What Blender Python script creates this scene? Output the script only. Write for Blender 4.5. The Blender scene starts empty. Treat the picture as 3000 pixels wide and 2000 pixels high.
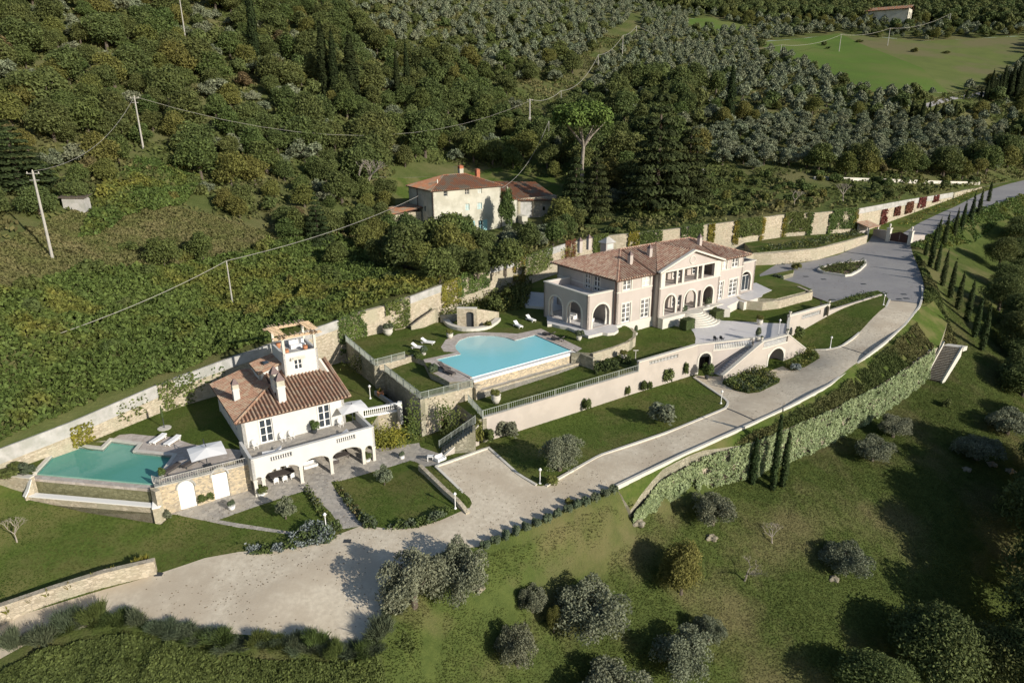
import bpy, math, random
import numpy as np
from mathutils import Vector, Matrix
from mathutils.geometry import tessellate_polygon, delaunay_2d_cdt
R = math.radians
random.seed(7); rng = np.random.default_rng(11)
scene = bpy.context.scene
COL = scene.collection
# ---------------------------------------------------------------- camera
F0, PITCH, ROLL, CAMZ = 2000.0, R(19.2), R(-.4), 32.0
cam_d = bpy.data.cameras.new('camera'); cam = bpy.data.objects.new('camera', cam_d); COL.objects.link(cam)
cam_d.sensor_width = 36.0; cam_d.lens = 36.0 * F0 / 3000.0; cam_d.clip_start = .5; cam_d.clip_end = 6000
cp, sp, cr, sr = math.cos(PITCH), math.sin(PITCH), math.cos(ROLL), math.sin(ROLL)
FWD = np.array([0, cp, -sp]); UP0 = np.array([0, sp, cp]); RT0 = np.array([1., 0, 0])
RT = cr * RT0 + sr * UP0; UP = -sr * RT0 + cr * UP0
cam.matrix_world = Matrix(((RT[0], UP[0], -FWD[0], 0), (RT[1], UP[1], -FWD[1], 0), (RT[2], UP[2], -FWD[2], CAMZ), (0, 0, 0, 1)))
scene.camera = cam
CC = np.array([0, 0, CAMZ])
# ---------------------------------------------------------------- sky, sun, exposure
SUN_EL, SUN_AZ = R(22), R(-40)          # azimuth of the sun seen from the scene, from +X towards +Y
w = bpy.data.worlds.new('World'); scene.world = w; w.use_nodes = True
nt = w.node_tree; nt.nodes.clear()
sky = nt.nodes.new('ShaderNodeTexSky'); sky.sky_type = 'NISHITA'; sky.sun_disc = False
sky.sun_elevation = SUN_EL; sky.sun_rotation = R(90) - SUN_AZ; sky.altitude = 300; sky.air_density = 1.0; sky.dust_density = .8
bg = nt.nodes.new('ShaderNodeBackground'); bg.inputs[1].default_value = .085
wo = nt.nodes.new('ShaderNodeOutputWorld'); nt.links.new(sky.outputs[0], bg.inputs[0]); nt.links.new(bg.outputs[0], wo.inputs[0])
sun_d = bpy.data.lights.new('sun', 'SUN'); sun_d.energy = 4.2; sun_d.angle = R(.53); sun_d.color = (1, .93, .82)
sun = bpy.data.objects.new('sun', sun_d); COL.objects.link(sun)
sd = Vector((math.cos(SUN_EL) * math.cos(SUN_AZ), math.cos(SUN_EL) * math.sin(SUN_AZ), math.sin(SUN_EL)))
sun.rotation_euler = sd.to_track_quat('Z', 'Y').to_euler(); sun.location = (60, 0, 90)
scene.view_settings.view_transform = 'Standard'; scene.view_settings.look = 'None'
scene.view_settings.exposure = 0.38; scene.view_settings.gamma = 1
scene.cycles.max_bounces = 6; scene.cycles.transparent_max_bounces = 12
scene.cycles.caustics_reflective = False; scene.cycles.caustics_refractive = False
try: scene.cycles.use_denoising = True
except Exception: pass
# ---------------------------------------------------------------- photo measurements -> places
def ray(x, y):
    return (x - 1500) / F0 * RT - (y - 1000) / F0 * UP + FWD
def G(x, y, z):
    r = ray(x, y); return CC + r * ((z - CAMZ) / r[2])
def proj(p):
    q = np.asarray(p, float) - CC; zz = q @ FWD
    return 1500 + F0 * (q @ RT) / zz, 1000 - F0 * (q @ UP) / zz, zz
def xy(pts, z=None):
    return [tuple(G(p[0], p[1], p[2] if len(p) > 2 else z)[:2]) for p in pts]
class Frame:
    def __init__(s, o, ang, z=0):
        s.o = np.array([o[0], o[1], z], float); s.a = R(ang)
        s.u = np.array([math.cos(s.a), math.sin(s.a), 0]); s.v = np.array([-math.sin(s.a), math.cos(s.a), 0])
    def w(s, u, v, z=0):
        return s.o + u * s.u + v * s.v + np.array([0, 0, z])
    def xy(s, pts): return [tuple(s.w(a, b)[:2]) for a, b in pts]
    def matrix(s):
        return Matrix.Translation(Vector(s.o)) @ Matrix.Rotation(s.a, 4, 'Z')
def inpoly(X, Y, poly):
    X = np.asarray(X, float); Y = np.asarray(Y, float); c = np.zeros(X.shape, bool); n = len(poly)
    for i in range(n):
        x1, y1 = poly[i]; x2, y2 = poly[(i + 1) % n]
        if y1 == y2: continue
        m = ((y1 > Y) != (y2 > Y)) & (X < (x2 - x1) * (Y - y1) / (y2 - y1) + x1); c ^= m
    return c
def smooth_line(pts, n=4, closed=False):
    P = [np.array(p, float) for p in pts]; out = []; m = len(P)
    rngi = range(m) if closed else range(m - 1)
    for i in rngi:
        p0 = P[(i - 1) % m] if closed or i > 0 else P[i]; p1 = P[i]; p2 = P[(i + 1) % m]
        p3 = P[(i + 2) % m] if closed or i + 2 < m else p2
        for k in range(n):
            t = k / n
            out.append(tuple(.5 * (2 * p1 + (p2 - p0) * t + (2 * p0 - 5 * p1 + 4 * p2 - p3) * t * t + (3 * p1 - p0 - 3 * p2 + p3) * t ** 3)))
    if not closed: out.append(tuple(P[-1]))
    return out
# ---------------------------------------------------------------- value noise
_T = rng.random((256, 256))
def vnoise(x, y, s):
    x = np.asarray(x) / s + 500; y = np.asarray(y) / s + 500
    i = np.floor(x).astype(int); j = np.floor(y).astype(int); fx = x - i; fy = y - j
    fx = fx * fx * (3 - 2 * fx); fy = fy * fy * (3 - 2 * fy)
    a = _T[i % 256, j % 256]; b = _T[(i + 1) % 256, j % 256]; c = _T[i % 256, (j + 1) % 256]; d = _T[(i + 1) % 256, (j + 1) % 256]
    return (a * (1 - fx) + b * fx) * (1 - fy) + (c * (1 - fx) + d * fx) * fy
# ---------------------------------------------------------------- mesh builder
class MB:
    def __init__(s): s.v = []; s.f = []
    def add(s, vs, fs):
        b = len(s.v); s.v += [tuple(p) for p in vs]; s.f += [tuple(b + i for i in f) for f in fs]; return s
    def box(s, x0, x1, y0, y1, z0, z1):
        return s.add([(x0, y0, z0), (x1, y0, z0), (x1, y1, z0), (x0, y1, z0), (x0, y0, z1), (x1, y0, z1), (x1, y1, z1), (x0, y1, z1)],
                     [(0, 3, 2, 1), (4, 5, 6, 7), (0, 1, 5, 4), (1, 2, 6, 5), (2, 3, 7, 6), (3, 0, 4, 7)])
    def prism(s, poly, z0, z1):
        n = len(poly); a = sum(poly[i][0] * poly[(i + 1) % n][1] - poly[(i + 1) % n][0] * poly[i][1] for i in range(n))
        if a < 0: poly = poly[::-1]
        zz = lambda z, i: z[i] if hasattr(z, '__len__') else z
        vs = [(p[0], p[1], zz(z0, i)) for i, p in enumerate(poly)] + [(p[0], p[1], zz(z1, i)) for i, p in enumerate(poly)]
        tri = tessellate_polygon([[Vector((p[0], p[1], 0)) for p in poly]])
        fs = []
        for t in tri:
            A, B, C_ = (poly[i] for i in t)
            if (B[0] - A[0]) * (C_[1] - A[1]) - (B[1] - A[1]) * (C_[0] - A[0]) < 0: t = (t[0], t[2], t[1])
            fs.append((t[0] + n, t[1] + n, t[2] + n)); fs.append((t[0], t[2], t[1]))
        fs += [(i, (i + 1) % n, (i + 1) % n + n, i + n) for i in range(n)]
        return s.add(vs, fs)
    def tube(s, pts, r, n=6, r2=None):
        P = [Vector(p) for p in pts]; m = len(P); vs = []; prev = None
        for i, p in enumerate(P):
            t = (P[min(i + 1, m - 1)] - P[max(i - 1, 0)]).normalized()
            a = t.orthogonal().normalized() if prev is None else (prev - t * prev.dot(t)).normalized()
            prev = a; b = t.cross(a); rr = r if r2 is None else r + (r2 - r) * i / (m - 1)
            if hasattr(rr, '__len__'): rr = rr[i]
            vs += [tuple(p + (a * math.cos(2 * math.pi * k / n) + b * math.sin(2 * math.pi * k / n)) * rr) for k in range(n)]
        fs = [(i * n + k, i * n + (k + 1) % n, (i + 1) * n + (k + 1) % n, (i + 1) * n + k) for i in range(m - 1) for k in range(n)]
        fs += [tuple(range(n - 1, -1, -1)), tuple((m - 1) * n + k for k in range(n))]
        return s.add(vs, fs)
    def lathe(s, prof, c=(0, 0, 0), n=12):
        vs = [(c[0] + r * math.cos(2 * math.pi * k / n), c[1] + r * math.sin(2 * math.pi * k / n), c[2] + z) for r, z in prof for k in range(n)]
        m = len(prof)
        fs = [(i * n + k, i * n + (k + 1) % n, (i + 1) * n + (k + 1) % n, (i + 1) * n + k) for i in range(m - 1) for k in range(n)]
        fs += [tuple(range(n - 1, -1, -1)), tuple((m - 1) * n + k for k in range(n))]
        return s.add(vs, fs)
    def quad(s, a, b, c, d): return s.add([a, b, c, d], [(0, 1, 2, 3)])
    def panel(s, p0, p1, zb, zt, holes=(), t=.35, top=None):
        """upright wall from p0 to p1, thickness t to the left of p0->p1; holes (u0,u1,z0,z1,kind) kind 0 rect, 1 round arch, 2 flat arch"""
        p0 = np.array(p0[:2], float); p1 = np.array(p1[:2], float); L = np.linalg.norm(p1 - p0); d = (p1 - p0) / L; nrm = np.array([-d[1], d[0]])
        outer = top if top else [(0, zb), (L, zb), (L, zt), (0, zt)]
        loops = [outer]
        for h in holes:
            u0, u1, a, b = h[:4]; k = h[4] if len(h) > 4 else 0
            if k == 0: lp = [(u0, a), (u1, a), (u1, b), (u0, b)]
            else:
                rr = (u1 - u0) / 2; hh = rr if k == 1 else rr * .55
                hh = min(hh, b - a - .02)
                lp = [(u0, a), (u1, a)] + [((u0 + u1) / 2 + rr * math.cos(q), b - hh + hh * math.sin(q)) for q in np.linspace(0, math.pi, 11)]
            loops.append(lp)
        pts = [q for lp in loops for q in lp]
        tri = tessellate_polygon([[Vector((q[0], q[1], 0)) for q in lp] for lp in loops])
        W3 = lambda q, o: (*(p0 + d * q[0] + nrm * o), q[1])
        n = len(pts); vs = [W3(q, 0) for q in pts] + [W3(q, t) for q in pts]; fs = []
        for a, b, c in tri:
            A, B, C_ = pts[a], pts[b], pts[c]
            if (B[0] - A[0]) * (C_[1] - A[1]) - (B[1] - A[1]) * (C_[0] - A[0]) < 0: b, c = c, b
            fs += [(a, b, c), (a + n, c + n, b + n)]
        k = 0
        for li, lp in enumerate(loops):
            m = len(lp)
            for i in range(m):
                a, b = k + i, k + (i + 1) % m
                fs.append((b, a, a + n, b + n))
            k += m
        return s.add(vs, fs)
    def build(s, name, m, parent=None, local=False, smooth=False):
        """verts are world coordinates unless local; parent gets the mesh in its own space"""
        me = bpy.data.meshes.new(name); vs = s.v
        if parent is not None and not local:
            inv = np.array(parent.matrix_world.inverted() if parent.parent is None and 'mw' not in parent else Matrix([parent['mw'][i * 4:i * 4 + 4] for i in range(4)]).inverted())
            A = np.array(vs); vs = (A @ inv[:3, :3].T + inv[:3, 3]).tolist()
        me.from_pydata(vs, [], s.f); me.materials.append(m)
        if smooth: me.polygons.foreach_set('use_smooth', [True] * len(me.polygons))
        me.update()
        o = bpy.data.objects.new(name, me); COL.objects.link(o)
        if parent is not None:
            o.parent = parent; o['mw'] = list(parent['mw'])
        else: o['mw'] = [c for row in Matrix.Identity(4) for c in row]
        return o
def tag(o, label=None, cat=None, group=None, kind=None):
    if label: o['label'] = label
    if cat: o['category'] = cat
    if group: o['group'] = group
    if kind: o['kind'] = kind
    return o
def thing(name, label, cat, loc=(0, 0, 0), rz=0, group=None):
    o = bpy.data.objects.new(name, None); COL.objects.link(o); o.empty_display_size = .3
    M_ = Matrix.Translation(Vector([float(c) for c in loc])) @ Matrix.Rotation(rz, 4, 'Z')
    o.matrix_world = M_; o['mw'] = [c for row in M_ for c in row]
    return tag(o, label, cat, group)
def part(mb, name, m, parent, local=False, smooth=False, label=None):
    o = mb.build(name, m, parent, local, smooth)
    if label: o['label'] = label
    return o
def copy_thing(root, loc, rz=0, sc=1, label=None, group=None):
    r = root.copy(); COL.objects.link(r); r.location = [float(c) for c in loc]; r.rotation_euler = (0, 0, rz)
    r.scale = (sc, sc, sc) if not hasattr(sc, '__len__') else sc
    if label: r['label'] = label
    if group: r['group'] = group
    for ch in root.children:
        c = ch.copy(); COL.objects.link(c); c.parent = r
        for g in ch.children:
            d = g.copy(); COL.objects.link(d); d.parent = c
    return r
# ---------------------------------------------------------------- materials
def mat(name, c1, c2=None, scale=1.0, rough=.85, bump=0, bscale=None, c3=None, s3=.1, detail=4, coord='pos', spec=.3, trans=0, isl=0, metal=0, lo=.35, hi=.65, lo3=.45, hi3=.6):
    """noise between c1 and c2, a second, larger noise mixes c3 in; isl: per-leaf (island) variation; trans: light through leaves"""
    m = bpy.data.materials.new(name); m.use_nodes = True; N = m.node_tree.nodes; Lk = m.node_tree.links
    b = N['Principled BSDF']; b.inputs['Roughness'].default_value = rough; b.inputs['Specular IOR Level'].default_value = spec; b.inputs['Metallic'].default_value = metal
    if coord == 'pos': g = N.new('ShaderNodeNewGeometry'); vec = g.outputs['Position']
    else: g = N.new('ShaderNodeTexCoord'); vec = g.outputs['Object']
    def noise(sc, dt=detail):
        t = N.new('ShaderNodeTexNoise'); t.inputs['Scale'].default_value = sc; t.inputs['Detail'].default_value = dt; t.inputs['Roughness'].default_value = .6
        Lk.new(vec, t.inputs['Vector']); return t
    def ramp(src, a, bb):
        r_ = N.new('ShaderNodeMapRange'); r_.inputs[1].default_value = a; r_.inputs[2].default_value = bb; Lk.new(src, r_.inputs[0]); return r_.outputs[0]
    def mix(fac, a, bb):
        x = N.new('ShaderNodeMix'); x.data_type = 'RGBA'; Lk.new(fac, x.inputs[0])
        for s_, i in ((a, 6), (bb, 7)):
            if isinstance(s_, tuple): x.inputs[i].default_value = (*s_, 1)
            else: Lk.new(s_, x.inputs[i])
        return x.outputs[2]
    col = c1
    if c2 is not None: col = mix(ramp(noise(scale).outputs[0], lo, hi), c1, c2)
    if c3 is not None: col = mix(ramp(noise(s3).outputs[0], lo3, hi3), col, c3)
    if isl:
        gg = N.new('ShaderNodeNewGeometry'); h = N.new('ShaderNodeHueSaturation'); rr = N.new('ShaderNodeMapRange')
        Lk.new(gg.outputs['Random Per Island'], rr.inputs[0]); rr.inputs[3].default_value = 1 - isl; rr.inputs[4].default_value = 1 + isl
        Lk.new(rr.outputs[0], h.inputs['Value'])
        oi = N.new('ShaderNodeObjectInfo'); r2 = N.new('ShaderNodeMapRange'); Lk.new(oi.outputs['Random'], r2.inputs[0]); r2.inputs[3].default_value = .475; r2.inputs[4].default_value = .515
        Lk.new(r2.outputs[0], h.inputs['Hue'])
        if isinstance(col, tuple): h.inputs['Color'].default_value = (*col, 1)
        else: Lk.new(col, h.inputs['Color'])
        col = h.outputs[0]
    if isinstance(col, tuple): b.inputs['Base Color'].default_value = (*col, 1)
    else: Lk.new(col, b.inputs['Base Color'])
    if bump:
        bp = N.new('ShaderNodeBump'); bp.inputs['Strength'].default_value = min(1, bump); bp.inputs['Distance'].default_value = .1 * max(1, bump)
        Lk.new(noise(bscale or scale * 2, 6).outputs[0], bp.inputs['Height']); Lk.new(bp.outputs[0], b.inputs['Normal'])
    if trans:
        tr = N.new('ShaderNodeBsdfTranslucent'); ms = N.new('ShaderNodeMixShader'); ms.inputs[0].default_value = trans
        if isinstance(col, tuple): tr.inputs[0].default_value = (*col, 1)
        else: Lk.new(col, tr.inputs[0])
        out = N['Material Output']; Lk.new(b.outputs[0], ms.inputs[1]); Lk.new(tr.outputs[0], ms.inputs[2]); Lk.new(ms.outputs[0], out.inputs[0])
    return m
def stone(name, ca, cb, cm, scale, bump=.6, stain=None, rough=.9, flat=(1, 1, 1)):
    """stones of several tones with darker joints (voronoi cells)"""
    m = bpy.data.materials.new(name); m.use_nodes = True; N = m.node_tree.nodes; Lk = m.node_tree.links
    b = N['Principled BSDF']; b.inputs['Roughness'].default_value = rough; b.inputs['Specular IOR Level'].default_value = .2
    g = N.new('ShaderNodeNewGeometry'); mp = N.new('ShaderNodeMapping'); mp.inputs['Scale'].default_value = flat; Lk.new(g.outputs['Position'], mp.inputs[0])
    v = N.new('ShaderNodeTexVoronoi'); v.inputs['Scale'].default_value = scale; Lk.new(mp.outputs[0], v.inputs['Vector'])
    e = N.new('ShaderNodeTexVoronoi'); e.feature = 'DISTANCE_TO_EDGE'; e.inputs['Scale'].default_value = scale; Lk.new(mp.outputs[0], e.inputs['Vector'])
    sx = N.new('ShaderNodeSeparateColor'); Lk.new(v.outputs['Color'], sx.inputs[0])
    x = N.new('ShaderNodeMix'); x.data_type = 'RGBA'; Lk.new(sx.outputs[0], x.inputs[0]); x.inputs[6].default_value = (*ca, 1); x.inputs[7].default_value = (*cb, 1)
    r_ = N.new('ShaderNodeMapRange'); r_.inputs[1].default_value = .0; r_.inputs[2].default_value = .06; Lk.new(e.outputs['Distance'], r_.inputs[0])
    y = N.new('ShaderNodeMix'); y.data_type = 'RGBA'; Lk.new(r_.outputs[0], y.inputs[0]); y.inputs[6].default_value = (*cm, 1); Lk.new(x.outputs[2], y.inputs[7])
    col = y.outputs[2]
    n = N.new('ShaderNodeTexNoise'); n.inputs['Scale'].default_value = .45; n.inputs['Detail'].default_value = 5; Lk.new(g.outputs['Position'], n.inputs['Vector'])
    r2 = N.new('ShaderNodeMapRange'); r2.inputs[1].default_value = .45; r2.inputs[2].default_value = .7; Lk.new(n.outputs[0], r2.inputs[0])
    if stain:
        z = N.new('ShaderNodeMix'); z.data_type = 'RGBA'; Lk.new(r2.outputs[0], z.inputs[0]); Lk.new(col, z.inputs[6]); z.inputs[7].default_value = (*stain, 1); col = z.outputs[2]
    Lk.new(col, b.inputs['Base Color'])
    bp = N.new('ShaderNodeBump'); bp.inputs['Strength'].default_value = bump; bp.inputs['Distance'].default_value = .06; Lk.new(r_.outputs[0], bp.inputs['Height']); Lk.new(bp.outputs[0], b.inputs['Normal'])
    return m
M = {}
M['white'] = mat('white_render', (.62, .61, .575), (.58, .57, .54), .8, .8)
M['whitepaint'] = mat('white_paint', (.82, .81, .78), rough=.5)
M['beige'] = mat('beige_render', (.47, .42, .385), (.45, .40, .365), .7, .85, c3=(.42, .375, .34), s3=.25)
M['rampart'] = mat('rampart_render', (.47, .42, .37), (.45, .40, .35), .6, .85, c3=(.42, .375, .33), s3=.3)
M['trim'] = mat('stone_trim', (.62, .59, .52), (.57, .54, .47), 1.5, .7)
M['marble'] = mat('pale_paving', (.66, .64, .63), (.58, .56, .56), 1.1, .5, c3=(.62, .60, .58), s3=.5)
M['tile'] = mat('roof_tile', (.42, .245, .165), (.28, .165, .11), 2.3, .8, c3=(.40, .31, .22), s3=1.4, bump=.5, bscale=9)
M['tilev'] = mat('roof_tile_dark', (.44, .26, .18), (.24, .135, .10), 3.2, .8, c3=(.46, .35, .26), s3=1.4, bump=.5, bscale=9)
M['tilegap'] = mat('roof_tile_under', (.10, .058, .04), (.07, .04, .03), 3, .9)
M['tileold'] = mat('old_roof_tile', (.36, .15, .07), (.26, .13, .08), 1.2, .85, c3=(.22, .19, .14), s3=.45)
M['glass'] = mat('window_glass', (.035, .045, .055), rough=.08, spec=.7)
M['glasslight'] = mat('curtained_glass', (.26, .25, .235), (.07, .075, .08), .8, .1, spec=.6)
M['palecurtain'] = mat('pale_curtain', (.62, .60, .55), (.5, .48, .44), 4, .9)
M['potcap'] = mat('chimney_cap', (.20, .15, .14), (.16, .12, .115), 3, .9)
M['dark'] = mat('dark_metal', (.05, .055, .06), rough=.5)
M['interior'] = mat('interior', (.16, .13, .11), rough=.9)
M['railing'] = mat('grey_green_railing', (.34, .37, .33), rough=.6, metal=.0)
M['wood'] = mat('pale_timber', (.62, .47, .31), (.5, .37, .24), 3, .8)
M['darkwood'] = mat('dark_timber', (.07, .03, .025), (.05, .025, .02), 4, .6)
M['oldstucco'] = mat('old_stucco', (.56, .54, .45), (.50, .48, .40), .5, .9, c3=(.43, .41, .33), s3=.35)
M['shutter'] = mat('turquoise_shutter', (.32, .58, .60), rough=.6)
M['paleshutter'] = mat('pale_shutter', (.50, .54, .50), rough=.7)
M['brick'] = mat('red_brick', (.42, .15, .08), (.32, .12, .07), 6, .85)
M['terracotta'] = mat('terracotta', (.50, .22, .11), (.42, .19, .1), 4, .8)
M['concrete'] = mat('grey_concrete', (.46, .45, .43), (.38, .37, .35), .9, .9, c3=(.33, .33, .30), s3=.8, bump=.2)
M['pole'] = mat('pole_concrete', (.42, .40, .36), (.34, .33, .3), 2, .9)
M['stone'] = stone('rubble_stone', (.55, .48, .37), (.34, .29, .21), (.40, .35, .27), 2.6, stain=(.40, .37, .27), flat=(1, 1, 1.9))
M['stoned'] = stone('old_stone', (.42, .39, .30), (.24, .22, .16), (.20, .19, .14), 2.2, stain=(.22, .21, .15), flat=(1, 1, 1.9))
M['stonec'] = stone('ochre_stone', (.62, .50, .33), (.30, .26, .20), (.54, .49, .40), 3.4, flat=(1, 1, 1.7))
M['dampstone'] = stone('damp_stone', (.27, .26, .15), (.17, .165, .09), (.14, .14, .075), 2.6, rough=.45, flat=(1, 1, 1.7))
M['paving'] = stone('stone_paving', (.50, .46, .40), (.30, .28, .255), (.33, .31, .27), 2.6, bump=.4, stain=(.42, .38, .32))
M['poolpaving'] = stone('pool_paving', (.56, .50, .45), (.42, .36, .31), (.40, .36, .31), 2.0, bump=.2)
M['asphalt'] = mat('asphalt', (.27, .26, .26), (.235, .228, .228), 1.4, .9, c3=(.30, .29, .28), s3=.12, lo3=.4, hi3=.65)
M['gravel'] = mat('pale_gravel', (.69, .61, .475), (.55, .475, .36), 2.2, .95, c3=(.52, .44, .33), s3=.17, bump=.3, bscale=9, detail=8)
M['gravelroad'] = mat('pale_gravel_road', (.50, .46, .40), (.42, .385, .33), 3.0, .95, c3=(.44, .41, .36), s3=.3, bump=.25, bscale=9, detail=8)
M['lawn'] = mat('mown_lawn', (.112, .152, .034), (.070, .104, .022), 3.2, .95, c3=(.142, .146, .048), s3=.19, bump=.5, bscale=14, detail=8, spec=.05)
M['lawnrough'] = mat('coarse_lawn', (.085, .118, .026), (.060, .09, .020), 2.2, .95, c3=(.135, .135, .05), s3=.22, bump=.7, bscale=8, detail=8, spec=.05)
M['meadow'] = mat('meadow', (.088, .112, .032), (.062, .085, .024), .9, 1, c3=(.14, .13, .058), s3=.11, bump=1.2, bscale=5, detail=10, spec=.02, lo3=.48, hi3=.66)
M['hill'] = mat('hillside_ground', (.10, .12, .04), (.075, .095, .03), .5, 1, c3=(.14, .135, .06), s3=.05, bump=1.5, bscale=3, detail=10, spec=.02)
M['fieldgreen'] = mat('green_field', (.10, .155, .036), (.082, .13, .032), .08, 1, c3=(.13, .15, .05), s3=.02, bump=.5, bscale=2, detail=8, spec=.02)
M['fieldbrown'] = mat('fallow_field', (.13, .155, .05), (.11, .135, .045), .1, 1, c3=(.15, .14, .07), s3=.03, bump=.5, bscale=2, spec=.02)
M['blade'] = mat('lawn_blades', (.125, .172, .038), (.082, .122, .026), 1.2, .95, trans=.3, isl=.22, c3=(.155, .165, .05), s3=.16, spec=.05)
M['litter'] = mat('fallen_leaves', (.20, .14, .07), (.12, .09, .05), 3, .9, isl=.4)
M['soil'] = mat('bare_soil', (.17, .12, .08), (.11, .08, .055), 2, 1, bump=.8)
M['olive'] = mat('olive_leaves', (.20, .215, .14), (.145, .16, .10), .35, .7, trans=.15, isl=.3, spec=.25)
M['oliver'] = mat('olive_leaves_silver', (.20, .225, .14), (.145, .17, .10), .3, .7, trans=.12, isl=.4, spec=.25)
M['oak'] = mat('oak_leaves', (.122, .15, .048), (.082, .106, .034), .2, .75, trans=.22, isl=.35, spec=.2)
M['oaky'] = mat('yellowing_leaves', (.165, .17, .045), (.12, .13, .036), .25, .75, trans=.2, isl=.35, spec=.2)
M['green'] = mat('green_leaves', (.11, .145, .042), (.08, .11, .032), .25, .75, trans=.22, isl=.35, spec=.2)
M['rust'] = mat('rusty_leaves', (.155, .125, .055), (.115, .10, .045), .3, .8, trans=.15, isl=.5, spec=.1)
M['cypress'] = mat('cypress_leaves', (.028, .040, .014), (.018, .027, .010), .5, .85, trans=.05, isl=.5, spec=.1)
M['cyprow'] = mat('young_cypress_leaves', (.040, .058, .020), (.026, .040, .014), .5, .85, trans=.05, isl=.5, spec=.1)
M['conifer'] = mat('conifer_needles', (.05, .065, .024), (.032, .045, .017), .4, .85, trans=.08, isl=.5, spec=.1)
M['pine'] = mat('pine_needles', (.13, .185, .045), (.09, .14, .034), .4, .8, trans=.1, isl=.45, spec=.1)
M['ivy'] = mat('ivy_leaves', (.11, .15, .032), (.065, .10, .024), .5, .6, trans=.15, isl=.4, spec=.3)
M['ivyold'] = mat('autumn_ivy', (.22, .19, .03), (.15, .15, .03), .5, .6, trans=.15, isl=.4, spec=.2)
M['ivyred'] = mat('red_ivy', (.17, .055, .035), (.13, .06, .035), .5, .6, trans=.15, isl=.4, spec=.2)
M['ivypale'] = mat('pale_ivy', (.265, .33, .165), (.165, .225, .10), .6, .6, trans=.1, isl=.4, spec=.3)
M['vine'] = mat('climbing_undergrowth', (.115, .155, .038), (.08, .12, .03), .12, .7, trans=.22, isl=.4, c3=(.185, .18, .04), s3=.06, lo3=.52, hi3=.64, spec=.2)
M['scrub'] = mat('scrub', (.11, .135, .042), (.08, .10, .032), .1, .8, trans=.2, isl=.35, c3=(.155, .145, .06), s3=.045, spec=.1)
M['drygrass'] = mat('dry_grass', (.19, .17, .08), (.13, .14, .05), .25, .95, trans=.2, isl=.2, spec=.05)
M['tuft'] = mat('grass_tufts', (.105, .13, .037), (.075, .10, .028), .9, .95, trans=.35, isl=.25, c3=(.18, .17, .078), s3=.11, lo3=.48, hi3=.66, spec=.05)
M['rosemary'] = mat('rosemary_leaves', (.10, .125, .07), (.07, .095, .052), .8, .8, trans=.1, isl=.4)
M['box'] = mat('clipped_box', (.065, .09, .028), (.045, .068, .02), 1, .8, trans=.05, isl=.45)
M['bark'] = mat('bark', (.14, .115, .09), (.08, .065, .05), 3, .95, bump=.5)
M['palebark'] = mat('pale_bark', (.34, .30, .25), (.24, .21, .17), 2, .95)
M['blueleaf'] = mat('blue_grey_leaves', (.24, .27, .26), (.18, .21, .2), 1, .7, trans=.1, isl=.3)
M['lounger'] = mat('white_cushion', (.85, .84, .82), rough=.8)
M['greycushion'] = mat('grey_wicker', (.10, .085, .08), (.07, .06, .055), 5, .8)
M['poolpale'] = mat('pale_pool_lining', (.80, .92, .90), (.74, .88, .88), 1.2, .6)
M['pooldark'] = mat('green_pool_lining', (.22, .42, .34), (.17, .34, .28), 1.2, .6)
M['rock'] = mat('bare_rock', (.30, .27, .20), (.16, .14, .10), 1.2, .95, bump=1)
def water(name, tint, gl=.35, dif=None):
    m = bpy.data.materials.new(name); m.use_nodes = True; N = m.node_tree.nodes; Lk = m.node_tree.links; N.remove(N['Principled BSDF'])
    t = N.new('ShaderNodeBsdfTransparent'); t.inputs[0].default_value = (*tint, 1)
    d = N.new('ShaderNodeBsdfDiffuse'); d.inputs[0].default_value = (*(dif or tint), 1)
    m1 = N.new('ShaderNodeMixShader'); m1.inputs[0].default_value = gl
    gs = N.new('ShaderNodeBsdfGlossy'); gs.inputs['Roughness'].default_value = .06; fr = N.new('ShaderNodeFresnel'); fr.inputs[0].default_value = 1.33
    m2 = N.new('ShaderNodeMixShader'); g = N.new('ShaderNodeNewGeometry'); n = N.new('ShaderNodeTexNoise'); n.inputs['Scale'].default_value = 2.2; n.inputs['Detail'].default_value = 3
    bp = N.new('ShaderNodeBump'); bp.inputs['Strength'].default_value = .25; bp.inputs['Distance'].default_value = .05
    Lk.new(g.outputs['Position'], n.inputs['Vector']); Lk.new(n.outputs[0], bp.inputs['Height'])
    for q in (gs, fr, d): Lk.new(bp.outputs[0], q.inputs['Normal'])
    Lk.new(t.outputs[0], m1.inputs[1]); Lk.new(d.outputs[0], m1.inputs[2]); Lk.new(fr.outputs[0], m2.inputs[0]); Lk.new(m1.outputs[0], m2.inputs[1]); Lk.new(gs.outputs[0], m2.inputs[2])
    Lk.new(m2.outputs[0], N['Material Output'].inputs[0]); return m
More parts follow.
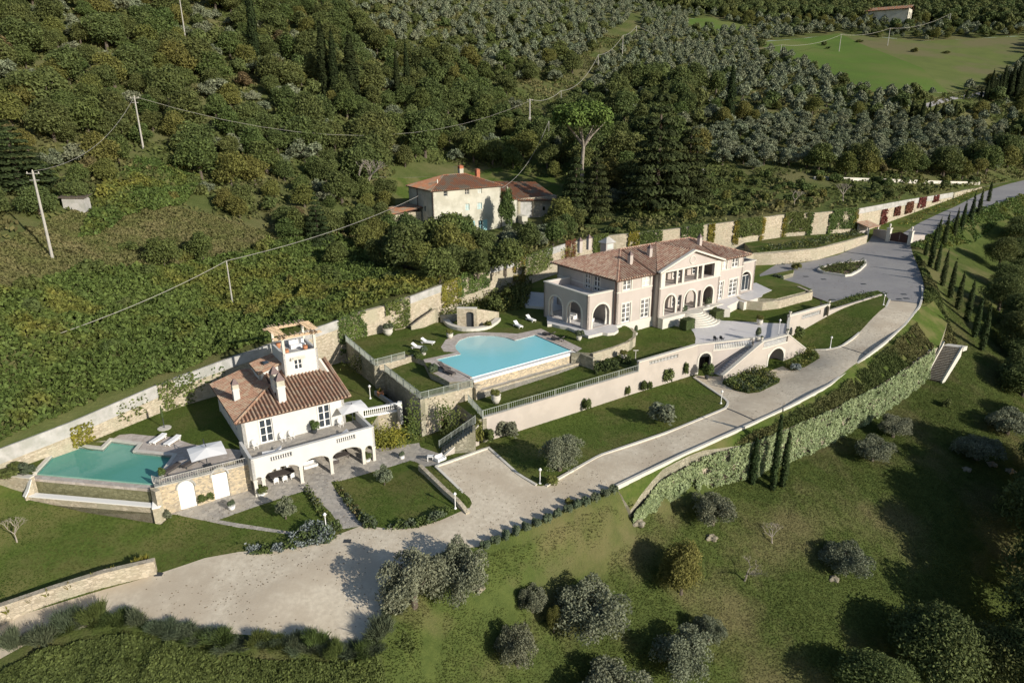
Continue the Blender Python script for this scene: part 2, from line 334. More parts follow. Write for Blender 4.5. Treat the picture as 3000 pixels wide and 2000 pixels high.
def shallow(m, c_, r_, col):
    N = m.node_tree.nodes; Lk = m.node_tree.links; d = [n for n in N if n.type == 'BSDF_DIFFUSE'][0]; g = N.new('ShaderNodeNewGeometry'); v = N.new('ShaderNodeVectorMath'); v.operation = 'DISTANCE'; v.inputs[1].default_value = c_; Lk.new(g.outputs['Position'], v.inputs[0])
    n = N.new('ShaderNodeTexNoise'); n.inputs['Scale'].default_value = 1.1; n.inputs['Detail'].default_value = 4; Lk.new(g.outputs['Position'], n.inputs['Vector']); ad = N.new('ShaderNodeMath'); ad.operation = 'MULTIPLY_ADD'; Lk.new(n.outputs[0], ad.inputs[0]); ad.inputs[1].default_value = 2.2; Lk.new(v.outputs['Value'], ad.inputs[2])
    mr = N.new('ShaderNodeMapRange'); mr.inputs[1].default_value = r_ * .35; mr.inputs[2].default_value = r_; Lk.new(ad.outputs[0], mr.inputs[0]); x = N.new('ShaderNodeMix'); x.data_type = 'RGBA'; Lk.new(mr.outputs[0], x.inputs[0]); x.inputs[6].default_value = (*col, 1); x.inputs[7].default_value = d.inputs[0].default_value; Lk.new(x.outputs[2], d.inputs[0])
M['waterblue'] = water('blue_pool_water', (.75, .97, .98), .80, (.33, .82, .88))
M['watergreen'] = water('green_pool_water', (.5, .8, .68), .82, (.125, .40, .32))
M['waterthin'] = water('shallow_basin_water', (.55, .6, .5), .1)
# ================================================================ TERRAIN
HF = Frame((-29.2, 66.5), 33.6)          # guest house
VF = Frame((15.85, 99.2), 35.2)          # villa
FF = Frame((-17.6, 154.45), 32.6)        # farmhouse
def rbf(ctrl):
    P = np.array([c[:2] for c in ctrl], float); Z = np.array([c[2] for c in ctrl], float); n = len(P)
    D = np.hypot(P[:, None, 0] - P[None, :, 0], P[:, None, 1] - P[None, :, 1]); A = np.zeros((n + 3, n + 3))
    A[:n, :n] = D + np.eye(n) * .02 ; A[:n, n] = 1; A[:n, n + 1:] = P / 50; A[n, :n] = 1; A[n + 1:, :n] = P.T / 50
    W = np.linalg.lstsq(A, np.r_[Z, 0, 0, 0], rcond=None)[0]
    def f(x, y):
        x = np.atleast_1d(np.asarray(x, float)); y = np.atleast_1d(np.asarray(y, float)); out = np.empty(x.shape)
        for i in range(0, len(x), 20000):
            a, b = x[i:i + 20000], y[i:i + 20000]
            out[i:i + 20000] = np.hypot(a[:, None] - P[None, :, 0], b[:, None] - P[None, :, 1]) @ W[:n] + W[n] + (a * W[n + 1] + b * W[n + 2]) / 50
        return out
    return f
def pz(L): return [tuple(G(x, y, z)) for x, y, z in L]
def pd(L):                                   # pixel + distance from the camera
    o = []
    for x, y, d in L:
        r = ray(x, y); o.append(tuple(CC + r / np.linalg.norm(r) * d))
    return o
# main retaining wall: top line (pixel, z of top), z of its foot
W1 = [(-330, 1450, -1.6, -4.4), (-130, 1362, -1.1, -4), (0, 1312, -.8, -3.5), (207, 1234, -.4, -3.3), (455, 1127, .2, -3.3), (638, 1059, 1., -3.3), (753, 1021, 1.5, -3.3), (893, 970, 2.4, -3.3),
      (991, 936, 3., -2.5), (1078, 906, 3.6, -.4), (1124, 893, 3.8, -.4), (1197, 869, 4.4, -.2), (1291, 834, 4.8, 0), (1422, 787, 5, 0), (1503, 765, 5, 0), (1653, 714, 5.2, 0), (1738, 695, 5, 0),
      (1798, 687, 5.5, 0), (1950, 672, 6.1, 0), (2188, 642, 7.2, 1.9), (2303, 626, 7.4, 2), (2433, 619, 7.5, 2.2), (2515, 611, 7.5, 1.8), (2663, 584, 7.6, 3.4), (2747, 571, 7.2, 4.8), (2800, 562, 7.2, 5.8), (2877, 546, 7.2, 6.6)]
W1p = [tuple(G(a, b, c)) + (d,) for a, b, c, d in W1]       # x,y,ztop,zfoot
Rd = [(147.8, 218), (175, 236), (230, 262), (300, 300), (420, 380), (700, 560)]     # uphill side of the road, beyond the wall
hillpoly = [p[:2] for p in W1p] + Rd[1:] + [(1300, 900), (1300, 1700), (-900, 1700), (-900, 20), (-120, 20)]
up_c = [(p[0], p[1], p[2] - .25) for p in W1p] + pd([
    (0, 1000, 97), (0, 900, 104), (0, 761, 117), (0, 600, 136), (0, 450, 160), (0, 290, 188), (0, 150, 222), (0, 0, 262),
    (350, 900, 110), (350, 761, 122), (350, 600, 141), (350, 450, 166), (350, 290, 196), (350, 150, 230), (350, 0, 275),
    (700, 903, 113), (700, 760, 129), (700, 600, 153), (700, 450, 180), (700, 290, 212), (700, 150, 250), (700, 0, 302),
    (1050, 760, 135), (1000, 600, 158), (1050, 450, 195), (1050, 290, 225), (1050, 150, 272), (1050, 0, 345),
    (1300, 450, 212), (1300, 370, 230), (1300, 290, 250), (1300, 150, 305), (1300, 0, 400),
    (1800, 600, 178), (1800, 500, 200), (1800, 400, 232), (1800, 290, 275), (1800, 150, 350), (1800, 50, 440), (1800, 0, 520),
    (2250, 560, 192), (2250, 500, 210), (2300, 400, 245), (2300, 300, 285), (2250, 200, 375), (2300, 100, 480), (2300, 0, 640),
    (2700, 500, 252), (2700, 400, 290), (2700, 300, 330), (2700, 270, 345), (2700, 120, 490), (2700, 60, 560), (2700, 0, 660),
    (3050, 500, 320), (3050, 400, 345), (3050, 250, 410), (3050, 120, 520), (3050, 0, 680),
    (-400, 600, 130), (-400, 200, 210), (3600, 400, 400), (3600, 100, 600), (3600, 0, 760), (-600, 0, 280)]) + [
    tuple(FF.w(a, b, c)) for a, b, c in ((0, -1, 3.6), (9, -1, 3.6), (18, -2, 3.6), (0, 14, 5), (18, 14, 6), (24, 0, 4.6), (36, 0, 4.2), (30, 9, 7), (-10, 5, 4.4))] + [
    (-300, 600, 190), (100, 900, 260), (500, 1200, 300), (1000, 1300, 330), (-700, 300, 200), (0, 1600, 420), (160, 225, 7.2), (178, 242, 7.5), (240, 275, 9)]
z_up = rbf(up_c)
mid_c = [(p[0], p[1], p[3]) for p in W1p[:4]] + pz([(2640, 885, -1.25), (2560, 950, -1.8), (2450, 1060, -2.9), (2200, 1190, -4.5), (2000, 1270, -5.2), (1750, 1370, -5.9), (1500, 1480, -6.5), (1300, 1560, -6.9), (1000, 1620, -7.1),
            (0, 1900, -9), (400, 1800, -8.2), (800, 1750, -7.6), (1000, 1850, -8.3), (600, 1850, -8.4), (1150, 1650, -7.3), (0, 1820, -8.8), (-300, 1950, -9.6), (-300, 1500, -6),
            (470, 1525, -6.8), (60, 1440, -5.1), (0, 1430, -4.8), (300, 1600, -7.1), (0, 1600, -6.7), (700, 1560, -7.0), (0, 1760, -7.7), (440, 1640, -7.7), (250, 1500, -6.3),
            (740, 1470, -6.7), (1099, 1352, -6.6), (560, 1480, -6.7), (1180, 1390, -6.6), (1000, 1560, -7.0), (1230, 1330, -6.3), (900, 1420, -6.7), (1330, 1520, -6.7), (1150, 1480, -6.8),
            (1276, 1367, -5.9), (1431, 1312, -5.8), (1580, 1422, -6.3), (1456, 1284, -5.75), (2033, 1105, -4.9), (1640, 1400, -6.2), (1900, 1285, -5.5), (2120, 1190, -4.9), (1750, 1250, -5.6),
            (2116, 1124, -4.9), (2290, 1120, -4.6), (2291, 1078, -4.5), (2360, 1060, -4.2), (2377, 1026, -4.0), (2347, 988, -3.7), (2579, 866, -1.2), (2444, 1020, -3.5), (2500, 990, -3),
            (2607, 879, -1.3), (2691, 888, -1.4), (2433, 886, -1.3), (2272, 825, -1), (2223, 806, -1), (2395, 760, -.6), (2544, 709, .4), (2600, 702, .9), (2680, 720, .6), (2701, 844, -1),
            (2400, 1110, -3.7), (2600, 980, -2.4), (1806, 1428, -6.2), (1400, 1600, -7.1)]) + [
            (97, 163, 1.5), (107, 172, 2.8), (122, 182, 4.3), (140, 197, 5.9), (165, 215, 7), (200, 232, 7.3), (290, 270, 8), (120, 190, 4.4), (104, 173, 2.8), (140, 206, 6.4), (178, 238, 7.3), (160, 225, 7)]
z_mid = rbf(mid_c)
low_c = pz([(1806, 1432, -6.4), (2705, 860, -1.2), (2670, 745, .2), (1400, 1606, -7.3), (1250, 1660, -7.5),
            (1200, 1700, -7.6), (1110, 1860, -8.3), (600, 1870, -8.6), (100, 1900, -9.3), (0, 1960, -9.6), (400, 1990, -10.6),
            (900, 1950, -9.8), (1250, 1850, -10.5), (1300, 1990, -12.5), (1500, 1600, -9.5), (1500, 1800, -12.5), (1700, 1700, -13), (1840, 1545, -10.5), (1935, 1482, -10.7), (2050, 1436, -10.8), (2200, 1398, -10.9), (2400, 1313, -10.7), (2560, 1225, -10.3), (2640, 1168, -10.0), (2715, 1110, -9.6), (2300, 1420, -11.3), (2060, 1500, -11.4),
            (2800, 1120, -9.6), (2300, 1600, -14.5), (2500, 1450, -13), (2700, 1350, -12.2), (2900, 1250, -12), (1900, 1900, -16.5), (2400, 1850, -18), (2800, 1600, -17), (3000, 1400, -15),
            (3000, 1900, -23), (2700, 2000, -22), (1500, 2150, -17), (700, 2150, -14), (2200, 2100, -21), (-300, 2100, -13), (3000, 1100, -11), (3000, 950, -9), (2900, 900, -6), (2850, 960, -7.0), (2750, 850, -2.6), (2790, 960, -5.4),
            (2800, 760, -2), (2900, 700, -1.5), (3000, 640, -1), (2850, 640, 2.2), (3000, 585, 4.5), (3100, 700, -6), (3200, 900, -14), (3200, 1300, -20), (3200, 600, 0)]) + [
            (95, 158, .8), (125, 180, 3.6), (150, 200, 5.8), (200, 225, 6.6), (300, 262, 6), (200, 150, -10), (300, 200, -12), (150, 110, -16), (130, 60, -24), (250, 60, -30), (60, 30, -24), (0, 10, -20), (-60, 20, -16), (400, 330, 6), (600, 300, -10)]
z_low = rbf(low_c)
_zl = z_low
def seam_dist(x, y, line):
    x = np.atleast_1d(x); y = np.atleast_1d(y); d = np.full(x.shape, 1e9)
    for i in range(len(line) - 1):
        ax, ay = line[i][:2]; bx, by = line[i + 1][:2]; L2 = (bx - ax) ** 2 + (by - ay) ** 2 + 1e-9
        t = np.clip(((x - ax) * (bx - ax) + (y - ay) * (by - ay)) / L2, 0, 1); d = np.minimum(d, np.hypot(x - ax - t * (bx - ax), y - ay - t * (by - ay)))
    return d
def z_low(x, y):
    x = np.atleast_1d(np.asarray(x, float)); y = np.atleast_1d(np.asarray(y, float)); d = seam_dist(x, y, SEAM_LOW); k = np.clip(d / np.clip(seam_dist(x, y, IW) * .8, .5, 3.5), 0, 1); k = k * k * (3 - 2 * k)
    return z_mid(x, y) * (1 - k) + _zl(x, y) * k
_zu = z_up
def z_up(x, y):
    x = np.atleast_1d(np.asarray(x, float)); y = np.atleast_1d(np.asarray(y, float)); d = seam_dist(x, y, Rd[1:]); k = np.clip(d / 6, 0, 1); k = k * k * (3 - 2 * k)
    return z_mid(x, y) * (1 - k) + _zu(x, y) * k
def cast(px, py, zf):
    r_ = ray(px, py); r_ = r_ / np.linalg.norm(r_); t = np.arange(60, 1100, 1.5); P = CC + t[:, None] * r_; g = zf(P[:, 0], P[:, 1]); b = np.nonzero(P[:, 2] < g)[0]; k = b[0] if len(b) else -1; return tuple(P[k, :2])
field_g = [cast(x, y, z_up) for x, y in ((2205, 125), (2460, 98), (2520, 128), (2700, 200), (2780, 275), (2560, 275), (2450, 228), (2300, 165))]
field_b = [cast(x, y, z_up) for x, y in ((2460, 98), (2700, 122), (3030, 105), (3030, 180), (2900, 240), (2780, 275), (2700, 200), (2520, 128))]
field_p = [cast(x, y, z_up) for x, y in ((1990, 56), (2080, 52), (2200, 78), (2180, 90), (2050, 85))]
farm_g = [cast(x, y, z_up) for x, y in ((1130, 560), (1220, 600), (1500, 640), (1640, 560), (1700, 500), (1640, 470), (1500, 480), (1100, 520))]
far_road = [cast(x, y, z_up) for x, y in ((2690, 316), (2740, 296), (2800, 282), (2870, 272), (3010, 262), (3010, 272), (2870, 283), (2800, 293), (2745, 308), (2705, 328))]
clearing = [cast(x, y, z_up) for x, y in ((920, 820), (1000, 760), (1075, 790), (1060, 830), (940, 840))]
flat = lambda z: (lambda x, y: np.full(np.atleast_1d(x).shape, float(z)))
# lawn between villa front and rampart
lawnC_c = pz([(1880, 985, -1.75), (1990, 965, -1.6), (2030, 1000, -1.5), (1868, 1075, -2.0), (1700, 1100, -2.3), (1416, 1226, -2.75), (1400, 1200, -2.7), (1760, 1040, -1.7), (1900, 1055, -1.9), (1600, 1150, -2.5), (1620, 1060, -2.4)])
z_lawnC = rbf(lawnC_c)
bed_c = pz([(2207, 741, 1.7), (2395, 726, 1.9), (2540, 689, 2.0)]) + [(p[0], p[1], p[3]) for p in W1p[18:23]]
z_bed = rbf(bed_c)
# ---- regions, first match wins: name, plan polygon, height, material, kind of surface
edge_d = [(2693.6, 900, -1.5), (2651, 953.6, -2.0), (2594, 1003, -2.6), (2544, 1041.6, -2.95), (2429.6, 1129.6, -3.8), (2314.8, 1190.8, -4.4), (2217, 1236, -4.75), (2000, 1333, -5.5), (1806, 1426, -6.2)]
edge_d = [G(*p) for p in edge_d]
ballrow = [G(*p) for p in ((1806, 1430, -6.25), (1640, 1500, -6.7), (1520, 1553, -6.9), (1400, 1602, -7.15))]
drive_px = [(-200, 1900, -9.1), (0, 1822, -8.7), (150, 1778, -8.4), (455, 1682, -7.8), (600, 1635, -7.5), (700, 1618, -7.35), (830, 1607, -7.2), (930, 1592, -7.1), (985, 1568, -7.05), (1060, 1540, -7), (1130, 1548, -7), (1220, 1545, -6.95),
            (1290, 1525, -6.8), (1350, 1500, -6.7), (1376, 1491, -6.7), (1383, 1478, -6.65), (1377, 1464, -6.6), (1276.6, 1367, -5.9), (1431, 1311.6, -5.8), (1519, 1391, -6.2), (1571.5, 1421.6, -6.3), (1587.5, 1423, -6.3), (1617.8, 1412, -6.2),
            (1758, 1334, -5.85), (1950, 1268.6, -5.3), (2000, 1249, -5.2), (2125, 1197, -4.9), (2135, 1181.7, -4.9), (2120, 1166, -4.9), (2074, 1130.6, -4.9), (2033, 1106, -4.9), (2037, 1100, -4.9), (2120, 1104, -4.9), (2116, 1124, -4.9), (2153, 1143.4, -4.8),
            (2191, 1153.6, -4.75), (2224.6, 1149.8, -4.7), (2283, 1120, -4.6), (2286, 1109, -4.6), (2245, 1096, -4.6), (2245, 1088, -4.6), (2293, 1073, -4.5), (2299.8, 1077, -4.5), (2319, 1087, -4.45), (2357, 1081, -4.3), (2401.8, 1054, -4.1),
            (2377.6, 1026, -4.0), (2418.4, 1024.8, -3.7), (2444, 1022, -3.6), (2464, 1015.8, -3.4), (2497, 993, -3), (2535.7, 959.7, -2.4), (2574, 918.9, -1.8), (2597, 898, -1.45), (2607, 879, -1.3)]
drive_in = [tuple(G(*p)[:2]) for p in drive_px]
drive_out = [tuple(G(*p)[:2]) for p in ((2691.5, 888.4, -1.35),)] + [tuple(p[:2]) for p in edge_d] + [tuple(p[:2]) for p in ballrow[1:]]
yard_s = [tuple(G(*p)[:2]) for p in ((1330, 1606, -7.1), (1240, 1640, -7.3), (1190, 1700, -7.5), (1160, 1770, -7.8), (1120, 1850, -8.2), (1060, 1885, -8.4), (930, 1882, -8.5), (850, 1872, -8.4), (740, 1864, -8.4), (600, 1850, -8.4), (480, 1825, -8.4), (350, 1812, -8.3), (240, 1840, -8.6), (100, 1880, -9), (0, 1935, -9.3), (-200, 2010, -9.8))]
drivepoly = drive_in + drive_out + yard_s
asph_px = [(2607, 879, -1.3), (2590, 862, -1.25), (2571, 852, -1.2), (2525, 861.6, -1.2), (2433, 886.5, -1.3), (2383.5, 867.4, -1.2), (2341.4, 846.4, -1.1), (2272.5, 825.3, -1), (2322, 812, -1), (2326, 800, -.95), (2225, 822, -1.), (2222.7, 806, -1), (2276, 775.5, -.8),
           (2341, 771.7, -.65), (2456, 745, -.2), (2544, 708.6, .4), (2558, 690, .9), (2600, 698, .95)]
roadL = [(95.5, 165.5), (104, 173.5), (121.9, 188.8), (141, 206), (160, 222), (178, 236), (232, 258), (300, 294), (420, 372), (700, 545)]
roadR = [(700, 530), (420, 356), (300, 280), (232, 244), (190, 224), (166, 211), (150, 200.5), (123.1, 181.5), (107.2, 168.8), (97.5, 160)]
asph_r = [(2666.6, 716, .7), (2676, 745, .2), (2693, 790, -.6), (2703, 820, -.9), (2710, 850, -1.1), (2704, 870, -1.25), (2691.5, 888.4, -1.35)]
asphpoly = xy(asph_px) + roadL + roadR + xy(asph_r)
island = xy([(2395, 793, -.8), (2420, 782, -.75), (2470, 773, -.65), (2534.6, 766, -.45), (2536, 776, -.5), (2517.4, 795, -.75), (2494, 808, -.85), (2475, 811, -.9), (2414, 802, -.85)])
park_strip = None
villa_fp = VF.xy([(-5.2, .7), (0, .7), (0, 0), (7.85, 0), (7.85, -1.2), (22.3, -1.2), (22.3, 0), (30, 0), (34.5, .7), (34.5, 11), (30, 11), (30, 14.3), (0, 14.3), (0, 11.2), (-5.2, 11.2)])
house_fp = HF.xy([(0, 0), (11.5, 0), (11.5, 12.6), (0, 12.6)])
arc_fp = HF.xy([(-.5, -.01), (-.5, -4.9), (13, -4.9), (13, -.01)])
# big pool
BP = dict(z=-.5)
bp_main = xy([(1284, 1055), (1500, 997), (1573, 985), (1672, 1027), (1382, 1110)], -.5)
bp_water_px = [(1278, 1054), (1350, 1038), (1349, 1037), (1336, 1024), (1334, 1012), (1345, 998), (1370, 988), (1405, 984), (1450, 985), (1485, 990), (1508, 998), (1568, 982), (1673, 1027), (1384, 1106)]
bp_water = xy(bp_water_px, -.5)
bp_fp = xy([(1272, 1053), (1347, 1034), (1331, 1024), (1330, 1011), (1342, 995), (1368, 985), (1405, 981), (1450, 982), (1488, 987), (1510, 994), (1570, 978), (1684, 1026), (1386, 1115)], -.45)
bp_deck = xy([(1240, 1052), (1338, 1031), (1300, 1029), (1292, 1016), (1305, 995), (1340, 978), (1400, 972), (1470, 974), (1515, 977), (1585, 962), (1706, 1020), (1690, 1030), (1684, 1026), (1386, 1115), (1316, 1118), (1268, 1092), (1284, 1087), (1262, 1062), (1245, 1061)], -.4)
# green pool by the guest house
gp_water = xy([(109, 1390), (185, 1308), (302, 1321), (327, 1296), (406, 1307), (390, 1328), (507, 1340), (478, 1382), (450, 1421)], -3.75)
gp_fp = xy([(88, 1400), (177, 1303), (304, 1316), (325, 1290), (418, 1301), (400, 1325), (513, 1338), (483, 1386), (452, 1430)], -3.5)
gp_deck = xy([(325, 1288), (350, 1273), (385, 1270), (440, 1276), (500, 1279), (525, 1288), (560, 1300), (620, 1310), (680, 1315), (716, 1318), (700, 1343), (640, 1366), (560, 1391), (470, 1416), (455, 1425)], -3.45)
gp_basin = xy([(83, 1402, -3.5), (68, 1452, -5), (463, 1487, -5), (475, 1437, -3.6)])
pave_low = [tuple(p) for p in xy([(475, 1505, -6.75), (530, 1490, -6.7), (700, 1440, -6.7)])] + HF.xy([(-.5, -3), (-.5, 0), (13, 0), (13.4, -2.5), (18.6, -4.6)]) + xy([(1232, 1312, -6.3), (1290, 1335, -6.3), (1290, 1366, -6.2), (1240, 1372, -6.4), (1222, 1358, -6.5), (1202, 1352, -6.55), (1120, 1372, -6.6), (1000, 1406, -6.65), (970, 1410, -6.7),
    (985, 1440, -6.8), (1080, 1534, -7.02), (1062, 1542, -7.05), (1003, 1551, -7.05), (968, 1500, -6.95), (915, 1450, -6.8), (890, 1438, -6.75), (640, 1519, -6.8), (700, 1533, -6.95), (882, 1562, -7.05), (884, 1569, -7.05), (700, 1545, -6.98), (600, 1522, -6.85), (520, 1508, -6.8)])
piazza = xy([(2022, 960), (2033, 975), (2038, 990), (2036, 1010), (2045, 1016), (2200, 1003), (2212, 1000), (2310, 992), (2312, 960), (2304, 947), (2248, 946), (2180, 942), (2114, 938.6), (2105, 934), (2060, 900), (1980, 940)], -1.5)
regions = [
    ('green_field', field_g, z_up, 'fieldgreen'), ('fallow_field', field_b, z_up, 'fieldbrown'), ('far_road', far_road, z_up, 'asphalt'), ('green_field', field_p, z_up, 'fieldgreen'), ('farm_grass', farm_g, z_up, 'lawnrough'), ('farm_grass', clearing, z_up, 'lawnrough'),
    ('hillside', hillpoly, z_up, 'hill'), ('skip', villa_fp, None, None),
    ('skip', house_fp, None, None), ('skip', bp_fp, None, None), ('skip', gp_fp, None, None), ('skip', gp_basin, None, None),

    ('planting_bed', xy([(2207, 741, 1.7), (2300, 735, 1.8), (2395, 726, 1.9), (2480, 707, 1.9), (2540, 689, 2.0)]) + [p[:2] for p in W1p[22:18:-1]], z_bed, 'lawnrough'),
    ('flower_bed', island, lambda x, y: z_mid(x, y) + .25, 'soil'),
    ('asphalt_yard', asphpoly, z_mid, 'asphalt'),
    ('pool_deck', bp_deck, flat(-.42), 'poolpaving'),
    ('sun_deck', gp_deck, flat(-3.45), 'poolpaving'),
    ('forecourt', piazza, flat(-1.5), 'marble'),
    ('villa_terrace', xy([(1540, 895), (1600, 900), (1604, 950), (1617, 949), (1640, 955), (1665, 959), (1724, 984), (1765, 974), (1780, 976), (1800, 974), (1812, 966), (1806, 955), (1822, 950), (1800, 940), (1700, 900), (1620, 860), (1500, 850)], 0), flat(0), 'marble'),
    ('villa_terrace', xy([(2100, 905), (2140, 905), (2130, 898), (2165, 880), (2180, 886), (2200, 879), (2232, 869), (2235, 862), (2262, 850), (2215, 828), (2100, 850)], -.1), flat(-.1), 'marble'),
    ('upper_lawn', xy([(985, 975), (1000, 989), (1097, 1060), (1187, 1036), (1262, 1062), (1240, 1052), (1260, 1092), (1316, 1118), (1386, 1115), (1684, 1026), (1690, 1030), (1738, 1034), (1850, 998), (1862, 985), (1862, 968), (1835, 955), (1700, 900), (1700, 700), (1500, 740), (1200, 850)], -.4), flat(-.42), 'lawn'),
    ('front_lawn', xy([(1126, 1090), (1231, 1170), (1384, 1120), (1316, 1114), (1262, 1060), (1200, 1060)], -1.2), flat(-1.2), 'lawn'),
    ('forecourt_lawn', xy([(2115, 909), (2112, 940), (2180, 942), (2250, 946.5), (2306, 948), (2316, 928), (2431, 896), (2400, 875), (2382, 868), (2270, 897), (2178, 894), (2138, 901)], -1.5), flat(-1.5), 'lawn'),
    ('right_lawn', xy([(2178, 894), (2270, 897), (2382, 868), (2430, 900), (2330, 790), (2222, 800), (2180, 850), (2050, 860), (2050, 910)], -.15), flat(-.15), 'lawn'),
    ('villa_lawn', xy([(1400, 1229, -2.75), (1416, 1226, -2.75), (1869, 1083, -2.1), (2038, 1013, -1.6), (2045, 990, -1.6), (1990, 930, -1.6), (1800, 940, -1.7), (1740, 1036, -1.7), (1680, 1060, -2.2), (1300, 1150, -2.7)]), z_lawnC, 'lawn'),
    ('house_lawn', xy([(-330, 1470, -4.2), (0, 1395, -3.6), (83, 1402, -3.5), (85, 1400, -3.5), (177, 1303, -3.5)]) + gp_deck[:10] + HF.xy([(-.3, 0), (0, 0), (13, 0), (13.4, -2.6), (18, 3), (19, 7)]) + [tuple(p[:2]) for p in W1p[8::-1]], flat(-3.47), 'lawn'),
    ('paving', pave_low, z_mid, 'paving'),
    ('gravel_drive', drivepoly, z_mid, 'gravel'),
    ('garden_lawn', None, z_mid, 'lawn'),
    ('meadow', None, z_low, 'meadow')]
IW = [G(1845, 1535, -10.5), G(1935, 1478, -10.6), G(2050, 1432, -10.7), G(2200, 1395, -10.8), G(2400, 1310, -10.6), G(2560, 1222, -10.2), G(2640, 1165, -9.8), G(2715, 1105, -9.3)]
IT = [-9.2, -7.2, -6.5, -6.1, -5.7, -5.3, -4.9, -4.5]
_zb = rbf([tuple(p) for p in edge_d] + [(p[0], p[1], t - .15) for p, t in zip(IW, IT)] + pz([(2760, 960, -4.3), (2720, 900, -2.2), (1806, 1430, -6.3)]))
def z_bank(x, y):
    x = np.atleast_1d(np.asarray(x, float)); y = np.atleast_1d(np.asarray(y, float)); d = seam_dist(x, y, edge_d); k = np.clip(d / 1.5, 0, 1); return z_mid(x, y) * (1 - k) + _zb(x, y) * k
bankpoly = [tuple(p[:2]) for p in edge_d] + [tuple(p[:2]) for p in IW] + xy([(2752, 1010, -4.6), (2775, 950, -4.6), (2735, 885, -2.0)])
regions.insert(-2, ('bank', bankpoly, z_bank, 'lawnrough'))
SEAM_LOW = roadR + xy(asph_r) + drive_out + yard_s
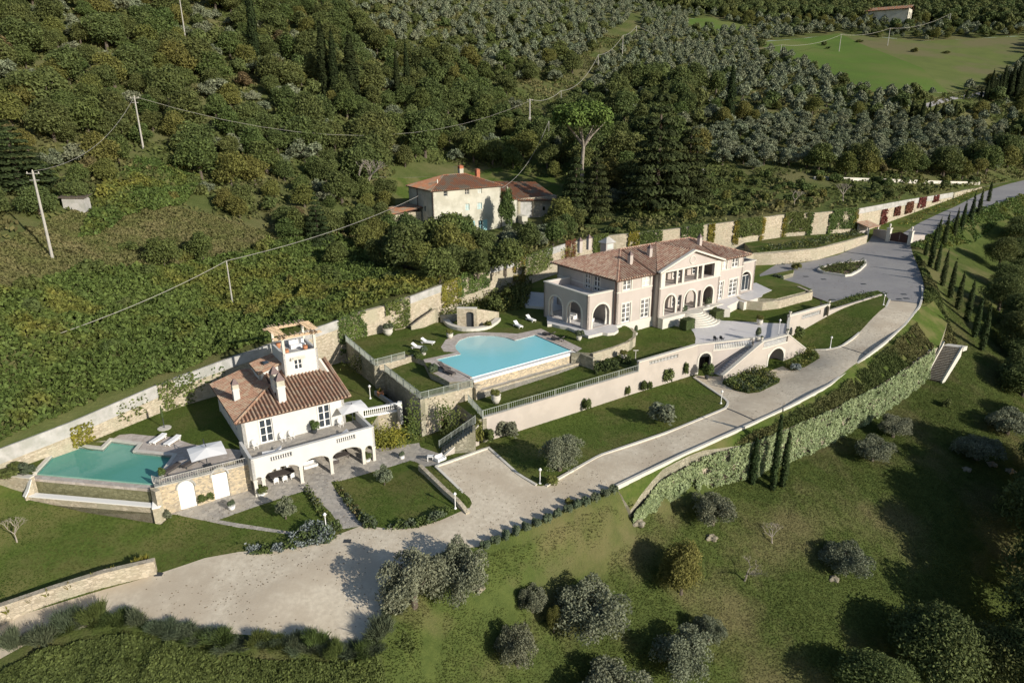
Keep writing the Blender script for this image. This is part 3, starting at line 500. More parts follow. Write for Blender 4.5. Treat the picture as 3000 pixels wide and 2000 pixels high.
# the property side of everything below the drive
_midside0 = [tuple(p) for p in xy([(-330, 1450, -4)])] + [p[:2] for p in W1p] + Rd[1:] + [(705, 530)] + roadR[1:] + xy(asph_r) + drive_out + yard_s + [(-60, 42)]
midside = _midside0
def relief(x, y, low): return (vnoise(x, y, 7) - .5) * .4 * np.clip((seam_dist(x, y, SEAM_LOW + [(900, 500)] if low else [p[:2] for p in W1p] + Rd) - 1) / 6, 0, 1)
z_lowr = lambda x, y: z_low(x, y) + relief(x, y, True)
z_upr = lambda x, y: z_up(x, y) + relief(x, y, False)
def build_terrain():
    pts = []; 
    def addgrid(x0, x1, y0, y1, st, hole=None):
        gx, gy = np.meshgrid(np.arange(x0, x1, st), np.arange(y0, y1, st)); gx = gx.ravel() + rng.uniform(-.15, .15, gx.size) * st; gy = gy.ravel() + rng.uniform(-.15, .15, gy.size) * st
        k = np.ones(gx.size, bool)
        if hole: k &= ~((gx > hole[0]) & (gx < hole[1]) & (gy > hole[2]) & (gy < hole[3]))
        # keep only what the camera (or one a few metres aside) can see
        q = np.stack([gx, gy, np.zeros(gx.size)], 1) - CC; zz = q @ FWD; xx = q @ RT
        k &= (zz > 8) & (np.abs(xx) < zz * .95 + 25)
        pts.extend(zip(gx[k], gy[k]))
    A = (-62, 104, 36, 176); addgrid(*A, 1.7); B = (-180, 260, 16, 330); addgrid(*B, 4.5, A); addgrid(-600, 900, 16, 1500, 22, B)
    V = [Vector((float(a), float(b))) for a, b in pts]; E = []
    def dens(poly, step):
        out = []
        for i in range(len(poly)):
            a = np.array(poly[i], float); b = np.array(poly[(i + 1) % len(poly)], float); L = np.linalg.norm(b - a); n = max(1, int(L / step)) if L < 400 else 1
            out += [tuple(a + (b - a) * k / n) for k in range(n)]
        return out
    for nme, poly, f, mt in regions:
        if poly is None: continue
        P = dens(poly, 1.6); b = len(V); V += [Vector((float(p[0]), float(p[1]))) for p in P]; E += [(b + i, b + (i + 1) % len(P)) for i in range(len(P))]
    b = len(V); P = dens(midside, 1.6); V += [Vector((float(p[0]), float(p[1]))) for p in P]; E += [(b + i, b + (i + 1) % len(P)) for i in range(len(P))]
    r = delaunay_2d_cdt(V, E, [], 0, 1e-4, False)
    vv = np.array([(v[0], v[1]) for v in r[0]]); ff = np.array(r[2], dtype=int)
    c = vv[ff].mean(1); own = np.full(len(ff), -1)
    a = vv[ff]; edge = np.maximum(np.maximum(np.hypot(*(a[:, 0] - a[:, 1]).T), np.hypot(*(a[:, 1] - a[:, 2]).T)), np.hypot(*(a[:, 2] - a[:, 0]).T))
    area2 = (a[:, 1, 0] - a[:, 0, 0]) * (a[:, 2, 1] - a[:, 0, 1]) - (a[:, 1, 1] - a[:, 0, 1]) * (a[:, 2, 0] - a[:, 0, 0])
    ff[area2 < 0] = ff[area2 < 0][:, ::-1]
    for i, (nme, poly, f, mt) in enumerate(regions):
        if poly is None: continue
        m = (own < 0) & inpoly(c[:, 0], c[:, 1], poly); own[m] = i
    mid = inpoly(c[:, 0], c[:, 1], midside); n = len(regions)
    own[(own < 0) & mid] = n - 2; own[own < 0] = n - 1
    for i, (nme, poly, f, mt) in enumerate(regions):
        if f is None: continue
        F_ = ff[own == i]
        if not len(F_): continue
        u, inv = np.unique(F_, return_inverse=True); q = vv[u]; z = f(q[:, 0], q[:, 1])
        if nme in ('hillside', 'meadow'): z = z + relief(q[:, 0], q[:, 1], nme == 'meadow')
        T = inv.reshape(-1, 3); vl = np.c_[q, z].tolist(); fl = T.tolist()
        if nme in ('pool_deck', 'villa_terrace', 'upper_lawn', 'right_lawn', 'forecourt', 'front_lawn', 'sun_deck', 'house_lawn', 'forecourt_lawn', 'planting_bed', 'villa_lawn', 'bank', 'gravel_drive', 'asphalt_yard'):
            ed = np.concatenate([T[:, [0, 1]], T[:, [1, 2]], T[:, [2, 0]]]); key = np.sort(ed, 1); _, ix, ct_ = np.unique(key, axis=0, return_index=True, return_counts=True)
            for a_, b_ in ed[ix[ct_ == 1]]:
                mx, my = (vl[a_][0] + vl[b_][0]) / 2, (vl[a_][1] + vl[b_][1]) / 2
                if seam_dist(mx, my, bp_fp + bp_fp[:1])[0] < .3 or seam_dist(mx, my, gp_fp + gp_fp[:1])[0] < .3: continue
                k_ = len(vl); dp = 4.2 if nme == 'house_lawn' else 1.6
                vl += [vl[a_][:], vl[b_][:], [vl[b_][0], vl[b_][1], vl[b_][2] - dp], [vl[a_][0], vl[a_][1], vl[a_][2] - dp]]; fl.append([k_ + 1, k_, k_ + 3, k_ + 2])
        nt_ = len(T); me = bpy.data.meshes.new(nme); me.from_pydata(vl, [], fl); me.materials.append(M[mt]); me.materials.append(M['soil' if mt in ('gravel', 'asphalt') else 'trim' if mt == 'marble' else 'stoned']); me.polygons.foreach_set('use_smooth', [i_ < nt_ for i_ in range(len(me.polygons))]); me.polygons.foreach_set('material_index', [0 if i_ < nt_ else 1 for i_ in range(len(me.polygons))]); me.update()
        o = bpy.data.objects.new(nme, me); COL.objects.link(o); o['kind'] = 'structure'
build_terrain()
TERR = dict()
def ground(x, y):
    """height of whatever ground is at x,y"""
    x = np.atleast_1d(np.asarray(x, float)); y = np.atleast_1d(np.asarray(y, float)); z = np.full(x.shape, np.nan)
    for nme, poly, f, mt in regions:
        if poly is None or f is None: continue
        m = np.isnan(z) & inpoly(x, y, poly)
        if m.any(): z[m] = f(x[m], y[m])
    m = np.isnan(z) & inpoly(x, y, midside)
    if m.any(): z[m] = z_mid(x[m], y[m])
    m = np.isnan(z)
    if m.any(): z[m] = z_low(x[m], y[m])
    return z
def hit(px, py, zf=None):
    """first meeting of the sight line through a photo point with the ground"""
    r = ray(px, py); r = r / np.linalg.norm(r); t = np.r_[np.arange(45, 200, .5), np.arange(200, 900, 2.)]
    P = CC + t[:, None] * r; g = (zf or ground)(P[:, 0], P[:, 1]); b = np.nonzero(P[:, 2] < g)[0]
    k = b[0] if len(b) else len(t) - 1
    if k > 0:
        d0 = P[k - 1, 2] - g[k - 1]; d1 = P[k, 2] - g[k]; s = d0 / (d0 - d1 + 1e-9); q = P[k - 1] * (1 - s) + P[k] * s
    else: q = P[0]
    return np.array([q[0], q[1], float((zf or ground)(q[0], q[1])[0])])
# ================================================================ LEAF AND WALL HELPERS
def leafmesh(P, size, nrm=None, bias=.5, jit=.35, aspect=1.6, seed=0):
    """flat leaf sprays at points P; nrm: preferred facing"""
    r = np.random.default_rng(seed + 17); n = len(P); a = r.normal(size=(n, 3)); a /= np.linalg.norm(a, axis=1)[:, None] + 1e-9
    if nrm is not None: a = a * (1 - bias) + nrm * bias * 1.3; a /= np.linalg.norm(a, axis=1)[:, None] + 1e-9
    t = r.normal(size=(n, 3)); u = np.cross(a, t); u /= np.linalg.norm(u, axis=1)[:, None] + 1e-9; v = np.cross(a, u)
    s = size * (1 + r.uniform(-jit, jit, n))[:, None]; u = u * s * .5 * aspect ** .5; v = v * s * .5 / aspect ** .5
    k = r.uniform(.2, .5, n)[:, None]
    V = np.stack([P - u, P + v * 1 - u * k * .3, P + u, P - v + u * k * .3], 1).reshape(-1, 3)
    F = np.arange(4 * n).reshape(n, 4)
    return V, F
def fastmesh(name, V, F, m):
    me = bpy.data.meshes.new(name); n = len(F); k = F.shape[1]
    me.vertices.add(len(V)); me.vertices.foreach_set('co', np.asarray(V, np.float32).ravel()); me.loops.add(n * k); me.loops.foreach_set('vertex_index', np.asarray(F, np.int32).ravel())
    me.polygons.add(n); me.polygons.foreach_set('loop_start', np.arange(0, n * k, k, dtype=np.int32))
    try: me.polygons.foreach_set('loop_total', np.full(n, k, np.int32))
    except Exception: pass
    me.materials.append(m); me.update(calc_edges=True); return me
def leafobj(name, P, size, m, parent=None, nrm=None, bias=.5, seed=0, label=None, cat=None, kind=None, group=None, **kw):
    P = np.asarray(P, float)
    if parent is not None:
        inv = np.array(Matrix([parent['mw'][i * 4:i * 4 + 4] for i in range(4)]).inverted()); P = P @ inv[:3, :3].T + inv[:3, 3]
        if nrm is not None: nrm = np.asarray(nrm) @ inv[:3, :3].T
    V, F = leafmesh(P, size, nrm, bias, seed=seed, **kw); o = bpy.data.objects.new(name, fastmesh(name, V, F, m)); COL.objects.link(o)
    if parent is not None: o.parent = parent; o['mw'] = list(parent['mw'])
    return tag(o, label, cat, group, kind)
def offset_line(pts, d):
    """plan polyline shifted d to its left"""
    P = [np.array(p[:2], float) for p in pts]; out = []
    for i, p in enumerate(P):
        a = P[i] - P[i - 1] if i else P[1] - P[0]; b = P[i + 1] - P[i] if i < len(P) - 1 else a
        a = a / (np.linalg.norm(a) + 1e-9); b = b / (np.linalg.norm(b) + 1e-9); n = np.array([-(a + b)[1], (a + b)[0]]); n /= np.linalg.norm(n) + 1e-9
        c = max(.4, n @ np.array([-a[1], a[0]])); out.append(p + n * d / c)
    return out
def strip(mb, pts, zb, zt, t, o=0):
    """wall along a plan polyline; thickness t to the left, starting o from the line"""
    n = len(pts); A = offset_line(pts, o); B = offset_line(pts, o + t); zb = list(zb) if hasattr(zb, '__len__') else [zb] * n; zt = list(zt) if hasattr(zt, '__len__') else [zt] * n
    vs = []; fs = []
    for i in range(n): vs += [(*A[i], zb[i]), (*A[i], zt[i]), (*B[i], zt[i]), (*B[i], zb[i])]
    for i in range(n - 1):
        a, b = i * 4, i * 4 + 4
        fs += [(a, b, b + 1, a + 1), (a + 1, b + 1, b + 2, a + 2), (a + 2, b + 2, b + 3, a + 3), (a + 3, b + 3, b, a)]
    fs += [(0, 1, 2, 3), ((n - 1) * 4 + 3, (n - 1) * 4 + 2, (n - 1) * 4 + 1, (n - 1) * 4)]
    return mb.add(vs, fs)
def resample(pts, step):
    """3D or 2D polyline to even steps (all columns interpolated)"""
    P = np.array(pts, float); d = np.r_[0, np.cumsum(np.hypot(*(np.diff(P[:, :2], axis=0).T)))]; n = max(2, int(round(d[-1] / step)) + 1); s = np.linspace(0, d[-1], n)
    return np.stack([np.interp(s, d, P[:, k]) for k in range(P.shape[1])], 1)
def centre(pts):
    P = np.array([p[:3] for p in pts], float); return P.mean(0)
def railing(pts, label, name='railing', h=1.0, step=2.0, m='railing', bars=.16, group=None, thick=.045):
    """pts x,y,z of the foot line"""
    P = resample(pts, .5); c = centre(P); t = thing(name, label, 'railing', (c[0], c[1], P[:, 2].min()), group=group)
    L = np.hypot(*(P[-1, :2] - P[0, :2])); S = resample(pts, step)
    po = None
    for p in S:
        if po is None: po = MB().box(-.04, .04, -.04, .04, 0, h + .06).build('post', M[m], t, local=True)
        else: po = po.copy(); COL.objects.link(po)
        po.location = (p[0] - c[0], p[1] - c[1], p[2] - P[:, 2].min())
    mb = MB(); mb.tube([(p[0], p[1], p[2] + h) for p in P], thick * .75, 4); mb.tube([(p[0], p[1], p[2] + .12) for p in P], thick * .6, 4)
    part(mb, 'rail', M[m], t)
    mb = MB(); B = resample(pts, bars)
    for i, p in enumerate(B):
        w_ = .018; mb.box(p[0] - w_, p[0] + w_, p[1] - w_, p[1] + w_, p[2] + .12, p[2] + h)
    part(mb, 'lattice', M[m], t); return t
def balusters(parent, p0, p1, z0, z1, step=.26, m='whitepaint', r=.075):
    """a row of turned balusters, each its own part; p0,p1 plan points; z0/z1 numbers or (start,end)"""
    p0 = np.array(p0[:2], float); p1 = np.array(p1[:2], float); L = np.linalg.norm(p1 - p0); n = max(2, int(L / step)); first = None
    za = z0 if hasattr(z0, '__len__') else (z0, z0); zb = z1 if hasattr(z1, '__len__') else (z1, z1)
    inv = Matrix([parent['mw'][i * 4:i * 4 + 4] for i in range(4)]).inverted()
    for i in range(n):
        f = (i + .5) / n; p = p0 + (p1 - p0) * f; a = za[0] + (za[1] - za[0]) * f; b = zb[0] + (zb[1] - zb[0]) * f
        if first is None:
            h = b - a; mb = MB().lathe([(r * .95, 0), (r * .95, h * .1), (r * .5, h * .14), (r, h * .38), (r * .45, h * .78), (r * .9, h * .88), (r * .9, h)], (0, 0, 0), 8); o = mb.build('baluster', M[m], parent, local=True, smooth=True); first = o
        else: o = first.copy(); COL.objects.link(o)
        o.location = inv @ Vector((p[0], p[1], a))
# ---------------------------------------------------------------- main boundary wall
c = centre([(p[0], p[1], p[3]) for p in W1p]); wall = thing('boundary_wall', 'long rubble stone retaining wall along the foot of the overgrown hillside', 'wall', (c[0], c[1], 0))
P = resample([(p[0], p[1], p[2], p[3]) for p in W1p], 1.5); n_ = len(P)
jag = (vnoise(P[:, 0], P[:, 1], 2.0) - .5) * .35
mb = MB(); strip(mb, P, P[:, 3] - 1.2, P[:, 2] - .15 + jag * .6, .7, -.1); part(mb, 'masonry', M['stone'], wall)
def wall_at(pxx):
    """index fraction along the wall whose photo column is pxx"""
    X = [proj((p[0], p[1], p[2]))[0] for p in P]; return np.interp(pxx, X, np.arange(n_))
def wall_piece(a, b):
    i = np.linspace(wall_at(a), wall_at(b), max(3, int(abs(wall_at(b) - wall_at(a)) * 1) + 2)); return np.stack([np.interp(i, np.arange(n_), P[:, k]) for k in range(4)], 1)
panels = [(-300, 455, 1.55), (505, 990, 1.3), (1198, 1290, 1.1), (1425, 1503, 1.0), (1597, 1653, 1.2), (2515, 2790, 1.3)]
for k, (a, b, h) in enumerate(panels):
    Q = wall_piece(a, b); mb = MB(); strip(mb, Q, Q[:, 2] - h, Q[:, 2] + .02, .22, -.28); 
    for q in resample(Q[:, :3], .8)[1:-1]:
        pass
    part(mb, 'concrete_panel', M['concrete'], wall)
# wall strip at the far end along the road
def ivy(parent, a, b, top, bot, m, dens=60, size=.26, lump=.25, frm=None, seed=0, taper=0, name='ivy'):
    Q = frm if frm is not None else wall_piece(a, b); L = np.hypot(*(Q[-1, :2] - Q[0, :2])); hgt = np.mean(Q[:, 2] - Q[:, 3]) * (top - bot) ; n = int(L * max(.8, hgt) * dens)
    r = np.random.default_rng(seed + int(a)); s = r.random(n); v = r.random(n); s = .5 + (s - .5) * (1 - taper * (1 - v)) ; i = s * (len(Q) - 1)
    q = np.stack([np.interp(i, np.arange(len(Q)), Q[:, k]) for k in range(4)], 1); d = (Q[-1, :2] - Q[0, :2]) / (L + 1e-9); nr = np.array([d[1], -d[0], 0])
    z = q[:, 3] + (q[:, 2] - q[:, 3]) * (bot + (top - bot) * v); keep = vnoise(s * L + 50 * seed, z, .9) + r.normal(0, .12, n) > (.22 + .5 * np.abs(s - .5) ** 3 * 4 * .5)
    off = (.28 + r.random(n) * lump * (.4 + vnoise(s * L, z, 1.3)))[:, None]
    Pt = np.c_[q[:, :2], z] + nr * off; Pt = Pt[keep]
    return leafobj(name, Pt, size, M[m], parent, nrm=nr + np.array([0, 0, .35]), bias=.45, seed=seed)
for k, (a, b, t_, bo, mm, de) in enumerate([(455, 560, 1.06, 0, 'ivy', 40), (195, 262, .8, -.05, 'ivyold', 60), (330, 420, .9, .2, 'ivy', 12), (560, 650, .9, .3, 'ivy', 10), (985, 1068, 1.12, .05, 'ivy', 75), (1125, 1196, 1.1, .02, 'ivy', 75), (1288, 1345, 1.08, .2, 'ivyold', 60), (1335, 1430, 1.15, .35, 'ivy', 70),
        (1500, 1535, 1.1, .1, 'ivyold', 70), (1530, 1615, 1.1, .25, 'ivy', 60), (1653, 1682, 1.12, -.1, 'ivyred', 70), (1640, 1700, .9, .2, 'ivyold', 14), (1738, 1782, 1.1, .1, 'ivy', 60), (1840, 1872, 1.05, .3, 'ivyold', 60), (1872, 1940, 1.0, .2, 'green', 60), (1995, 2060, 1.06, .3, 'green', 60), (2075, 2095, 1.0, .1, 'ivyold', 60),
        (2158, 2232, 1.05, .28, 'green', 75), (2150, 2166, 1.0, 0, 'ivyold', 55), (2228, 2242, 1.0, 0, 'ivyold', 55), (2300, 2376, 1.06, .2, 'green', 75), (2294, 2308, .9, 0, 'ivyold', 55), (2368, 2384, 1.0, .0, 'ivy', 60), (2440, 2508, 1.06, .2, 'green', 75), (2430, 2446, .9, 0, 'ivy', 60), (2500, 2516, 1.0, -.05, 'ivyold', 60),
        (2585, 2602, .72, -.02, 'ivyred', 90), (2623, 2638, .72, .2, 'ivyred', 90), (2655, 2676, .85, .15, 'ivyred', 80), (2690, 2712, 1.0, .2, 'ivyred', 80), (2733, 2750, 1.0, .3, 'ivyred', 80)]):
    ivy(wall, a, b, t_, bo, mm, de, seed=k, size=.24 + .1 * (a > 1700))
# ---------------------------------------------------------------- stone tower / pool terrace walls
def solidwall(name, label, cat, px, base, m='stone', t=.6, cap=None, group=None, frame=None, o=0):
    """px: list (x,y,ztop) of the upper edge in the photo; base: z or list"""
    pts = [tuple(G(*p)) for p in px]; n = len(pts); zb = base if hasattr(base, '__len__') else [base] * n; c_ = centre(pts)
    root = thing(name, label, cat, (c_[0], c_[1], min(zb)), group=group); mb = MB(); strip(mb, pts, [z - .6 for z in zb], [p[2] for p in pts], t, o); part(mb, 'masonry', M[m], root)
    if cap:
        mb = MB(); strip(mb, pts, [p[2] for p in pts], [p[2] + .12 for p in pts], t + .12, o - .06); part(mb, 'coping', M[cap], root)
    return root, pts
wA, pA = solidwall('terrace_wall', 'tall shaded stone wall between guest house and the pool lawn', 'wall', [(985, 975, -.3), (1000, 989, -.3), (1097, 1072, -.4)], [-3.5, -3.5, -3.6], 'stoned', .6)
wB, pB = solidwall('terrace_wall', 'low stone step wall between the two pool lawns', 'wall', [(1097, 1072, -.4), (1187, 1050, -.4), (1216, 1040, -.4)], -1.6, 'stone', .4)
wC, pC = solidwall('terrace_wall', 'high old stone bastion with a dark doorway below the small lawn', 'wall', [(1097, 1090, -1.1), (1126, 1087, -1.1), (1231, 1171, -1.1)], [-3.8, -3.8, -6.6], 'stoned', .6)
D0 = G(1231, 1171, -1.1); D1 = G(1408, 1127, -1.1)
mb = MB(); mb.panel(D0, D1, -7.2, -1.1, [(2.6, 3.7, -7.0, -4.3)], .6, top=[(0, -7.2), (4.3, -7.2), (np.linalg.norm((D1 - D0)[:2]), -3.4), (np.linalg.norm((D1 - D0)[:2]), -1.1), (0, -1.1)]); part(mb, 'front_masonry', M['stone'], wC)
dn = (D1 - D0)[:2] / np.linalg.norm((D1 - D0)[:2])
def along(p0, d, s, o, z): return (p0[0] + d[0] * s - d[1] * o, p0[1] + d[1] * s + d[0] * o, z)
mb = MB(); mb.prism([along(D0, dn, 2.4, .55, 0)[:2], along(D0, dn, 3.9, .55, 0)[:2], along(D0, dn, 3.9, .8, 0)[:2], along(D0, dn, 2.4, .8, 0)[:2]], -7, -4); part(mb, 'door', M['darkwood'], wC)
railing([tuple(G(985, 978, -.3)), tuple(G(1000, 989, -.3)), tuple(G(1099, 1074, -.4)), tuple(G(1186, 1051, -.4))], 'grey iron railing round the upper pool lawn above the guest house')
railing([tuple(G(1128, 1089, -1.1)), tuple(G(1233, 1172, -1.1)), tuple(G(1384, 1134, -1.1))], 'grey iron railing round the small square lawn on the bastion')
# ivy on the bastion
leafI = lambda par, px, py, z, w_, h, m, n, sd, size=.22: leafobj('ivy', np.asarray(G(px, py, z)) + np.random.default_rng(sd).normal(size=(n, 3)) * np.array([w_, .18, h]) * .5 - np.array([0, .3, 0]), size, M[m], par, nrm=np.array([.4, -.8, .3]), seed=sd)
for k, (x, y, z, w_, h, m, n) in enumerate([(1215, 1245, -4.2, .9, 3.6, 'ivy', 420), (1300, 1205, -2.6, 1.2, 1.6, 'ivy', 260), (1330, 1240, -3.8, 1.6, 2.4, 'green', 380), (1045, 1065, -1.8, 1.6, 1.6, 'green', 200)]): leafI(wC, x, y, z, w_, h, m, n, k)
# ---------------------------------------------------------------- strip between bastion and rampart: side wall, stairs down
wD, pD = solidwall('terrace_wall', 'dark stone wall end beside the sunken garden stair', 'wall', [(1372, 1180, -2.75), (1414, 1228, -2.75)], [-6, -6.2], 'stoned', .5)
railing([tuple(G(1372, 1178, -2.7)), tuple(G(1414, 1226, -2.7))], 'short grey railing piece above the sunken stair', step=1.5)
# ---------------------------------------------------------------- pale rampart with railing, parapet, portal and twin stairs
RA = G(1416, 1226, -2.72); RB = np.array([16.9, 85.0, -2.1]); RC = np.array([26.3, 90.9, -1.5]); RD = np.array([35.2, 93.6, -1.5])
ramp = thing('rampart_wall', 'long pale beige rendered rampart below the villa lawns', 'wall', (16, 85, -5))
dl = (RB - RA)[:2]; L1 = np.linalg.norm(dl); dl /= L1
mb = MB(); strip(mb, [RA, RB], [-6.8, -6.2], [-2.62, -2.0], .5); part(mb, 'rendered_wall', M['rampart'], ramp)
L2 = np.linalg.norm((RC - RB)[:2]); mb = MB(); mb.panel(RB, RC, -6, -.72, [(1.9, 7.3, -1.45, -.95)], .35, top=[(0, -6), (L2, -6), (L2, -.42), (0, -.72)]); part(mb, 'rendered_wall', M['rampart'], ramp)
mb = MB(); strip(mb, [RB, RC], [-.70, -.40], [-.55, -.25], .5, -.08); part(mb, 'coping', M['trim'], ramp)
d2 = (RC - RB)[:2] / L2; balusters(ramp, RB[:2] + d2 * 1.9 + np.array([-d2[1], d2[0]]) * .17, RB[:2] + d2 * 7.3 + np.array([-d2[1], d2[0]]) * .17, -1.45, -.95, .26)
d3 = (RD - RC)[:2]; L3 = np.linalg.norm(d3); d3 /= L3
mb = MB(); mb.panel(RC, RD, -5.6, -.4, [(.35, 2.3, -4.95, -1.75, 1), (2.7, L3 - .15, -1.42, -.55)], .4); part(mb, 'rendered_wall', M['beige'], ramp)
mb = MB(); mb.panel(along(RC, d3, 0, -.06, 0), along(RC, d3, 2.65, -.06, 0), -4.95, -1.2, [(.35, 2.3, -4.9, -1.75, 1)], .1, top=[(.1, -4.95), (2.55, -4.95), (2.55, -2.5), (2.2, -1.75), (1.33, -1.45), (.45, -1.75), (.1, -2.5)]); part(mb, 'arch_surround', M['trim'], ramp)
mb = MB(); strip(mb, [RC, RD], -.42, -.27, .5, -.08); strip(mb, [along(RC, d3, 2.5, 0, 0), RD], -1.58, -1.4, .5, -.06); part(mb, 'coping', M['trim'], ramp)
balusters(ramp, along(RC, d3, 2.7, .2, 0), along(RC, d3, L3 - .15, .2, 0), -1.4, -.42, .27)
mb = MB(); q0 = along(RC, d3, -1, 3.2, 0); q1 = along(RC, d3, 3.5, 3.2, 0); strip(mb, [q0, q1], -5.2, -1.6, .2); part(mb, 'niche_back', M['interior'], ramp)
# railing on the low part
Q = [tuple(RA + np.array([0, 0, .1])), tuple(RB + np.array([0, 0, .1]))]; railing(Q, 'long grey railing on top of the beige rampart', h=.95, step=3.2, bars=.3)
# outer stair wall
OA = np.array([29.5, 88.35]); OB = np.array([44.6, 97.5]); ou = (OB - OA) / np.linalg.norm(OB - OA); LO = np.linalg.norm(OB - OA)
def so(px, py):   # photo point -> (along, z) on the outer wall plane
    nrm = np.array([-ou[1], ou[0], 0]); r = ray(px, py); t = (np.array([*OA, 0]) - CC) @ nrm / (r @ nrm); p = CC + t * r; return float((p[:2] - OA) @ ou), float(p[2])
stair = thing('double_staircase', 'beige double garden staircase with arched passage under its landing', 'staircase', (*OA, -5))
s1 = so(2234, 1006)[0]; s2 = so(2310, 981)[0]; a0, a1 = so(2245, 1096)[0], so(2291, 1079)[0]; at = so(2281, 1026)[1]
mb = MB(); mb.panel(OA, OB, -5.3, -.4, [(a0, a1, -4.75, -2.1, 1)], .45, top=[(0, -5.3), (LO, -5.3), (LO, -3.5), (s2 + .1, -.45), (s2, -.45), (s2, -1.45), (s1 + .3, -1.45), (s1 + .3, -.45), (s1, -.55), (0, -4.05)]); part(mb, 'outer_wall', M['rampart'], stair)
mb = MB(); mb.panel(along(OA, ou, 0, -.05, 0), along(OA, ou, LO, -.05, 0), -4.75, -1, [(a0, a1, -4.7, -2.1, 1)], .1, top=[(a0 - .22, -4.75), (a1 + .22, -4.75), (a1 + .22, -2.7), ((a0 + a1) / 2 + .9, -2.0), ((a0 + a1) / 2, -1.8), ((a0 + a1) / 2 - .9, -2.0), (a0 - .22, -2.7)]); part(mb, 'arch_surround', M['trim'], stair)
mb = MB()
for (sa, za, sb, zb_) in ((-.1, -4.12, s1, -.55), (s2, -.42, LO + .1, -3.5)):
    strip(mb, [along(OA, ou, sa, 0, 0), along(OA, ou, sb, 0, 0)], [za, zb_], [za + .14, zb_ + .14], .56, -.05)
strip(mb, [along(OA, ou, s1, 0, 0), along(OA, ou, s2, 0, 0)], -.5, -.36, .56, -.05); strip(mb, [along(OA, ou, s1, 0, 0), along(OA, ou, s2, 0, 0)], -1.6, -1.43, .54, -.04)
part(mb, 'coping', M['trim'], stair)
balusters(stair, along(OA, ou, s1 + .35, .22, 0), along(OA, ou, s2 - .1, .22, 0), -1.43, -.5, .27)
mb = MB()
for k in range(15):      # treads of the lower flight
    sa = 1.0 + (s1 - 1.0) * k / 15; z1 = -4.9 + 3.4 * (k + 1) / 15; ln = (s1 - 1.0) / 15 + .02
    a_, b_ = along(OA, ou, sa, .45, 0), along(OA, ou, s1 + .3, .45, 0); c_, d_ = along(OA, ou, s1 + .3, 2.45, 0), along(OA, ou, sa, 2.45, 0)
    mb.prism([a_[:2], b_[:2], c_[:2], d_[:2]], z1 - .226, z1)
part(mb, 'left_steps', M['marble'], stair)
mb = MB(); strip(mb, [along(OA, ou, .4, 2.45, 0), along(OA, ou, s1, 2.45, 0)], [-5.4, -5.4], [-4.3, -1.3], .2); strip(mb, [along(OA, ou, s1, 2.45, 0), along(OA, ou, s1 + 1.2, 2.45, 0)], -5.4, -1.52, .2); part(mb, 'inner_wall', M['beige'], stair)
mb = MB(); mb.prism([along(OA, ou, s1, .4, 0)[:2], along(OA, ou, s2 + .2, .4, 0)[:2], along(OA, ou, s2 + .2, 5.8, 0)[:2], along(OA, ou, s1 - .5, 5.8, 0)[:2], along(OA, ou, s1 - .5, 2.5, 0)[:2], along(OA, ou, s1, 2.5, 0)[:2]], -1.7, -1.505); part(mb, 'landing', M['marble'], stair)
mb = MB(); mb.prism([along(OA, ou, a0 - .4, 3.8, 0)[:2], along(OA, ou, a1 + .4, 3.8, 0)[:2], along(OA, ou, a1 + .4, 4.0, 0)[:2], along(OA, ou, a0 - .4, 4.0, 0)[:2]], -5, -1.8); strip(mb, [along(OA, ou, a1 + .3, .5, 0), along(OA, ou, a1 + .3, 3.8, 0)], -5, -1.8, .2); strip(mb, [along(OA, ou, a0 - .3, .5, 0), along(OA, ou, a0 - .3, 3.8, 0)], -5, -1.8, .2); part(mb, 'passage_walls', M['beige'], stair)
mb = MB(); mb.prism([along(OA, ou, a0 - .3, .2, 0)[:2], along(OA, ou, a1 + .3, .2, 0)[:2], along(OA, ou, a1 + .3, 3.8, 0)[:2], along(OA, ou, a0 - .3, 3.8, 0)[:2]], -4.9, -4.58); part(mb, 'passage_floor', M['marble'], stair)
mb = MB()
for k in range(9):
    sa = s2 + .2 + (LO - s2 - .4) * k / 9; z1 = -1.5 - 2.3 * (k + 1) / 9
    mb.prism([along(OA, ou, s2, .45, 0)[:2], along(OA, ou, sa + .5, .45, 0)[:2], along(OA, ou, sa + .5, 2.3, 0)[:2], along(OA, ou, s2, 2.3, 0)[:2]], z1 - .26, z1)
part(mb, 'right_steps', M['marble'], stair)
# curved balustrade from the landing up to the long wall
cur = smooth_line([along(OA, ou, s2 + .1, .3, 0)[:2], (41.6, 97.6), (42.6, 100.2), (44.1, 103.5)], 4); CU = resample([(a, b) for a, b in cur], 1.1)
cb = thing('balustrade', 'white balustrade curving along the back of the stair landing', 'balustrade', (*CU.mean(0), -1.5))
mb = MB(); strip(mb, CU, -6.0, -1.35, .34, -.17); part(mb, 'plinth', M['rampart'], cb); mb = MB(); strip(mb, CU, -.45, -.3, .36, -.18); part(mb, 'handrail', M['trim'], cb)
for i in range(len(CU) - 1): balusters(cb, CU[i], CU[i + 1], -1.35, -.45, .28)
# long wall beside the lawn wedge
E0 = np.array([44.1, 103.5]); E1 = np.array([53.3, 109.8]); E2 = np.array([67.0, 119.2]); e = (E1 - E0) / np.linalg.norm(E1 - E0); LE = np.linalg.norm(E1 - E0)
rw = thing('rampart_wall', 'pale rendered wall tapering along the wedge shaped lawn', 'wall', (*E1, -3))
mb = MB(); mb.panel(E0, E1, -4.6, -.15, [(3.4, 8.6, -1.3, -.6)], .4); strip(mb, [E1, E2], [-4.2, -2.2], [-1.15, -1.0], .4); part(mb, 'rendered_wall', M['rampart'], rw)
mb = MB(); strip(mb, [E0, E1], -.17, 0, .5, -.05); part(mb, 'coping', M['trim'], rw); balusters(rw, along(E0, e, 3.4, .2, 0), along(E0, e, 8.6, .2, 0), -1.3, -.6, .28)
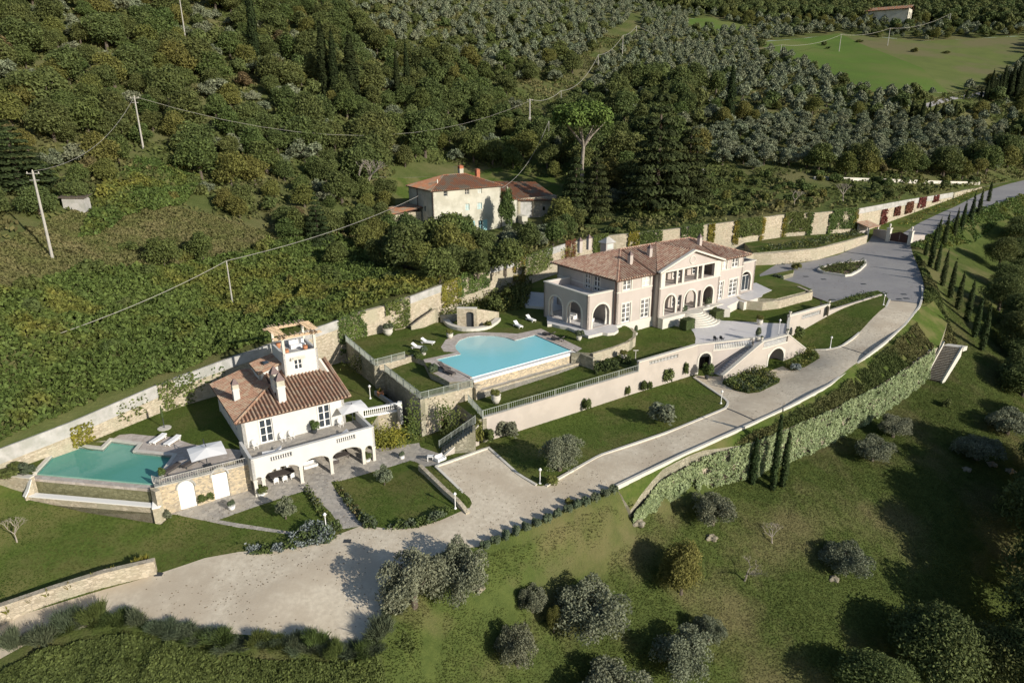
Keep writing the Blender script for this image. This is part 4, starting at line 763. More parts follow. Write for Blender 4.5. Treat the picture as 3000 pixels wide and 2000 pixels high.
# urns on the stone posts
def urn(x, y, z, label, s=1, group='stone urns on the ramparts'):
    t = thing('stone_urn', label, 'urn', (x, y, z), group=group); MBl = MB().lathe([(.16 * s, 0), (.16 * s, .08), (.07 * s, .14), (.1 * s, .22), (.26 * s, .42), (.3 * s, .6), (.24 * s, .62)], (0, 0, 0), 12); part(MBl, 'bowl', M['trim'], t, local=True, smooth=True)
    a = np.random.default_rng(int(x * 10) % 97).normal(size=(70, 3)); a /= np.linalg.norm(a, axis=1)[:, None]; V, F = leafmesh(a * .24 * s + np.array([0, 0, .78 * s]), .16 * s, a, .6, seed=3); o = bpy.data.objects.new('foliage', fastmesh('foliage', V, F, M['box'])); COL.objects.link(o); o.parent = t; return t
for p, zz, lb in ((along(OA, ou, s1, .2, 0), -.4, 'planted stone urn at the top of the lower stair flight'), (along(OA, ou, s2, .2, 0), -.34, 'planted stone urn at the outer corner of the stair landing'), ((44.2, 103.7), 0, 'planted stone urn where curved balustrade meets long wall'), ((53, 109.6), 0, 'planted stone urn at the end of the tall wall by the driveway')):
    urn(p[0], p[1], zz + .0, lb, .8)
# ---------------------------------------------------------------- other garden walls
solidwall('garden_wall', 'curved stone wall with lawn on top beside the pool end', 'wall', [(1738, 1036, -.4), (1760, 1030, -.4), (1800, 1018, -.4), (1840, 1003, -.4), (1862, 988, -.4), (1864, 972, -.4), (1852, 960, -.4)], -1.9, 'stone', .45)
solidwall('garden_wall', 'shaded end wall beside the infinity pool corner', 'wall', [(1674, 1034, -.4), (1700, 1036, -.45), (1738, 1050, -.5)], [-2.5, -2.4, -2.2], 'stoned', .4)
solidwall('garden_wall', 'low curved stone wall between villa lawn and driveway yard', 'wall', [(2158, 868, -.05), (2165, 876, -.05), (2185, 882, -.05), (2235, 886, -.05), (2285, 880, -.05), (2330, 868, -.05), (2382, 855, -.05)], -1.7, 'stone', .4)
solidwall('garden_wall', 'stone pier at the driveway corner of the curved lawn wall', 'wall', [(2382, 855, -.05), (2342, 838, -.05)], -1.5, 'stone', .5)
solidwall('garden_wall', 'curved stone wall holding the planting bed above the yard', 'wall', [(2185, 752, 1.8), (2207, 743, 1.8), (2260, 742, 1.8), (2320, 737, 1.9), (2395, 727, 2.0), (2470, 710, 2.1), (2541, 689, 2.2)], [-1.2, -1.2, -1, -.9, -.7, -.3, .4], 'stone', .5, o=-.1)
solidwall('garden_wall', 'low stone wall descending beside the parking bay', 'wall', [(1225, 1362, -5.6), (1262, 1398, -5.7), (1300, 1435, -5.8), (1336, 1466, -5.95), (1352, 1485, -6.2), (1365, 1503, -6.5)], [-7, -7, -7, -7, -7, -7.1], 'stone', .45)
solidwall('garden_wall', 'sunlit stone wall beside the lower end of the gravel drive', 'wall', [(-260, 1905, -7.6), (-100, 1827, -7.4), (0, 1773, -7.1), (150, 1722, -6.8), (300, 1675, -6.5), (452, 1640, -6.4)], [-9.6, -9.2, -8.9, -8.6, -8.3, -7.9], 'stone', .6, o=-.2)
solidwall('garden_wall', 'short stone wall left of the green pool basin', 'wall', [(-250, 1372, -3.3), (0, 1392, -3.35), (88, 1402, -3.4)], [-5.2, -5.2, -5.3], 'stone', .5, cap='trim')
def curb(pts, label, m='trim', h=.14, t=.3, name='kerb'):
    P_ = resample(pts, 1.0); mb = MB(); z = ground(P_[:, 0], P_[:, 1]) if P_.shape[1] < 3 else P_[:, 2]; strip(mb, P_, z - .3, z + h, t, -t / 2); o = mb.build(name, M[m]); tag(o, label, 'kerb'); return o
curb([tuple(G(2701, 838, -1)), tuple(G(2703, 870, -1.25))] + [tuple(p) for p in edge_d], 'pale kerb along the outer edge of the driveway', h=.22)
curb([tuple(G(*p)) for p in ((1276.6, 1367, -5.9), (1431, 1311.6, -5.8), (1519, 1391, -6.2), (1571.5, 1421.6, -6.3))], 'pale kerb round the square gravel parking bay')
curb([tuple(G(*p)) for p in ((1276.6, 1367, -5.9), (1377, 1464, -6.6), (1384, 1478, -6.65), (1378, 1490, -6.7), (1366, 1500, -6.7))], 'rounded kerb end beside the parking bay lamp')
curb([tuple(G(*p)) for p in ((1600, 1424, -6.3), (1617.8, 1412, -6.2), (1758, 1334, -5.85), (1950, 1268.6, -5.3), (2000, 1249, -5.2), (2125, 1197, -4.9), (2135, 1181.7, -4.9), (2120, 1166, -4.9), (2033, 1106, -4.9))], 'pale kerb along the lawn below the rampart')
curb([tuple(G(*p)) for p in ((2377.6, 1026, -4.0), (2418.4, 1024.8, -3.7), (2444, 1022, -3.6), (2464, 1015.8, -3.4), (2497, 993, -3), (2535.7, 959.7, -2.4), (2574, 918.9, -1.8), (2597, 898, -1.45), (2606, 878, -1.3))], 'pale kerb along the wedge shaped lawn')
isl = thing('flower_bed', 'teardrop island bed with stone edging in the asphalt yard', 'flower bed', (island[0][0], island[0][1], -.8))
mb = MB(); ic = island + [island[0]]; strip(mb, ic, -1.4, [float(z_mid(*p)[0]) + .42 for p in ic], .45, -.3); part(mb, 'stone_edging', M['trim'], isl)
ISL_C = np.mean(island, 0)
# drain lines across the drive
for a, b, lb in (((2464, 1016, -3.4), (2546, 1040, -2.95), 'dark drain channel across the upper gravel drive'), ((2127, 1197, -4.9), (2212, 1234, -4.75), 'dark drain channel across the drive below the stair'), ((2607, 880, -1.28), (2692, 889, -1.35), 'drain channel where asphalt meets gravel')):
    Q = resample([tuple(G(*a)), tuple(G(*b))], .8); z = z_mid(Q[:, 0], Q[:, 1]); mb = MB(); strip(mb, Q, z - .05, z + .025, .22); tag(mb.build('drain_channel', M['dark']), lb, 'drain')
for x, y, z, lb in ((1018, 1586, -7.1, 'small square drain grate near the paved path'), (466, 1681, -7.8, 'drain grate at the end of the sunlit stone wall')):
    p = G(x, y, z); z = float(z_mid(p[0], p[1])[0]); tag(MB().box(p[0] - .35, p[0] + .35, p[1] - .25, p[1] + .25, z - .05, z + .03).build('drain_grate', M['dark']), lb, 'drain')
for k, (x, y) in enumerate(((2361, 810), (2413, 818), (2530, 832), (2441, 878), (2648, 862), (2655, 874), (2634, 876))):
    p = hit(x, y, z_mid); tag(MB().box(p[0] - .45, p[0] + .45, p[1] - .35, p[1] + .35, p[2] - .05, p[2] + .03).build('manhole_cover', M['dark']), 'dark manhole cover set in the asphalt yard', 'manhole cover', 'manhole covers in the asphalt')
# ================================================================ POOLS
def poly_ring(mb, poly, z0, z1, t, o=0):
    Q = list(poly) + [poly[0]]; return strip(mb, Q, z0, z1, t, o)
def area(P): return sum(P[i][0] * P[(i + 1) % len(P)][1] - P[(i + 1) % len(P)][0] * P[i][1] for i in range(len(P)))
def basin(root, poly, zt, zb, m):
    if area(poly) < 0: poly = poly[::-1]
    n = len(poly); mb = MB(); mb.add([(*p, zt) for p in poly] + [(*p, zb) for p in poly], [((i + 1) % n, i, i + n, (i + 1) % n + n) for i in range(n)]); tri = tessellate_polygon([[Vector((*p, 0)) for p in poly]]); mb.add([(*p, zb) for p in poly], tri)
    part(mb, 'basin', M[m], root)
def sheet(name, poly, z, m, kind='structure'):
    tri = tessellate_polygon([[Vector((*p, 0)) for p in poly]]); fs = []
    for t in tri:
        A, B, C_ = (poly[i] for i in t); fs.append(t if (B[0] - A[0]) * (C_[1] - A[1]) - (B[1] - A[1]) * (C_[0] - A[0]) > 0 else (t[0], t[2], t[1]))
    o = MB().add([(*p, z) for p in poly], fs).build(name, M[m]); o['kind'] = kind; return o
bw = bp_water if area(bp_water) > 0 else bp_water[::-1]
big = thing('swimming_pool', 'turquoise infinity pool with a rounded shallow end by the villa', 'swimming pool', (*np.mean(bp_water, 0), -.5))
basin(big, bw, -.44, -1.75, 'poolpale')
shallow(M['waterblue'], tuple(G(1425, 990, -.5)), 9.5, (.60, .90, .88)); sheet('pool_water', bw, -.53, 'waterblue')
def arc_steps():
    c_ = G(1415, 1030, -.5); mb = MB()
    for k, (r, z) in enumerate(((7.4, -1.35), (5.9, -1.1), (5.0, -.9), (4.2, -.75))):
        pass
    # shallow shelf and steps in the rounded end
    sh = xy([(1345, 1037), (1336, 1024), (1334, 1012), (1345, 998), (1370, 988), (1405, 984), (1450, 985), (1485, 990), (1506, 997), (1470, 1018)], -.9)
    mb.prism(sh, -1.74, -1.15)
    for k, f in enumerate((.25, .45, .62)):
        q = np.array(sh); far = G(1500, 992, -.9)[:2]; near = G(1445, 984, -.9)[:2]
        P_ = [tuple(far), tuple(G(1485, 990, -.9)[:2]), tuple(G(1450, 985, -.9)[:2]), tuple(G(1420, 984, -.9)[:2])]; base = G(1440 - 40 * 0, 1024, -.9)[:2]
        inner = [tuple(np.array(p) * (1 - f * .55) + base * f * .55) for p in P_[::-1]]
        mb.prism(P_ + inner, -1.14, -1.12 + .5 - .13 * (k + 1) + .002 * k)
    part(mb, 'steps', M['poolpale'], big)
arc_steps()
# coping between water and deck footprint; white infinity edge on the near long side
A0 = np.array(bp_water[-1]); A1 = np.array(bp_water[-2]); dA = (A1 - A0) / np.linalg.norm(A1 - A0); LA = np.linalg.norm(A1 - A0); nA = np.array([dA[1], -dA[0]])
ring = [p for p in bp_water[:-1]]; ringl = ring if area(bp_water) > 0 else ring
mb = MB(); s_ = 1 if area(bp_water) > 0 else -1; strip(mb, bp_water[:-1], -1.0, -.415, .38 , 0 if s_ < 0 else -.38); strip(mb, [bp_water[-1], bp_water[0]], -1.0, -.412, .38, 0 if s_ < 0 else -.38); part(mb, 'coping', M['poolpaving'], big)
mb = MB(); mb.prism([tuple(A0 - dA * .3), tuple(A1 + dA * .2), tuple(A1 + dA * .2 + nA * .75), tuple(A0 - dA * .3 + nA * .75)], -.86, -.50); part(mb, 'infinity_edge', M['whitepaint'], big)
mb = MB(); mb.prism([tuple(A0 - dA * .2 + nA * .1), tuple(A1 + nA * .1), tuple(A1 + nA * .68), tuple(A0 - dA * .2 + nA * .68)], -3.2, -.865); part(mb, 'stone_face', M['stonec'], big)
ct = thing('catch_basin', 'narrow stone catch basin below the infinity edge', 'basin', (*(A0 + nA), -2.6))
mb = MB(); b0 = A0 + nA * 1.9 - dA * .6; b1 = A1 + nA * 1.9 + dA * .4; strip(mb, [tuple(b0), tuple(b1)], -3.4, -1.75, .35, -.0); strip(mb, [tuple(A0 + nA * .4 - dA * .6), tuple(b0)], -3.6, -1.1, .3, -.15); part(mb, 'stone_rim', M['stone'], ct)
mb = MB(); mb.prism([tuple(A0 + nA * .6 - dA * .6), tuple(A1 + nA * .6 + dA * .4), tuple(b1), tuple(b0)], -3, -1.95); part(mb, 'wet_channel', M['concrete'], ct)
# green pool
gw = gp_water if area(gp_water) > 0 else gp_water[::-1]
gp = thing('swimming_pool', 'green stepped infinity pool beside the guest house', 'swimming pool', (*np.mean(gp_water, 0), -3.7))
basin(gp, gw, -3.6, -5.1, 'pooldark'); shallow(M['watergreen'], tuple(G(360, 1310, -3.7)), 6.5, (.20, .48, .38)); sheet('pool_water', gw, -3.78, 'watergreen')
Gp = gp_water; mb = MB(); s_ = area(gp_water) > 0
strip(mb, Gp, -4.3, -3.42, .42, -.42 if s_ else 0); part(mb, 'coping', M['trim'], gp)
mb = MB()
for k in range(3):
    a = xy([(327 - 4 * k, 1300 + 4 * k, -3.9 - .2 * k), (404 - 4 * k, 1308 + 5 * k, -3.9 - .2 * k), (399 - 5 * k, 1318 + 5 * k, -3.9 - .2 * k), (316 - 6 * k, 1309 + 6 * k, -3.9 - .2 * k)]); mb.prism(a, -5.05, -3.95 - .22 * k)
part(mb, 'steps', M['pooldark'], gp)
g0 = np.array(Gp[0]); g1 = np.array(Gp[-1]); dg = (g1 - g0) / np.linalg.norm(g1 - g0); ng = np.array([dg[1], -dg[0]]); 
mb = MB(); mb.prism([tuple(g0), tuple(g1), tuple(g1 + ng * .7), tuple(g0 + ng * .7)], -4.05, -3.76); part(mb, 'infinity_edge', M['poolpaving'], gp)
mb = MB(); mb.prism([tuple(g0 + ng * .1), tuple(g1 + ng * .1), tuple(g1 + ng * .64), tuple(g0 + ng * .64)], -6.6, -4.055); part(mb, 'stone_face', M['dampstone'], gp)
L_ = np.linalg.norm(g1 - g0)
h0 = G(68, 1452, -5.05)[:2]; h1 = G(466, 1487, -5.2)[:2]; k0 = G(86, 1402, -3.5)[:2]; k1 = G(470, 1440, -4.6)[:2]
cb2 = thing('catch_basin', 'white rimmed catch basin in front of the green pool', 'basin', (*((h0 + h1) / 2), -6.5))
out = [tuple(k0), tuple(h0), tuple(h1), tuple(k1)]
mb = MB(); strip(mb, [tuple(k0), tuple(k0 * .45 + h0 * .55), tuple(h0)], -7.2, [-3.5, -4.55, -5.1], .55, 0); strip(mb, [tuple(h0), tuple(h1)], -7.8, [-5.12, -5.25], .6, 0); strip(mb, [tuple(h1), tuple(k1)], -7.8, [-5.25, -4.7], .6, 0); part(mb, 'stone_wall', M['stone'], cb2)
mb = MB(); strip(mb, [tuple(k0), tuple(k0 * .45 + h0 * .55), tuple(h0)], [-3.5, -4.55, -5.1], [-3.38, -4.43, -4.98], .62, -.04); strip(mb, [tuple(h0), tuple(h1)], [-5.1, -5.24], [-4.98, -5.12], .68, -.05); strip(mb, [tuple(h1), tuple(k1)], [-5.24, -4.7], [-5.12, -4.58], .68, -.05); part(mb, 'white_rim', M['whitepaint'], cb2)
sheet('basin_water', [tuple(k0), tuple(h0), tuple(h1), tuple(k1)], -5.6, 'waterthin')
mb = MB(); mb.prism([tuple(k0), tuple(h0), tuple(h1), tuple(k1)], -7.5, -5.85); part(mb, 'basin_floor', M['dampstone'], cb2)
# stone wall with two white arched doors below the sun deck
q0 = G(470, 1512, -6.75); q1 = HF.w(-.5, -3.4, -6.7); sw = thing('arched_stone_wall', 'stone wall with two white arched doors below the sun deck', 'wall', (*((q0 + q1) / 2)[:2], -6.7))
dq = (q1 - q0)[:2]; LQ = np.linalg.norm(dq); dq /= LQ
def sq(px, py):
    nrm = np.array([-dq[1], dq[0], 0]); r = ray(px, py); t = (q0 - CC) @ nrm / (r @ nrm); p = CC + t * r; return float((p[:2] - q0[:2]) @ dq), float(p[2])
d1a, d1b = sq(531, 1490)[0], sq(578, 1470)[0]; d2a, d2b = sq(630, 1455)[0], sq(674, 1436)[0]; dt1, dt2 = sq(553, 1405)[1], sq(647, 1371)[1]
mb = MB(); mb.panel(q0, q1, -7.3, -3.5, [(d1a, d1b, -6.72, dt1, 1), (d2a, d2b, -6.72, dt2, 1)], .5); part(mb, 'masonry', M['stonec'], sw)
mb = MB(); strip(mb, [q0, q1], -3.5, -3.36, .62, -.06); part(mb, 'coping', M['concrete'], sw)
for a, b, tp in ((d1a, d1b, dt1), (d2a, d2b, dt2)):
    mb = MB(); mb.panel(along(q0, dq, a, .16, 0), along(q0, dq, b, .16, 0), -6.75, tp, [], .08, top=[(0, -6.75), (b - a, -6.75)] + [((b - a) / 2 * (1 + math.cos(q)), tp - (b - a) / 2 * (1 - math.sin(q))) for q in np.linspace(0, math.pi, 12)]); part(mb, 'arched_door', M['whitepaint'], sw)
    mb = MB(); rr = (b - a) / 2; ar = [along(q0, dq, a + rr + (rr + .1) * math.cos(q), -.04, tp - rr + (rr + .1) * math.sin(q)) for q in np.linspace(0, math.pi, 14)]; mb.tube(ar, .1, 5); part(mb, 'arch_surround', M['concrete'], sw)
k9 = G(452, 1430, -3.5)
solidwall('garden_wall', 'stone corner joining green pool basin to the arched wall', 'wall', [(452, 1428, -3.5), (466, 1436, -3.5)], -6.9, 'stone', .5, o=-.4)
mb = MB(); strip(mb, [tuple(k9[:2]), tuple(q0[:2])], -7.2, -3.45, .4); tag(mb.build('garden_wall', M['stone']), 'stone flank wall at the deep end of the green pool', 'wall')
railing([tuple(G(448, 1412, -3.4)), tuple(G(470, 1418, -3.4)), (q0[0] + dq[0] * .5, q0[1] + dq[1] * .5, -3.36), (q1[0], q1[1], -3.36)], 'pale low railing on top of the arched stone wall', h=.7, m='concrete', bars=.22, step=2.4, thick=.06)
# ================================================================ BUILDINGS
def roof_plane(mb, poly, n_down, mgap, spacing=.36, r=.085, kind='x'):
    """poly: 3D corners of one slope (local coords); rows of half round cover tiles run down the slope. n_down: plan direction of fall"""
    P = [Vector(p) for p in poly]; dn = Vector((n_down[0], n_down[1], 0)).normalized(); u = Vector((-dn.y, dn.x, 0))
    nrm = (P[1] - P[0]).cross(P[2] - P[0]).normalized()
    if nrm.z < 0: nrm = -nrm
    zof = lambda q: P[0].z - (nrm.x * (q.x - P[0].x) + nrm.y * (q.y - P[0].y)) / nrm.z
    us = [p.dot(u) for p in P]; k = math.floor(min(us) / spacing)
    while k * spacing < max(us):
        c = k * spacing + spacing / 2; xs = []
        for i in range(len(P)):
            a, b = P[i], P[(i + 1) % len(P)]; ua, ub = a.dot(u), b.dot(u)
            if (ua - c) * (ub - c) < 0: t = (c - ua) / (ub - ua); xs.append((a + (b - a) * t).dot(dn))
        k += 1
        if len(xs) < 2: continue
        lo, hi = min(xs), max(xs)
        if hi - lo < .25: continue
        vs = []; fs = []
        for s_ in (lo, hi):
            base = u * c + dn * s_
            for ang in (0, .28, .5, .72, 1):
                q = math.pi * ang; off = u * math.cos(q) * r * 1.15; pt = base + off; z = zof(pt) + math.sin(q) * r * 1.3 + .01; vs.append((pt.x, pt.y, z))
        fs = [(i, i + 1, i + 6, i + 5) for i in range(4)] + [(5, 6, 7, 8, 9)]
        mb.add(vs, fs)
def slab(mb, poly, th=.12):
    n = len(poly); vs = [tuple(p) for p in poly] + [(p[0], p[1], p[2] - th) for p in poly]; A = Vector(poly[0]); 
    nz = (Vector(poly[1]) - A).cross(Vector(poly[2]) - A).z; f = tuple(range(n)); f2 = tuple(range(2 * n - 1, n - 1, -1)); side = [(i, i + n, (i + 1) % n + n, (i + 1) % n) for i in range(n)]
    if nz < 0: f = f[::-1]; f2 = f2[::-1]; side = [s[::-1] for s in side]
    mb.add(vs, [f, f2] + side)
def ridge(mb, a, b, r=.13):
    mb.tube([a, b], r, 6)
def make_roof(root, planes, ridges, mt='tile', sp=.36, name='roof', th=.14, eave_ends=True):
    """planes: (poly, fall dir)"""
    under = MB()
    for poly, d in planes: slab(under, poly, th)
    ro = part(under, name, M['tilegap'], root, local=True)
    mb = MB()
    for poly, d in planes: roof_plane(mb, poly, d, None, sp, sp * .27)
    part(mb, 'tiles', M[mt], ro, local=True)
    mb = MB()
    for a, b in ridges: ridge(mb, a, b, sp * .36)
    if ridges: part(mb, 'ridge_tiles', M[mt], ro, local=True)
    return ro
def wframe(root, side, pos, u0, u1, z0, z1, nx=2, nz=3, fw=.09, name='window', depth=.12, glass='glass', mf='whitepaint', arch=0, surround=0, ms='trim', both=True):
    """window set in a wall. side 'f': wall along +u at v=pos facing -v; 'l': wall along +v at u=pos facing -u (u0,u1 then are v)."""
    T = (lambda a, d, z: (a, pos + d, z)) if side == 'f' else ((lambda a, d, z: (pos + d, a, z)) if side == 'l' else (lambda a, d, z: (pos - d, a, z)))
    def bx(mb, a0, a1, d0, d1, b0, b1):
        p, q = T(a0, d0, b0), T(a1, d1, b1); mb.box(min(p[0], q[0]), max(p[0], q[0]), min(p[1], q[1]), max(p[1], q[1]), b0, b1)
    mb = MB(); d0, d1 = depth, depth + .06
    bx(mb, u0, u0 + fw, d0, d1, z0, z1); bx(mb, u1 - fw, u1, d0, d1, z0, z1); bx(mb, u0, u1, d0 + .002, d1 - .002, z0, z0 + fw); bx(mb, u0, u1, d0 + .002, d1 - .002, z1 - fw, z1)
    for i in range(1, nx): a = u0 + (u1 - u0) * i / nx; w_ = fw * (.75 if nx == 2 or i == nx / 2 else .35); bx(mb, a - w_, a + w_, d0 + .004, d1 - .004, z0, z1)
    for j in range(1, nz): b = z0 + (z1 - z0) * j / nz; bx(mb, u0, u1, d0 + .006, d1 - .006, b - fw * .35, b + fw * .35)
    o = part(mb, name, M[mf], root, local=True)
    g = MB(); bx(g, u0 + .02, u1 - .02, d1 + .01, d1 + .03, z0 + .02, z1 - .02); part(g, 'pane', M[glass], o, local=True)
    if surround:
        s = MB(); w_ = surround; bx(s, u0 - w_, u0 - .003, -.05, .02, z0 - (0 if z0 < .4 else w_), z1 + w_); bx(s, u1 + .003, u1 + w_, -.05, .02, z0 - (0 if z0 < .4 else w_), z1 + w_); bx(s, u0 - .003, u1 + .003, -.047, .02, z1 + .003, z1 + w_)
        if z0 > .4: bx(s, u0 - w_ * 1.3, u1 + w_ * 1.3, -.1, .02, z0 - w_ - .02, z0 - .003)
        part(s, 'surround', M[ms], root, local=True)
    return o
def arch_surround(root, side, pos, u0, u1, z0, zt, w_=.28, m='trim', d=-.06):
    T = (lambda a, z, dd: (a, pos + dd, z)) if side == 'f' else (lambda a, z, dd: (pos + dd, a, z))
    r = (u1 - u0) / 2; c = (u0 + u1) / 2; inner = [(u0, z0)] + [(c + r * math.cos(q), zt - r + r * math.sin(q)) for q in np.linspace(math.pi, 0, 13)] + [(u1, z0)]; R_ = r + w_
    outer = [(u0 - w_, z0)] + [(c + R_ * math.cos(q), zt - r + R_ * math.sin(q)) for q in np.linspace(math.pi, 0, 13)] + [(u1 + w_, z0)]
    n = len(inner); vs = []; 
    for dd in (d, .03):
        vs += [T(a, z, dd) for a, z in inner] + [T(a, z, dd) for a, z in outer]
    fs = []
    for i in range(n - 1): fs += [(i, i + 1, n + i + 1, n + i), (i, 2 * n + i, 2 * n + i + 1, i + 1), (n + i, n + i + 1, 3 * n + i + 1, 3 * n + i)]
    part(MB().add(vs, fs), 'arch_surround', M[m], root, local=True)
def chimney(root, x, y, z, h=1.9, w_=.32, m='beige', cap='tile', pots=True, name='chimney', band=None, peak=1.9):
    mb = MB().box(x - w_, x + w_, y - w_, y + w_, z, z + h); mb.box(x - w_ * 1.15, x + w_ * 1.15, y - w_ * 1.15, y + w_ * 1.15, z + h * .68, z + h * .74)
    o = part(mb, name, M[m], root, local=True); mb = MB(); e = w_ * 1.25; a = z + h
    if band: mb2 = MB().box(x - w_ * 1.02, x + w_ * 1.02, y - w_ * 1.02, y + w_ * 1.02, z + h * .76, z + h + .01); part(mb2, 'brick_band', M[band], o, local=True)
    mb.add([(x - e, y - e, a), (x + e, y - e, a), (x + e, y + e, a), (x - e, y + e, a), (x - e * .15, y - e * .15, a + w_ * peak), (x + e * .15, y - e * .15, a + w_ * peak), (x + e * .15, y + e * .15, a + w_ * peak), (x - e * .15, y + e * .15, a + w_ * peak)], [(0, 1, 5, 4), (1, 2, 6, 5), (2, 3, 7, 6), (3, 0, 4, 7), (4, 5, 6, 7), (3, 2, 1, 0)])
    part(mb, 'cap', M[cap], o, local=True); return o
# ---------------------------------------------------------------- villa
v = thing('villa', 'large beige two storey villa with hipped tile roof and white pediment', 'villa', VF.o, VF.a)
def pn(mb, a, b, *k, **kw): return mb.panel(a, b, *k, **kw)
EV = 7.15
b_ = MB()
win2 = [(1.05, 2.75), (5.2, 6.9)]
pn(b_, (0, 0), (7.85, 0), -2.1, EV, [(1.15, 3.0, .05, 3.1), (5.2, 7.1, .05, 3.1), (1.15, 2.9, 5.15, 6.75), (5.25, 7.0, 5.15, 6.75), (5.4, 7.1, -1.35, -.55)])
pn(b_, (22.3, 0), (30, 0), -2.1, EV, [(1.3, 2.7, .05, 3.1), (4.3, 6.6, .05, 3.1), (2.0, 3.2, 5.15, 6.75), (4.5, 6.3, 5.15, 6.75)])
# panel u is to the left (v+) for +u direction
pn(b_, (0, 14.3), (0, 0), -1, EV, [(14.3 - 7.4, 14.3 - 6.15, 4.35, 6.7), (14.3 - 5.3, 14.3 - 3.9, 4.35, 6.7)])
pn(b_, (30, 0), (30, 14.3), -1, EV, [(3, 4.2, 4.35, 6.7)]); pn(b_, (30, 14.3), (0, 14.3), -1, EV, [])
part(b_, 'walls', M['beige'], v, local=True)
b_ = MB()   # portico with loggia over three arches
pn(b_, (7.85, -1.2), (22.3, -1.2), -1.7, EV + .05, [(1.35, 3.85, .12, 3.3, 1), (6.0, 8.75, .12, 3.3, 1), (10.5, 13.0, .12, 3.3, 1), (4.45, 5.3, .12, 2.9), (9.3, 9.95, .12, 2.9),
   (1.15, 3.6, 4.95, 7.05), (4.05, 4.95, 4.95, 7.05), (5.5, 8.45, 4.95, 7.05), (8.8, 9.65, 4.95, 7.05), (10.15, 12.75, 4.95, 7.05)], .4)
pn(b_, (7.85, 0), (7.85, -1.2), -1.7, EV, []); pn(b_, (22.3, -1.2), (22.3, 0), -1.7, EV, [])
part(b_, 'portico', M['beige'], v, local=True)
mb = MB()
for a in (7.85, 12.1 - .6 + .0, 12.95, 16.45, 17.6, 20.7):
    pass
for a, b in ((8.0, 8.95), (11.48, 11.88), (12.82, 13.32), (16.32, 16.62), (17.52, 17.98), (20.62, 21.0)): mb.box(a, b, -1.29, -1.19, 4.85, 7.1)
mb.box(7.75, 22.4, -1.34, -1.19, 4.6, 4.84); mb.box(7.75, 22.4, -1.36, -1.19, 7.12, 7.4); mb.box(21.05, 22.25, -1.27, -1.19, 4.85, 7.1)
part(mb, 'portico_trim', M['trim'], v, local=True)
for a0_, a1_ in ((9.2, 11.7), (13.85, 16.6), (18.35, 20.85)): arch_surround(v, 'f', -1.2, a0_, a1_, .12, 3.3, .3)
# pediment
PT = 9.75; mb = MB(); mb.prism([(7.7, -1.2), (22.45, -1.2), (22.45, -.9), (7.7, -.9)], 7.41, 7.42)
mb.add([(7.7, -1.2, 7.4), (22.45, -1.2, 7.4), (15.08, -1.2, PT), (7.7, -.9, 7.4), (22.45, -.9, 7.4), (15.08, -.9, PT)], [(0, 1, 2), (3, 5, 4), (0, 3, 4, 1)])
part(mb, 'pediment', M['beige'], v, local=True)
mb = MB()
for sx in (-1, 1):
    x0_, x1_ = 15.08 + sx * 7.75, 15.08
    for yy0, yy1, th in ((-1.75, -1.15, .16), (-1.75, 2.2, .1)):
        A_ = [(x0_, yy0, 7.36), (x1_, yy0, PT + .18), (x1_, yy1 + (3.6 if yy1 > 0 else 0), PT + .18), (x0_, yy1 if yy1 < 0 else .2, 7.36)]
        if yy1 < 0: slab(mb, [(p[0], p[1], p[2] + .14) for p in A_], .3)
part(mb, 'cornice', M['trim'], v, local=True)
mb = MB(); mb.tube([(15.08 + .62 * math.cos(q), -1.22, 8.35 + .62 * math.sin(q)) for q in np.linspace(0, 2 * math.pi, 25)], .11, 6); o_ = part(mb, 'round_window', M['trim'], v, local=True)
mb = MB(); mb.tube([(15.08, -1.24, 8.35), (15.08, -1.16, 8.35)], .52, 20); part(mb, 'blind_panel', M['beige'], o_, local=True)
# interiors of the loggias
mb = MB(); mb.box(7.9, 22.2, 1.6, 1.75, 0, 7.1); mb.box(7.9, 22.25, -.79, 1.6, -.2, .08); mb.box(7.9, 22.25, -.79, 1.6, 4.5, 4.9); mb.box(7.9, 22.25, -.79, 1.6, 7.08, 7.14); mb.box(7.9, 8.0, -.79, 1.6, .08, 7.08); mb.box(22.15, 22.25, -.79, 1.6, .08, 7.08); part(mb, 'loggia_interior', M['beige'], v, local=True)
wframe(v, 'f', 1.5, 9.3, 11.6, 1.0, 3.2, 4, 4, .09, surround=.15, depth=-.08); wframe(v, 'f', 1.5, 13.9, 16.7, .1, 3.2, 4, 4, .09, 'door', surround=.15, depth=-.08); wframe(v, 'f', 1.5, 9.5, 11.3, 5.0, 6.9, 2, 3, .09, surround=.15, depth=-.08); wframe(v, 'f', 1.5, 13.7, 16.2, 5.0, 6.9, 2, 3, .09, surround=.15, depth=-.08); wframe(v, 'f', 1.5, 18.4, 20.4, 5.0, 6.9, 2, 3, .09, glass='glass', depth=-.08)
for a, b in ((1.15, 3.0), (5.2, 7.1), (23.6, 25.0), (26.6, 28.9)): wframe(v, 'f', 0, a, b, .05, 3.1, 2, 4, .13, 'french_window', surround=.22, glass='glasslight')
for a, b, g in ((1.15, 2.9, 'glass'), (5.25, 7.0, 'palecurtain'), (24.3, 25.5, 'palecurtain'), (26.8, 28.6, 'glass')): wframe(v, 'f', 0, a, b, 5.15, 6.75, 2, 2, .12, surround=.2, glass='glasslight' if g == 'glass' else g)
wframe(v, 'f', 0, 5.4, 7.1, -1.35, -.55, 2, 2, .08, 'cellar_window', surround=.12)
for a, b in ((6.15, 7.4), (3.9, 5.3)): wframe(v, 'l', 0, a, b, 4.35, 6.7, 2, 3, .12, 'french_window', surround=.2)
wframe(v, 'r', 30, 3, 4.2, 4.35, 6.7, 2, 3, .12, 'french_window')
